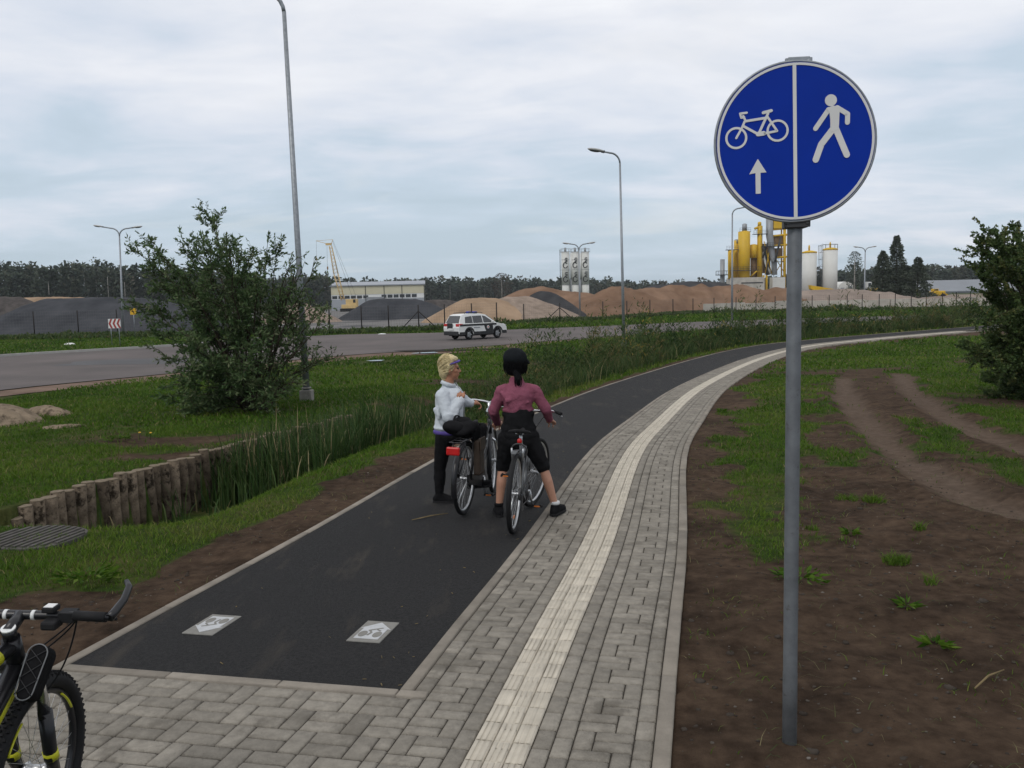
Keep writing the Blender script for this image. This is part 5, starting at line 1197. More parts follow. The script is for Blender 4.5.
# ---------------------------------------------------------------- stones, cover, litter, tufts
def lump(name, label, cat, c, rx, ry, rz_, mt, seed, sink=.3, n=3, rot=0, group=None, res=26):
    rr = random.Random(seed); mb = MB(); mb.ell((0, 0, 0), (1, 1, 1), seg=res, rings=res//2); V = np.array([tuple(p) for p in mb.v])
    q = .70+.60*vnoise(V[:, 0]*2+V[:, 2]*1.3+seed, V[:, 1]*2-V[:, 2]+seed*2, .8, seed, 5); V = V*q[:, None]*np.array([rx, ry, rz_]); V[:, 2] = np.maximum(V[:, 2], -rz_*sink); mb.v = [Vector(p) for p in V]
    o = mb.build(name, mt); o.location = (c[0], c[1], zg(c[0], c[1])-.01); o.rotation_euler = (0, 0, rot); return tag(o, label, cat, group)
g = G(-8, 424); lump('boulder', 'big pale rough stone cut by the left edge of the photo', 'stone', (g.x-.45, g.y), 1.3, .7, .46, M['stone'], 4, .3, res=60)
g = G(38, 416); lump('boulder', 'long pale stone lying behind the big boulder on the lawn', 'stone', (g.x, g.y+.3), .62, .30, .20, M['stone'], 9, .3, rot=-.2, res=40)
g = G(63, 427); lump('flat_stone', 'flat grey stone slab half sunk in the lawn beside the boulders', 'stone', (g.x, g.y), .40, .16, .07, M['stone'], 16, .3, rot=.25, res=50)
def cover():
    c = G(36, 538); t = thing('ribbed_cover', 'grey ribbed concrete cover lying in the grass at the end of the log wall', 'cover', (c.x, c.y, zg(c.x, c.y)+.03), R(-14))
    n = 40; o = [(.40*math.copysign(abs(math.cos(2*PI*k/n))**.75, math.cos(2*PI*k/n)), .36*math.copysign(abs(math.sin(2*PI*k/n))**.75, math.sin(2*PI*k/n))) for k in range(n)]
    M['coverc'] = mat('cover_concrete', (.085, .08, .074), .9, 0, .25, 10, .3, 60); MB().prism(o, -.08, 0).build('slab', M['coverc'], t, .006)
    rb = MB()
    for k in range(11): x = -.36+k*.072; h = .345*max(.05, (1-(x/.40)**2))**.42; rb.box((x, 0, .006), (.036, 2*h*.96, .016))
    rb.build('ribs', M['coverc'], t)
cover()
g = G(69.5, 344.6); lump('paper_scrap', 'crumpled white scrap lying on the grass before the chevron sign', 'litter', (g.x, g.y), .42, .2, .16, M['white'], 3)
g = G(382, 334.5); lump('paper_scrap', 'pale scrap of rubbish on the road edge below the fence', 'litter', (g.x, g.y), .35, .18, .12, M['white'], 5)
def flower(px, label):
    c = G(*px); z = zg(c.x, c.y); t = thing('dandelion', label, 'flower', (c.x, c.y, z), 0, 'dandelions on the lawn')
    MB().tube([(0, 0, 0), (.01, 0, .12)], .003, 5).build('stem', M['weed'], t); MB().ell((.01, 0, .125), (.022, .022, .012)).build('blossom', M['signyellow'], t)
flower((139.5, 438.5), 'yellow dandelion on the lawn, nearer the log wall corner of the pair'); flower((150.5, 439), 'yellow dandelion on the lawn, right one of the pair')
def tuft(px, label, h, n, rad, broad=False, seed=0):
    c = G(*px); z = zg(c.x, c.y); rr = np.random.default_rng(seed); st = globals()['RNG']; globals()['RNG'] = rr
    if broad:
        la = rr.uniform(0, 2*PI, n); q = rr.random(n)**.6*rad; P = np.stack([np.cos(la)*q*.7, np.sin(la)*q*.7, rr.uniform(.01, h*.5, n)], 1); D = np.stack([np.cos(la), np.sin(la), rr.uniform(-.1, .7, n)], 1)
        V, Fq = leafcloud(P, D, rr.uniform(.035, .10, n), rr.uniform(.012, .03, n)); o = arr_mesh('weed_plant', V, Fq, np.full(n, 4), M['grass'], None, False, {'tint': np.repeat(np.clip(rr.normal(.30, .18, n), 0, .8), 4)})
    else:
        a = rr.uniform(0, 2*PI, n); q = rr.random(n)**.7*rad; o = blades('grass_tuft', np.cos(a)*q, np.sin(a)*q, np.zeros(n), rr.uniform(.4, 1, n)*h, np.full(n, .006), .9, np.clip(rr.normal(.38, .14, n), 0, .9), M['grass'])
    globals()['RNG'] = st; o.location = (c.x, c.y, z-.003); tag(o, label, 'weed' if broad else 'grass tuft', 'weeds and tufts on the bare soil')
for i, a in enumerate((
    ((800, 581), 'sprawling green leafy weed just beside the sign pole', .09, 80, .22, True), ((848, 497), 'flat grass tuft on bare soil, left of a rounder one below the tyre track', .08, 160, .13), ((874, 499), 'round bright grass tuft on bare soil, straight below the tyre track', .10, 200, .11),
    ((897, 560), 'bright green grass tuft standing alone in the middle of the bare soil', .11, 200, .10), ((919, 530), 'small spiky weed on bare soil beside the brightest tuft', .11, 60, .06), ((850, 534), 'tiny pale weed on bare soil between the sign pole and the tufts', .06, 40, .05, True),
    ((930, 584), 'thin upright weed on bare soil below the spiky one', .13, 40, .05), ((907, 606), 'tiny leafy seedling on bare soil, left of the thin weed', .05, 30, .05, True), ((936, 643), 'low leafy seedling on bare soil, lowest of the scattered weeds', .05, 36, .07, True),
    ((722, 412), 'small weed growing at the outer kerb of the paved strip', .14, 60, .08, True), ((88, 580), 'clump of broad leaves at the edge of the soil left of the asphalt', .16, 140, .26, True), ((118, 440), 'dark green clump of broad leaves on the lawn above the log wall', .2, 130, .25, True), ((812, 528), 'narrow grass tuft close to the right of the sign pole', .07, 70, .07))): tuft(*a, seed=i+50)
def pebbles():
    n = 2600; x = RNG.uniform(-3.6, 5.2, n*5); y = 2.6+RNG.random(n*5)**1.3*11; z, soil, tr_, S, O = surf(x, y); k = (soil > .6) & ((O > ORK+.04) | (O < OL-.1)) & vis(x, y, 60); k &= ~((O < 0) & (S < S0)); x, y, z = x[k][:n], y[k][:n], z[k][:n]; n = len(x)
    mb = MB(); mb.ell((0, 0, 0), (1, 1, 1), seg=6, rings=4); B = np.array([tuple(p) for p in mb.v]); r = np.exp(RNG.normal(-5.2, .55, n)); r = np.minimum(r, .03)
    V = (B[None]*(r[:, None]*np.array([1, .8, .6]))[:, None, :] if False else B[None]*r[:, None, None]*np.array([1.1, .85, .6]))*RNG.uniform(.75, 1.25, (n, len(B), 1))+np.stack([x, y, z], 1)[:, None]
    fl, tot = [], []
    F0 = [f for f in mb.f]; base_fl = np.concatenate([np.array(f) for f in F0]); base_t = np.array([len(f) for f in F0])
    FA = (np.arange(n)[:, None]*len(B)+base_fl[None]).ravel(); o = arr_mesh('pebbles', V.reshape(-1, 3), FA, np.tile(base_t, n), M['pebble'], None, True, {'tint': np.repeat(np.where(r > .011, RNG.random(n)*.3, RNG.beta(1.2, 2.2, n)), len(B))}); tag(o, 'small pebbles and crumbs scattered on the bare soil', 'pebbles', None, 'stuff')
M['pebble'] = leafmat('pebble_stone', [(.035, .028, .023), (.06, .05, .042), (.10, .088, .075), (.22, .20, .18)], .9, 0)
pebbles()
def drybits():
    n = 1500; x = RNG.uniform(-3.6, 5.5, n*4); y = 2.6+RNG.random(n*4)**1.2*12; z, soil, tr_, S, O = surf(x, y); k = (soil > .45) & ((O > ORK+.02) | (O < OL-.08)) & vis(x, y, 60) & (vnoise(x, y, .7, 61) > .45); k &= ~((O < 0) & (S < S0)); x, y, z = x[k][:n], y[k][:n], z[k][:n]; n = len(x)
    o = blades('dry_grass_bits', x, y, z+.002, RNG.uniform(.015, .06, n), np.full(n, .0035), 2.2, np.clip(RNG.normal(.68, .15, n), .4, .95), M['reed']); tag(o, 'dry stalks and grass bits lying on the bare soil', 'dry grass', None, 'stuff')
    n = 3200; x = RNG.uniform(.9, 6.5, n*4); y = 3.4+RNG.random(n*4)*13; z, soil, tr_, S, O = surf(x, y); k = (soil > .5) & (O > ORK+.03) & (tr_ < .3) & (vnoise(x, y, .55, 63) > .60); x, y, z = x[k][:n], y[k][:n], z[k][:n]; n = len(x)
    o = blades('sparse_grass', x, y, z, RNG.uniform(.012, .05, n), np.full(n, .005), 1.0, np.clip(RNG.normal(.4, .2, n), 0, 1), M['grass']); tag(o, 'sparse young grass on the bare soil', 'grass', None, 'stuff')
drybits()
def litterbits():
    rr = random.Random(4); mb = MB()
    for k in range(46):
        s = S0+rr.random()**1.6*9; o_ = rr.choice((rr.uniform(-.25, -.02), rr.uniform(OL+.05, -.1), rr.uniform(-.5, -.02))); x, y = curve(s, o_); x, y = float(x), float(y); a = rr.uniform(0, 6.28); l = rr.uniform(.008, .03); z = float(base(y))+.004
        mb.tube([(x, y, z), (x+math.cos(a)*l, y+math.sin(a)*l, z+.003)], rr.uniform(.0012, .0035), 4)
    tag(mb.build('leaf_crumbs', M['twig']), 'dry crumbs and leaf bits scattered on the asphalt', 'crumbs', None, 'stuff')
litterbits()
def twig(px0, px1, label):
    a = G(*px0); b = G(*px1); mb = MB(); mid = (a+b)/2+Vector((.01, .03, .012)); mb.tube([a+Vector((0, 0, .01)), mid, b+Vector((0, 0, .012))], [.004, .006, .003], 6); tag(mb.build('twig', M['twig']), label, 'twig')
twig((412, 521), (448, 514.5), 'dry straw coloured twig on the asphalt left of the bicycles')
twig((975, 690), (1004, 672), 'thin dry twig on the bare soil far right of the sign pole')
# ---------------------------------------------------------------- bicycles
def bez(A, B, C, n=8): A, B, C = Vector(A), Vector(B), Vector(C); return [A*(1-t)**2+B*2*t*(1-t)+C*t*t for t in np.linspace(0, 1, n)]
def wheel(parent, name, X, Rw, tyre, rimr, spokes=32, hubw=.05, knob=False, rim='alu', tmat='black', teeth=72):
    w_ = thing(name, None, None); w_.parent = parent; w_.matrix_local = X
    tb = MB(); tb.ring((0, 0, 0), (0, 1, 0), Rw-tyre, tyre, 64, 10)
    if knob:
        for k in range(teeth):
            for j, (y, rr_) in enumerate(((-.62, .86), (-.22, 1.02), (.22, 1.02), (.62, .86))):
                a = 2*PI*(k+(j % 2)*.5)/teeth; q = Rw-tyre+tyre*rr_*math.cos(math.asin(y)*.8); tb.box((0, 0, 0), (.008, tyre*.34, .013), 0, Matrix.Rotation(-a, 4, 'Y')@Matrix.Translation((0, y*tyre, q))@Matrix.Rotation(0, 4, 'Z'))
    tb.build('tyre', M[tmat], w_)
    ri = Rw-tyre*2; MB().tube([(math.cos(a)*(ri-.004), 0, math.sin(a)*(ri-.004)) for a in np.linspace(0, 2*PI, 64, endpoint=False)], rimr, 8, closed=True).build('rim', M[rim], w_)
    sp = MB()
    for k in range(spokes):
        a = 2*PI*k/spokes; s = 1 if k % 2 else -1; b = a+(.5 if (k//2) % 2 else -.5)
        sp.tube([(math.cos(b)*.022, s*hubw*.5, math.sin(b)*.022), (math.cos(a)*(ri-.006), 0, math.sin(a)*(ri-.006))], .0011, 3, caps=False)
    sp.build('spokes', M['alu'], w_)
    MB().lathe([(.012, -hubw), (.024, -hubw*.6), (.014, -hubw*.4), (.014, hubw*.4), (.024, hubw*.6), (.012, hubw)], 12, 0, Matrix.Rotation(PI/2, 4, 'X')).build('hub', M['alu'], w_)
    return w_
def mudguard(mb, c, Rw, w_, a0, a1, n=20):
    vs = []; fs = []
    for i in range(n+1):
        a = a0+(a1-a0)*i/n
        for y, r_ in ((-w_, Rw-.012), (-w_*.6, Rw+.004), (0, Rw+.01), (w_*.6, Rw+.004), (w_, Rw-.012)): vs.append((c[0]+math.cos(a)*r_, y, c[2]+math.sin(a)*r_))
    for i in range(n):
        for j in range(4): fs.append((i*5+j, i*5+j+1, (i+1)*5+j+1, (i+1)*5+j))
    mb.add(vs, fs, 0, True); 
def pedal(parent, c, mt='black'):
    p = MB(); p.box(c, (.085, .02, .018)); p.box((c[0], c[1], c[2]), (.02, .085, .016)); p.box((c[0], c[1]-.042, c[2]), (.088, .012, .02)); p.box((c[0], c[1]+.042, c[2]), (.088, .012, .02)); o = p.build('pedal', M[mt], parent)
    MB().box((c[0]-.046, c[1], c[2]), (.006, .05, .012)).build('reflector', M['orange'], o); return o
def town_bike(name, label, p_rear, p_front, kind, steer, lean, crank, group='bicycles'):
    a = G(*p_rear); b = G(*p_front); hd = math.atan2(b.y-a.y, b.x-a.x); z0 = float(base(a.y)); t = thing(name, label, 'bicycle', (a.x, a.y, z0+.002)); slope = math.atan2(float(base(b.y))-z0, math.hypot(b.x-a.x, b.y-a.y))
    t.matrix_world = Matrix.Translation((a.x, a.y, z0+.003))@Matrix.Rotation(hd, 4, 'Z')@Matrix.Rotation(-slope, 4, 'Y')@Matrix.Rotation(lean, 4, 'X')
    Rw = .345; wb = 1.07; H = (wb, 0, Rw); tm = .02 if kind == 'city' else .022
    fr = MB(); BB = Vector((.44, 0, .285)); rear = Vector((0, 0, Rw)); ht0 = Vector((.90, 0, .64)); ht1 = Vector((.855, 0, .82)); st = Vector((.27, 0, .74)); dn = 'blackgloss' if kind == 'city' else 'bikegrey'
    tr_ = .017
    if kind == 'city': fr.tube(bez(ht0+Vector((.012, 0, -.03)), (.62, 0, .40), BB), .019, 10); fr.tube(bez(ht1+Vector((.005, 0, -.05)), (.58, 0, .5), (.385, 0, .45)), .015, 10)
    else: fr.tube([ht0, BB], .021, 10); fr.tube([ht1-Vector((0, 0, .03)), (.32, 0, .60)], .017, 10)
    fr.tube([BB, st], .016, 10); fr.tube([ht0, ht1], .022, 10); fr.lathe([(.024, -.04), (.024, .04)], 12, 0, Matrix.Translation(BB)@Matrix.Rotation(PI/2, 4, 'X'))
    for s in (-1, 1):
        fr.tube([BB+Vector((0, s*.02, 0)), (.2, s*.045, .30), rear+Vector((0, s*.062, 0))], .010, 8); fr.tube([st+Vector((.01, s*.014, -.09)), (.2, s*.04, .63), rear+Vector((0, s*.062, 0))], .009, 8)
    fr.build('frame', M[dn], t)
    wheel(t, 'wheel', Matrix.Translation(rear), Rw, tm, .011)
    ax = (ht1-ht0).normalized(); SM = Matrix.Translation(ht0)@Matrix.Rotation(steer, 4, ax)@Matrix.Translation(-ht0)
    wheel(t, 'wheel', SM@Matrix.Translation(H), Rw, tm, .011)
    fk = MB(); fk.tube([ht0+Vector((0, 0, 0)), ht0-ax*.04], .02, 10, M=SM)
    for s in (-1, 1): fk.tube([ht0-ax*.03+Vector((0, s*.01, 0)), ht0-ax*.06+Vector((0, s*.045, 0)), (wb-.05, s*.052, Rw+.12), (wb, s*.052, Rw)], [.013, .014, .012, .009], 8, M=SM)
    fk.build('fork', M['chrome' if kind == 'city' else dn], t)
    hb = .99 if kind == 'city' else .98; top = ht1+ax*(hb-ht1.z)
    MB().tube([ht1, top], .0135, 10, M=SM).tube([top-ax*.02, top+Vector((.055, 0, .0))], .016, 8, M=SM).build('stem', M['chrome'], t)
    hbar = MB(); cl = top+Vector((.055, 0, .0))
    gr = []
    if kind == 'city': sh = lambda s: [cl, cl+Vector((.02, s*.07, .015)), cl+Vector((.0, s*.16, .03)), cl+Vector((-.08, s*.235, .035)), cl+Vector((-.16, s*.265, .02)), cl+Vector((-.27, s*.285, .0))]
    else: sh = lambda s: [cl, cl+Vector((.0, s*.06, .0)), cl+Vector((-.01, s*.15, .02)), cl+Vector((-.06, s*.27, .025)), cl+Vector((-.10, s*.32, .02))]
    for s in (-1, 1): hbar.tube(sh(s), .0115, 8, M=SM)
    hbar.build('handlebar', M['chrome'], t)
    for s in (-1, 1):
        q = sh(s); d = (q[-1]-q[-2]).normalized(); MB().tube([q[-1]-d*.115, q[-1]+d*.01], .017, 10, M=SM).build('grip', M['black'], t)
        MB().tube([q[-2]+Vector((.02, 0, -.01)), q[-2]+Vector((.05, s*.01, -.03)), q[-1]+Vector((.055, 0, -.03))], .006, 6, M=SM).build('brake_lever', M['alu'], t)
    c_ = MB(); c_.tube(bez(sh(1)[-2]+Vector((.02, 0, 0)), cl+Vector((.16, .06, .02)), ht1+Vector((.03, .03, -.04)), 10), .0028, 5, M=SM); c_.tube(bez(sh(-1)[-2]+Vector((.02, 0, 0)), cl+Vector((.17, -.06, .0)), ht1+Vector((.03, -.03, -.04)), 10), .0028, 5, M=SM); c_.build('cables', M['black'], t)
    # saddle
    sd_h = .86 if kind == 'city' else .865; sx = .235
    MB().tube([st-Vector((-.02, 0, .06)), (sx, 0, sd_h-.04)], .0135, 10).build('seat_post', M['alu'], t)
    sv = MB(); n = 14
    vs = []; fs = []
    for i in range(n+1):
        q = i/n; x = sx-.115+.255*q; hw = .085*(1-sstep(.1, .75, q))+.022; z = sd_h+.018*(1-q)**2-.006*math.sin(q*PI)+.002
        hw = hw*(math.sqrt(max(.02, 1-(1-q/.12)**2)) if q < .12 else 1)*(math.sqrt(max(.05, 1-((q-.9)/.1)**2)) if q > .9 else 1)
        for y, dz in ((-1, -.028), (-.85, -.006), (-.4, .004), (0, 0), (.4, .004), (.85, -.006), (1, -.028)): vs.append((x, y*hw, float(z+dz)))
    for i in range(n):
        for j in range(6): fs.append((i*7+j, (i+1)*7+j, (i+1)*7+j+1, i*7+j+1))
        fs.append((i*7+6, (i+1)*7+6, (i+1)*7, i*7))
    fs += [tuple(range(7)), tuple(range(n*7, n*7+7))[::-1]]; sv.add(vs, fs, 0, True); sv.build('saddle', M['black'], t)
    for s in (-1, 1): MB().tube([(sx-.09, s*.03, sd_h-.02), (sx, s*.022, sd_h-.035), (sx+.1, s*.02, sd_h-.02)], .004, 6).build('saddle_rail', M['alu'], t)
    # drive
    cr = MB(); cd_ = Vector((math.cos(crank), 0, math.sin(crank)))*.17
    e1 = BB+cd_+Vector((0, -.085, 0)); e2 = BB-cd_+Vector((0, .085, 0)); cr.tube([BB+Vector((0, -.07, 0)), e1], .011, 8); cr.tube([BB+Vector((0, .07, 0)), e2], .011, 8); cr.tube([BB+Vector((0, -.075, 0)), BB+Vector((0, .075, 0))], .012, 8)
    co = cr.build('crank', M['alu'], t); pedal(co, e1+Vector((0, -.05, 0))); pedal(co, e2+Vector((0, .05, 0)))
    cg = MB()
    if kind == 'city': cg.prism([(-.07, Rw+.055), (.3, .34), (.44, .385), (.52, .33), (.52, .24), (.44, .185), (.0, Rw-.055), (-.07, Rw-.02)], -.062, -.04, 0, Matrix(((1, 0, 0, 0), (0, 0, 1, 0), (0, 1, 0, 0), (0, 0, 0, 1)))); cg.build('chain_guard', M['blackgloss'], t, .004)
    else:
        cg.ring((BB.x, -.05, BB.z), (0, 1, 0), .085, .007, 28, 6); cg.ring((BB.x, -.056, BB.z), (0, 1, 0), .06, .006, 24, 6); cg.build('chainring', M['darksteel'], t)
        MB().tube([(0, -.05, Rw+.04), (BB.x, -.05, BB.z+.085)], .005, 5).tube([(0, -.05, Rw-.12), (BB.x, -.05, BB.z-.085)], .005, 5).ring((.0, -.045, Rw), (0, 1, 0), .045, .012, 20, 6).build('chain', M['darksteel'], t)
        MB().box((.01, -.06, Rw-.07), (.03, .02, .11)).box((.02, -.065, Rw-.13), (.05, .014, .04)).build('derailleur', M['darksteel'], t, .003)
    # mudguards
    if kind == 'city':
        mg = MB(); mudguard(mg, rear, Rw+.018, .026, R(12), R(200)); mg.tube([(0, .06, Rw), (-.33, .03, Rw+.12)], .0025, 4).tube([(0, -.06, Rw), (-.33, -.03, Rw+.12)], .0025, 4); mg.build('mudguard', M['blackgloss'], t)
        fm = thing('front_mudguard', None, None); bpy.data.objects.remove(fm); mg = MB(); mudguard(mg, Vector(H), Rw+.018, .026, R(20), R(195)); mg.v = [SM@p for p in mg.v]; mg.build('mudguard', M['blackgloss'], t)
    rk = MB()
    if kind == 'city':
        for s in (-1, 1): rk.tube([(.17, s*.05, .74), (.0, s*.06, .735), (-.33, s*.055, .735), (-.35, 0, .735)], .006, 6); rk.tube([(-.22, s*.058, .735), (0, s*.068, Rw)], .005, 6); rk.tube([(.05, s*.06, .735), (0, s*.068, Rw)], .005, 6)
        for x in (-.2, -.08, .04): rk.tube([(x, -.06, .735), (x, .06, .735)], .005, 5)
        rk.build('rear_rack', M['blackgloss'], t)
        MB().box((-.385, 0, .665), (.035, .125, .075)).build('tail_light', M['red'], t, .012)
        MB().ell((.0, 0, 0), (.055, .048, .05), 0, SM@Matrix.Translation(ht1+Vector((.085, 0, .06)))).build('headlight', M['chrome'], t)
    else:
        for s in (-1, 1): rk.tube([st+Vector((.0, s*.02, -.05)), (.12, s*.05, .66), (.02, s*.06, .67)], .005, 6)
        MB().ell((sx-.06, 0, .775), (.018, .022, .028)).build('tail_light', M['red'], t)
        lk = MB(); lk.ring((sx-.075, 0, .69), (1, 0, .25), .07, .007, 28, 6); lk.build('cable_lock', M['darksteel'], t)
        MB().box((wb+.24, .0, Rw+.1), (.004, .012, .04), 0, SM).build('side_reflector', M['orange'], t)
        o = MB(); o.box((-.004, 0, Rw-.2), (.05, .012, .02)); o.build('wheel_reflector', M['orange'], t)
        mg = MB(); mg.tube([(.16, .0, .70), (-.05, 0, .725), (-.16, 0, .71)], [.02, .026, .02], 8, flat=.35); mg.build('mudguard', M['bikegrey'], t)
        for s in (-1, 1): MB().tube([(.09, s*.045, .62), (.06, s*.05, .73)], .008, 6).build('brake_arm', M['alu'], t)
    MB().tube([(.33, .05, .31), (.20, .14 if kind == 'city' else .07, .12 if kind != 'city' else .02)], .008, 6).build('kickstand', M['alu'], t)
    return t
M['bikegrey'] = mat('bike_grey', (.10, .105, .11), .35, .4, .1, 20)
bikeL = town_bike('city_bicycle', 'black city bicycle with chrome handlebar, held by the blonde cyclist', (464, 514.5), (493, 492), 'city', R(10), R(2.5), R(-95))
bikeR = town_bike('trekking_bicycle', 'grey trekking bicycle with black saddle, straddled by the cyclist in mauve', (513.5, 533.5), (532, 504.5), 'trek', R(-16), R(3), R(-60))
def bag_on(parent_bike):
    X = parent_bike.matrix_world
    # soft black bag heaped on the saddle and rack; brown pannier hanging on the side of the wheel
    from_loc = X@Vector((.06, 0.03, .83)); mb = MB(); mb.ell((-.02, 0, -.01), (.17, .12, .065), rot=(0, -.2, 0)); mb.ell((.08, .04, .02), (.11, .10, .07)); mb.ell((-.10, .07, .01), (.11, .11, .065), rot=(.3, 0, 0)); mb.ell((.04, -.09, -.06), (.09, .05, .11)); V = np.array([tuple(p) for p in mb.v]); q = .80+.40*vnoise(V[:, 0]*3+V[:, 2]*4, V[:, 1]*3-V[:, 2]*2, .25, 3, 4); V *= q[:, None]; mb.v = [Vector(p) for p in V]
    t = thing('black_bag', 'soft black bag heaped over saddle and rack of the city bicycle', 'bag', from_loc, parent_bike.matrix_world.to_euler().z); mb.build('bag_body', M['blackcloth'], t)
    MB().tube(bez((-.16, .06, .03), (0, .1, .17), (.16, .08, .05)), .012, 6, flat=.5).build('strap', M['blackcloth'], t)
    p = X@Vector((.13, -.095, .60)); t2 = thing('pannier', 'flat dark brown pannier hanging beside the rear wheel of the city bicycle', 'pannier', p, parent_bike.matrix_world.to_euler().z)
    MB().box((0, 0, -.06), (.17, .07, .34), top=.92).build('pouch', M['brownbag'], t2, .02); MB().box((0, -.042, .07), (.165, .012, .12)).build('flap', M['brownbag'], t2, .004)
bag_on(bikeL)

M['cordgrey'] = mat('piping_grey', (.15, .155, .16), .6, 0, .1, 20); M['cordblack'] = mat('cord_black', (.03, .03, .032), .6, 0, .1, 20)
def mtb():
    a = G(22, 830); xx = -1.70; yy = 2.80; z0 = float(base(yy))
    t = thing('mountain_bike', 'black and yellow mountain bicycle with bar ends at the lower left edge', 'bicycle', (xx, yy, z0))
    t.matrix_world = Matrix.Translation((xx, yy, z0))@Matrix.Rotation(R(90+1.5), 4, 'Z')@Matrix.Rotation(R(3.5), 4, 'X')
    Rw = .318; ty = .028; ax = Vector((-.32, 0, .947)); H = Vector((0, 0, Rw)); cr_ = Vector((-.10, 0, Rw+.405)); ht1 = cr_+ax*.13
    wheel(t, 'wheel', Matrix.Translation(H), Rw, ty, .013, 32, .05, True, 'blackgloss')
    w_ = [c for c in t.children][0]
    for a0 in (40, 130, 220, 310): MB().tube([(math.cos(a)*(Rw-ty*2-.014), -.0145, math.sin(a)*(Rw-ty*2-.014)) for a in np.linspace(R(a0-13), R(a0+13), 8)], .0045, 5).build('rim_decal', M['yellow'], w_)
    fk = MB()
    for s in (-1, 1): fk.tube([cr_+Vector((0, s*.062, .02)), (-.045, s*.064, Rw+.2)], .0145, 10)
    fk.build('stanchions', M['chrome'], t)
    fk = MB()
    for s in (-1, 1): fk.tube([(-.062, s*.064, Rw+.24), (-.03, s*.064, Rw+.06), (0, s*.062, Rw)], [.024, .023, .018], 10)
    fk.tube([(-.075, -.064, Rw+.22), (-.04, -.03, Rw+.40-.0), (-.04, .03, Rw+.40), (-.075, .064, Rw+.22)], .014, 8); fk.tube([cr_+Vector((0, -.085, .0)), cr_+Vector((0, 0, .03)), cr_+Vector((0, .085, 0))], [.024, .03, .024], 10); fk.build('fork', M['blackgloss'], t)
    for s in (-1, 1): MB().tube([(-.034, s*.064, Rw+.085), (-.024, s*.064, Rw+.055)], .0255, 10).build('fork_decal', M['yellow'], t)
    st = MB(); st.tube([cr_, ht1], .029, 12); st.build('head_tube', M['blackgloss'], t)
    sm = MB(); sm.tube([ht1, ht1+ax*.035], .022, 12); sm.tube([ht1+ax*.025+Vector((-.005, 0, 0)), ht1+ax*.045+Vector((.075, 0, .012))], [.021, .02], 10); so_ = sm.build('stem', M['blackgloss'], t)
    MB().lathe([(.0225, 0), (.0225, .006)], 14, 0, Matrix.Translation(ht1+ax*.036)@ax.to_track_quat('Z', 'Y').to_matrix().to_4x4()).build('stem_ring', M['white'], so_)
    cl = ht1+ax*.045+Vector((.075, 0, .012)); B = [cl+Vector((0, s, 0)) for s in (0,)]
    pts = [cl+Vector((-.035, -.308, .012)), cl+Vector((-.02, -.18, .01)), cl+Vector((0, -.06, 0)), cl+Vector((0, .06, 0)), cl+Vector((-.02, .18, .01)), cl+Vector((-.035, .308, .012))]
    MB().tube(pts, [.0115, .0125, .0158, .0158, .0125, .0115], 10).build('handlebar', M['blackgloss'], t)
    for s in (-1, 1): MB().lathe([(.0165, -.006), (.0165, .006)], 14, 0, Matrix.Translation(cl+Vector((0, s*.045, 0)))@Matrix.Rotation(PI/2, 4, 'X')).build('bar_ring', M['white'], t)
    for s in (-1, 1):
        e = pts[0] if s < 0 else pts[-1]; i = pts[1] if s < 0 else pts[-2]; MB().tube([e.lerp(i, .95), e.lerp(i, .1)], .0165, 12).build('grip', M['black'], t)
        MB().tube([e+Vector((-.005, 0, 0)), e+Vector((.015, s*.006, .01)), e+Vector((.07, s*.016, .035)), e+Vector((.12, s*.012, .062)), e+Vector((.142, -s*.006, .074))], [.0155, .0145, .0125, .012, .009], 10).build('bar_end', M['blackgloss'], t)
        p = e.lerp(i, 1.15); lv = MB(); lv.box(p+Vector((.01, 0, -.005)), (.05, .05, .034)); lv.tube([p+Vector((.03, s*.01, -.01)), p+Vector((.06, s*.05, -.025)), p+Vector((.055, s*.11, -.028)), p+Vector((.05, s*.14, -.03))], [.009, .008, .0065, .006], 8); lv.build('brake_lever', M['black'], t, .004)
        sf = MB(); sf.box(p+Vector((-.02, -s*.04, -.022)), (.06, .05, .03)); sf.build('shifter', M['black'], t, .008)
    c_ = MB()
    for s, o_ in ((-1, .0), (1, 0), (-1, .02), (1, -.02)): c_.tube(bez(cl+Vector((.03, s*.17, -.01)), cl+Vector((.14, s*.12, -.09+o_)), cr_+Vector((.045, s*.03, .02+o_)), 12), .003, 6)
    c_.tube(bez(cl+Vector((.03, -.17, -.02)), cl+Vector((.06, -.13, -.2)), (-.06, -.06, Rw+.3), 12), .003, 6); c_.build('cables', M['black'], t)
    dcx = MB().box(cl+Vector((-.01, -.105, .028)), (.05, .04, .018)).build('bike_computer', M['black'], t, .004); MB().box(cl+Vector((-.012, -.105, .0385)), (.034, .03, .002)).build('display', M['signwhite'], dcx)
    fr = MB(); BB = Vector((-.72, 0, .31)); stp = Vector((-.88, 0, .78)); fr.tube([ht1-ax*.03, (-.5, 0, .80), stp], [.024, .021, .018], 12); fr.tube([cr_+ax*.02, (-.45, 0, .52), BB], [.03, .029, .026], 12); fr.tube([BB, stp], .018, 10)
    for s in (-1, 1): fr.tube([BB+Vector((0, s*.03, 0)), (-1.1, s*.065, Rw)], .012, 8); fr.tube([stp+Vector((.01, s*.015, -.06)), (-1.1, s*.065, Rw)], .010, 8)
    fr.build('frame', M['blackgloss'], t)
    for nm, p0, p1 in (('frame_decal', (ht1-ax*.03).lerp(Vector((-.5, 0, .80)), .25), (ht1-ax*.03).lerp(Vector((-.5, 0, .80)), .8)), ('frame_decal', Vector((-.45, 0, .52)).lerp(cr_, .5), Vector((-.45, 0, .52)).lerp(cr_, .8))): MB().tube([p0, p1], [.0262, .0245] if p0.z > .7 else .0312, 12).build(nm, M['yellow'], t)
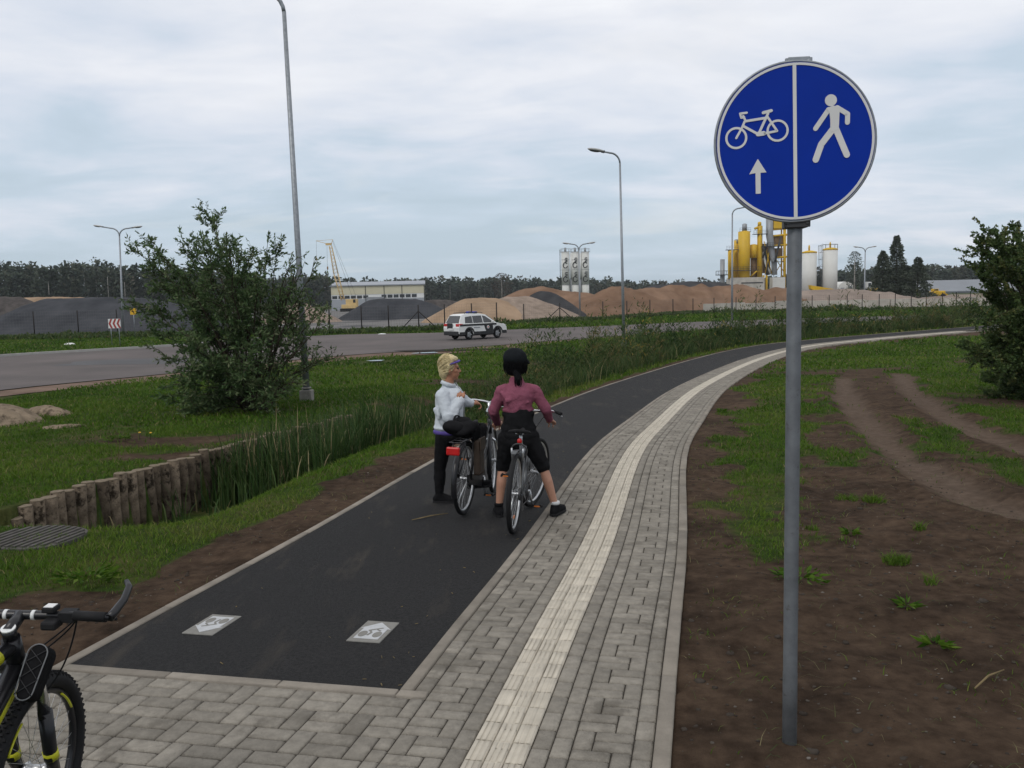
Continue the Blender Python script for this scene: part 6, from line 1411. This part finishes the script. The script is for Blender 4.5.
    wheel(t, 'wheel', Matrix.Translation((-1.1, 0, Rw)), Rw, ty, .013, 32, .05, True, 'blackgloss')
    MB().tube([stp, (-.93, 0, .93)], .0145, 10).build('seat_post', M['blackgloss'], t); sv = MB(); sv.ell((-.93, 0, .955), (.14, .065, .022)); sv.ell((-1.0, 0, .96), (.08, .085, .025)); sv.build('saddle', M['black'], t)
    ck = MB(); ck.ring((BB.x, -.055, BB.z), (0, 1, 0), .09, .008, 28, 6); ck.tube([BB+Vector((0, -.07, 0)), BB+Vector((.14, -.085, -.1))], .012, 8); ck.tube([BB+Vector((0, .07, 0)), BB+Vector((-.14, .085, .1))], .012, 8); co = ck.build('crank', M['darksteel'], t); pedal(co, BB+Vector((.14, -.13, -.1))); pedal(co, BB+Vector((-.14, .13, .1)))
    # oblong bag strapped on the top tube behind the stem
    X = t.matrix_world; g = thing('frame_bag', 'oblong black frame bag with pale piping and cord behind the stem of the mountain bicycle', 'bag', X@Vector((-.18, -.095, .745)), X.to_euler().z)
    Lb = Matrix.Rotation(R(10), 4, 'X')@Matrix.Rotation(R(-58), 4, 'Y')
    def rr_(l, w0, w1, n=10): return [(-l+w0*math.cos(a), w0*math.sin(a)) for a in np.linspace(PI/2, 3*PI/2, n)]+[(l+w1*math.cos(a), w1*math.sin(a)) for a in np.linspace(-PI/2, PI/2, n)]
    o = rr_(.057, .027, .031); MB().prism(o, -.05, .03, 0, Lb).build('pouch', M['blackcloth'], g, .008)
    MB().tube([(x, y, .0315) for x, y in rr_(.057, .027, .031)], .0022, 6, closed=True, M=Lb).build('piping', M['cordgrey'], g)
    cdm = MB()
    for a_, b_ in (((-.07, -.028), (-.02, .028)), ((-.02, .028), (.03, -.026)), ((.03, -.026), (.07, .024)), ((-.07, .028), (-.02, -.028)), ((-.02, -.028), (.03, .026)), ((.03, .026), (.07, -.024))): cdm.tube([(*a_, .034), (*b_, .034)], .0016, 5, M=Lb)
    cdm.build('cord', M['cordblack'], g)
mtb()
# ---------------------------------------------------------------- people
def blob(name, mb, mt, parent, voxel=.009, it=4, fac=.5, wr=0, seed=1):
    me = mb.mesh(name, mt); o = bpy.data.objects.new(name, me); COL.objects.link(o)
    r = o.modifiers.new('r', 'REMESH'); r.mode = 'VOXEL'; r.voxel_size = voxel; r.use_smooth_shade = True
    s = o.modifiers.new('s', 'SMOOTH'); s.iterations = it; s.factor = fac
    dg = bpy.context.evaluated_depsgraph_get(); m2 = bpy.data.meshes.new_from_object(o.evaluated_get(dg)); bpy.data.objects.remove(o)
    if wr:      # cloth folds: ridged noise pushed along the normals
        n = len(m2.vertices); co = np.zeros(n*3, np.float32); m2.vertices.foreach_get('co', co); co = co.reshape(-1, 3); nr = np.zeros(n*3, np.float32); m2.vertices.foreach_get('normal', nr); nr = nr.reshape(-1, 3)
        a = vnoise(co[:, 0]+co[:, 1]*.8+co[:, 2]*.9, co[:, 2]-co[:, 0]*.7+co[:, 1]*.3, .11, seed, 3); c_ = vnoise(co[:, 0]-co[:, 1], co[:, 2]*1.6+co[:, 0]*.5, .055, seed+3, 2)
        d = (1-np.abs(a*2-1)*2.2)*.7+(c_-.5)*.9; co = co+nr*(d*wr)[:, None]; m2.vertices.foreach_set('co', co.ravel()); m2.update()
    m2.materials.clear(); m2.materials.append(mt); m2.polygons.foreach_set('use_smooth', [True]*len(m2.polygons)); return link(name, m2, parent)
def hand(mb, wrist, d, n, curl=.7, side=1, k=1.0):
    """palm and five bent fingers: d = pointing direction, n = palm normal (fingers curl towards n)"""
    d = Vector(d).normalized(); n = (Vector(n)-d*d.dot(Vector(n))).normalized(); u = d.cross(n)*side; w_ = Vector(wrist)
    for j in range(4):
        a = w_+u*(.03-.02*j)*k*.4; b = w_+d*.085*k+u*(.031-.0205*j)*k; mb.cap(a, b, .017*k, .0115*k, 8)
    for j, L in enumerate((.038, .044, .041, .032)):
        p = w_+d*.085*k+u*(.031-.0205*j)*k; dd = d; c = curl*(.9+.08*j)
        for s in range(3):
            dd = (dd*math.cos(c)+n*math.sin(c)).normalized(); q = p+dd*L*k*(1, .72, .55)[s]; mb.cap(p, q, .0098*k*(1, .93, .86)[s], .0092*k*(1, .93, .86)[s], 8); p = q; n2 = n; 
            n = (n-dd*dd.dot(n)).normalized() if (n-dd*dd.dot(n)).length > 1e-3 else n
        n = n2
    p = w_+d*.02*k+u*.026*k; dd = (d*.75+u*.75+n*.35).normalized(); q = p+dd*.042*k; mb.cap(p, q, .014*k, .0105*k, 8); mb.cap(q, q+(d*.8+n*.6+u*.1).normalized()*.032*k, .0105*k, .009*k, 8)
def head(mb, c, face, k=1.0):
    """skull, jaw, nose, lips, brow, ears; face = horizontal direction looked at"""
    f = Vector(face).normalized(); s = Vector((0, 0, 1)).cross(f); c = Vector(c); z = Vector((0, 0, 1)); rz = math.atan2(f.y, f.x)
    mb.ell(c+z*.02*k-f*.012*k, (.096*k, .076*k, .1*k), rot=(0, 0, rz)); mb.ell(c-z*.035*k+f*.022*k, (.066*k, .058*k, .075*k), rot=(0, 0, rz))
    mb.cap(c-z*.088*k+f*.058*k, c-z*.084*k+f*.048*k, .022*k, .024*k); mb.cap(c+z*.022*k+f*.082*k, c-z*.022*k+f*.103*k, .008*k, .0125*k); mb.cap(c-z*.024*k+f*.09*k+s*.012*k, c-z*.024*k+f*.09*k-s*.012*k, .009*k, .009*k)
    for a in (-1, 1):
        mb.cap(c+z*.034*k+f*.078*k+s*a*.014*k, c+z*.034*k+f*.066*k+s*a*.046*k, .010*k, .009*k); mb.cap(c-z*.008*k+f*.064*k+s*a*.034*k, c-z*.012*k+f*.05*k+s*a*.044*k, .018*k, .018*k); mb.ell(c-z*.005*k-f*.012*k+s*a*.077*k, (.02*k, .009*k, .032*k), rot=(0, 0, rz))
    mb.cap(c-z*.049*k+f*.083*k+s*.018*k, c-z*.049*k+f*.083*k-s*.018*k, .0075*k, .0075*k); mb.cap(c-z*.062*k+f*.08*k+s*.015*k, c-z*.062*k+f*.08*k-s*.015*k, .008*k, .008*k)
def eyes(parent, c, face, k=1.0):
    f = Vector(face).normalized(); s = Vector((0, 0, 1)).cross(f); c = Vector(c)
    for a in (-1, 1): MB().ell(c+Vector((0, 0, .012*k))+f*.079*k+s*a*.031*k, (.0115*k,)*3, seg=10, rings=8).build('eye', M['black'], parent)
    MB().cap(c+Vector((0, 0, -.055*k))+f*.087*k+s*.017*k, c+Vector((0, 0, -.055*k))+f*.087*k-s*.017*k, .0052*k, .0052*k).build('mouth', M['lip'], parent)
M['lip'] = mat('lips', (.22, .06, .05), .5, 0, .1, 20)
def strands(parent, c, rad, pole, mt, n, arc, r=.0022, seed=0, out=1.03, zmin=-9):
    """locks of hair combed away from a pole over an ellipsoid"""
    rr = random.Random(seed); c = Vector(c); p = Vector(pole).normalized(); u = p.orthogonal().normalized(); v = p.cross(u); mb = MB()
    for k in range(n):
        az = rr.uniform(0, 2*PI); a0 = rr.uniform(.15, 1.6); a1 = a0+rr.uniform(*arc); k_ = out*rr.uniform(.97, 1.06); pts = []; w_ = rr.uniform(-.25, .25)
        for i in range(7):
            a = a0+(a1-a0)*i/6; z = az+w_*i/6; d = p*math.cos(a)+(u*math.cos(z)+v*math.sin(z))*math.sin(a); pts.append(c+Vector((d.x*rad[0], d.y*rad[1], d.z*rad[2]))*k_)
        if min(q.z for q in pts) < zmin: continue
        mb.tube(pts, [r*.6, r, r*1.3, r*1.3, r*1.2, r, r*.4], 4, caps=False)
    return mb.build('hair_locks', mt, parent)
def shoe(parent, ank, d, mt, sole='black', up=.0):
    d = Vector(d).normalized(); s = Vector((0, 0, 1)).cross(d); a = Vector(ank); rz = math.atan2(d.y, d.x); b = a.copy(); g = a-Vector((0, 0, .075))
    m_ = MB(); m_.cap(a+Vector((0, 0, .0)), g+Vector((0, 0, .05))-d*.015, .044, .045); m_.cap(g+d*-.035+Vector((0, 0, .035)), g+d*.12+Vector((0, 0, .030)), .040, .041); m_.cap(g+d*.12+Vector((0, 0, .028)), g+d*.155+Vector((0, 0, .026)), .042, .036); m_.cap(a-Vector((0, 0, .01))+d*.02, g+d*.11+Vector((0, 0, .04)), .040, .034)
    o = blob('shoe', m_, M[mt], parent, .009, 3)
    v = MB(); out = [(-.075, 0), (-.06, .035), (.0, .038), (.09, .046), (.15, .043), (.19, .02), (.195, 0), (.19, -.02), (.15, -.043), (.09, -.046), (.0, -.038), (-.06, -.035)]; v.prism(out, -.005, .02, 0, Matrix.Translation(g)@Matrix.Rotation(rz, 4, 'Z')); v.build('sole', M[sole], o, .004); return o
def person_mauve():
    g = G(524, 515.5); t = thing('person', 'person seen from behind in mauve jumper, black knee shorts and black cap, straddling a bicycle', 'person', (g.x, g.y, float(base(g.y))+.004))
    k_ = g.y/F; Q = lambda px, py, y=0: Vector(((px-524)*k_, y, (515.5-py)*k_))
    nk = Q(519, 375, .02); hd = Q(518.5, 360, .04); shL, shR = Q(504.5, 387.5, .0), Q(537, 387.5, 0); elL, elR = Q(495.5, 408, .03), Q(548.5, 407, .02); wrL, wrR = Q(499, 424, .26), Q(553, 421.5, .22)
    hip = Q(520, 434, -.03); hL, hR = Q(510, 436, -.02), Q(531, 436, -.02); kL, kR = Q(503.5, 466, .03), Q(545, 467, .0); aL, aR = Q(498.5, 507.5, .0), Q(556, 506.5, -.03)
    face = Vector((-.25, 1, 0))
    b = MB(); b.cap(hip, Q(520, 412, .0), .105, .105); b.cap(Q(520, 412), Q(520.5, 394, .01), .11, .115); b.cap(shL.lerp(shR, .15), shL.lerp(shR, .85), .05, .05); b.cap(Q(519.5, 386, .01), nk+Vector((0, 0, .04)), .06, .05); b.cap(nk, hd, .05, .05); head(b, hd, face, 1.04)
    for s, e, w_, sd in ((shL, elL, wrL, -1), (shR, elR, wrR, 1)):
        b.cap(s, e, .046, .037); b.cap(e, w_, .037, .025); d = (w_-e).normalized(); hand(b, w_, (d*.6+Vector((0, .5, -.05))), Vector((0, .3, -1)), 1.35, -sd, 1.0)
    for h, k, a in ((hL, kL, aL), (hR, kR, aR)):
        b.cap(h, k, .075, .054); b.cap(k, k.lerp(a, .35)+Vector((0, -.012, 0)), .044, .048); b.cap(k.lerp(a, .35)+Vector((0, -.012, 0)), a, .048, .030); b.cap(a, a+Vector((0, .1, -.05)), .034, .03)
    blob('body', b, M['skin'], t, .0075, 3); eyes(t, hd, face, 1.04)
    j = MB(); j.cap(Q(520.5, 404.5, .0), Q(520.5, 394, .005), .130, .142); j.ell(Q(520.5, 393, .005), (.165, .108, .11)); j.cap(shL.lerp(shR, .10), shL.lerp(shR, .90), .068, .068); j.cap(Q(519.5, 383, .01), nk+Vector((0, 0, -.015)), .085, .060)
    j.ell(Q(520.5, 406.5, .0), (.152, .12, .03))
    for s, e, w_ in ((shL, elL, wrL), (shR, elR, wrR)):
        d = (w_-e).normalized(); j.cap(s, e, .057, .048); j.cap(e, w_-d*.02, .048, .035); m1 = s.lerp(e, .9); j.ell(m1, (.050, .052, .03)); j.ell(e.lerp(w_, .3), (.047, .044, .03)); j.ell(w_-d*.03, (.038, .038, .03))
    # soft folds
    j.cap(Q(510, 396, -.11), Q(527, 390, -.10), .02, .014); j.cap(Q(514, 402, -.105), Q(531, 398, -.105), .018, .014); j.cap(Q(505, 389, -.07), Q(512, 400, -.095), .016, .014)
    blob('jumper', j, M['mauve'], t, .0095, 4, wr=.0075, seed=3)
    tr = MB(); tr.ell(Q(520.5, 411, .0), (.155, .122, .05)); tr.cap(Q(520.5, 410, .0), Q(520.5, 421, -.01), .134, .146); tr.ell(Q(520.5, 425, -.02), (.168, .135, .085)); tr.ell(Q(521, 432, -.03), (.170, .136, .09))
    blob('belly_band', tr, M['blackcloth'], t, .0105, 4, wr=.006, seed=5)
    sh = MB(); sh.ell(Q(521, 437, -.03), (.166, .135, .11))
    for h, k in ((hL, kL), (hR, kR)): d = (k-h).normalized(); sh.cap(h, h.lerp(k, .55), .100, .080); sh.cap(h.lerp(k, .5), k-d*.012, .080, .064); sh.ell(k-d*.03, (.065, .065, .028)); sh.cap(h.lerp(k, .3)+Vector((0, -.075, 0)), h.lerp(k, .75)+Vector((.01, -.07, 0)), .022, .016)
    blob('shorts', sh, M['blackcloth'], t, .0105, 4, wr=.007, seed=7)
    for a, d in ((aL, (-.15, 1, 0)), (aR, (.55, 1, 0))):
        shoe(t, a, d, 'blackcloth'); m_ = MB(); m_.lathe([(.041, .022), (.0425, .035), (.041, .052)], 14, 0, Matrix.Translation(a)); m_.build('sock', M['sock'] if a is aR else M['blackcloth'], t)
    hr = MB(); hr.ell(hd+Vector((0, -.025, .005)), (.108, .102, .112)); hr.ell(hd+Vector((0, -.035, -.05)), (.098, .078, .070)); hr.cap(nk+Vector((.005, -.085, .055)), nk+Vector((.02, -.115, -.0)), .032, .03); hr.cap(nk+Vector((.02, -.115, 0)), nk+Vector((.025, -.11, -.055)), .03, .012)
    blob('hair', hr, M['hairblack'], t, .009, 3)
    cp = MB(); cp.ell(hd+Vector((0, -.014, .052)), (.113, .118, .090)); cp.ell(hd+Vector((.01, -.06, .04)), (.085, .07, .07)); cp.cap(hd+Vector((.09, .07, .02)), hd+Vector((.125, .045, -.002)), .03, .018); cp.cap(hd+Vector((-.05, .15, .03)), hd+Vector((.08, .12, .02)), .03, .03)
    blob('cap', cp, M['capblack'], t, .010, 3, wr=.006, seed=13)
    strands(t, hd+Vector((0, -.03, -.02)), (.106, .10, .12), (0, .25, 1), M['hairblack'], 170, (.5, 1.1), .0026, 3, 1.02)
    strands(t, nk+Vector((.02, -.105, -.01)), (.032, .03, .07), (-.2, .2, 1), M['hairblack'], 40, (.8, 1.5), .002, 4, 1.05)
person_mauve()
def person_blonde():
    g = G(446, 502); Y = g.y; t = thing('person', 'blonde person in pale zip jacket and black leggings standing over the city bicycle', 'person', (g.x, g.y, float(base(g.y))+.004)); k_ = Y/F
    Q = lambda px, py, y=0: Vector(((px-446)*k_, y, (502-py)*k_))
    hd = Q(454.5, 367, .0); nk = Q(452.5, 380, .0); ch = Q(453, 399, 0); wa = Q(452, 416, 0); hip = Q(451, 430, 0); f = Vector((1, .10, 0)).normalized()
    sN, sF = Q(447, 392, -.14), Q(458, 392, .15); eN, eF = Q(453, 412.5, -.22), Q(468, 402.5, .20); wN, wF = Q(464.5, 397.5, -.15), Q(474, 404.5, .22)
    hS, hB = Q(447, 434, -.03), Q(455, 434, .05); kS, aS = Q(441, 466, .0), Q(439.5, 495, .0); kB, aB = Q(484.5, 427, -.05), Q(476, 476, -.20)
    b = MB(); b.cap(hip, wa, .125, .105); b.cap(wa, ch, .105, .125); b.cap(sN, sF, .06, .06); b.cap(ch, nk, .07, .05); b.cap(nk-Vector((0, 0, .02)), hd, .048, .05); head(b, hd, f, .98)
    b.cap(sN, eN, .042, .036); b.cap(eN, wN, .036, .024); b.cap(sF, eF, .042, .036); b.cap(eF, wF, .036, .024)
    hand(b, wN, Vector((.25, .12, .9)), Vector((.3, .9, .1)), 1.1, 1, .92); hand(b, wF, Vector((.95, .1, -.05)), Vector((.1, 0, -1)), 1.05, 1, .92)
    b.cap(hS, kS, .075, .05); b.cap(kS, aS, .046, .034); b.cap(hB, kB, .075, .05); b.cap(kB, aB, .046, .034); b.cap(aS, aS+Vector((.1, -.02, -.05)), .033, .03); b.cap(aB, aB+Vector((.09, .03, -.04)), .033, .03)
    blob('body', b, M['skin2'], t, .0075, 3); eyes(t, hd, f, .98)
    j = MB(); j.cap(ch+Vector((0, 0, .02)), wa, .145, .14); j.ell(ch+Vector((.0, 0, .02)), (.145, .165, .13)); j.cap(wa, Q(451, 424, 0), .14, .142); j.ell(Q(451.5, 425, 0), (.160, .160, .04)); j.cap(sN, sF, .072, .072); j.cap(ch+Vector((0, 0, .08)), nk+Vector((-.008, 0, -.05)), .09, .064)
    j.cap(sN, eN, .068, .062); d = (wN-eN).normalized(); j.cap(eN, wN+d*.01, .062, .046); d2 = (wF-eF).normalized(); j.cap(sF, eF, .064, .056); j.cap(eF, wF-d2*.01, .056, .042); j.ell(eN+Vector((0, 0, .03)), (.066, .066, .03)); j.cap(eN.lerp(wN, .3)+Vector((.03, -.03, -.03)), eN.lerp(wN, .6)+Vector((.02, -.04, -.02)), .03, .02)
    j.cap(Q(440, 406, -.1), Q(446, 420, -.12), .03, .02); j.cap(Q(462, 408, -.1), Q(464, 422, -.09), .03, .02); j.cap(Q(446, 400, -.15), Q(443, 414, -.13), .025, .02)
    jk = blob('jacket', j, M['jacket'], t, .0095, 3, wr=.0042, seed=9); MB().tube([nk+Vector((.07, .01, -.0)), ch+Vector((.152, .02, .03)), wa+Vector((.147, .02, 0)), Q(451, 425, 0)+Vector((.16, .02, 0))], .005, 6).build('zip', M['plantgrey'], jk)
    cl = MB(); cl.lathe([(.068, -.012), (.066, .016), (.070, .026), (.076, .018), (.082, -.012)], 20, 0, Matrix.Translation(nk+Vector((-.004, 0, -.018)))@Matrix.Rotation(.34, 4, 'Y')); cl.build('collar', M['jacket'], jk)
    sh = MB(); sh.ell(Q(450.5, 429.5, 0), (.152, .145, .055)); blob('shirt', sh, M['purple'], t, .010, 3, wr=.006)
    lg = MB(); lg.ell(Q(451, 434, .0), (.135, .135, .10))
    for h, k, a in ((hS, kS, aS), (hB, kB, aB)): lg.cap(h, k, .095, .064); lg.cap(k, k.lerp(a, .35), .060, .062); lg.cap(k.lerp(a, .35), a+(k-a).normalized()*.02, .062, .042)
    blob('leggings', lg, M['blackcloth'], t, .0095, 4, wr=.004, seed=11); shoe(t, aS, (1, -.25, 0), 'blackcloth'); shoe(t, aB, (1, .35, 0), 'blackcloth')
    hr = MB(); hr.ell(hd+Vector((-.030, 0, .050)), (.080, .086, .118), rot=(0, .62, 0)); hr.ell(hd+Vector((-.058, 0, -.01)), (.055, .078, .085)); hr.cap(hd+Vector((.045, .03, .10)), hd+Vector((.03, -.04, .105)), .036, .036); hr.cap(hd+Vector((.02, 0, .105)), hd+Vector((.062, .0, .108)), .034, .022); hr.cap(hd+Vector((-.06, 0, -.05)), hd+Vector((-.055, 0, -.09)), .055, .035)
    for s in (-1, 1): hr.cap(hd+Vector((-.01, s*.075, .05)), hd+Vector((-.025, s*.072, -.02)), .025, .018)
    blob('hair', hr, M['hairblond'], t, .008, 2)
    strands(t, hd+Vector((-.030, 0, .045)), (.092, .088, .108), (.85, 0, .45), M['hairblond'], 260, (.6, 1.5), .0026, 5, 1.03, hd.z-.06)
    sg = MB(); sg.tube([hd+Vector((-.02, s*.088*1.0, .052)) if abs(s) == 1 else hd+Vector((.085, s*.10, .083)) for s in (-1, -.62, -.25, .25, .62, 1)], [.009, .018, .020, .020, .018, .009], 8, flat=.6); sg.build('headband', M['purple'], t)
person_blonde()

# ---------------------------------------------------------------- thin haze over the far yard
hz = MB().box((0, 1600, 15.5), (5600, 3500, 37)).build('haze', [])
hm = bpy.data.materials.new('haze_air'); hm.use_nodes = True; hm.node_tree.nodes.remove(hm.node_tree.nodes['Principled BSDF'])
pv = hm.node_tree.nodes.new('ShaderNodeVolumePrincipled'); pv.inputs['Color'].default_value = (.86, .91, .95, 1); pv.inputs['Density'].default_value = .00016; pv.inputs['Anisotropy'].default_value = .2
hm.node_tree.links.new(pv.outputs[0], hm.node_tree.nodes['Material Output'].inputs['Volume']); hz.data.materials.append(hm)
tag(hz, 'thin pale air in front of the far wood', 'haze', None, 'stuff')
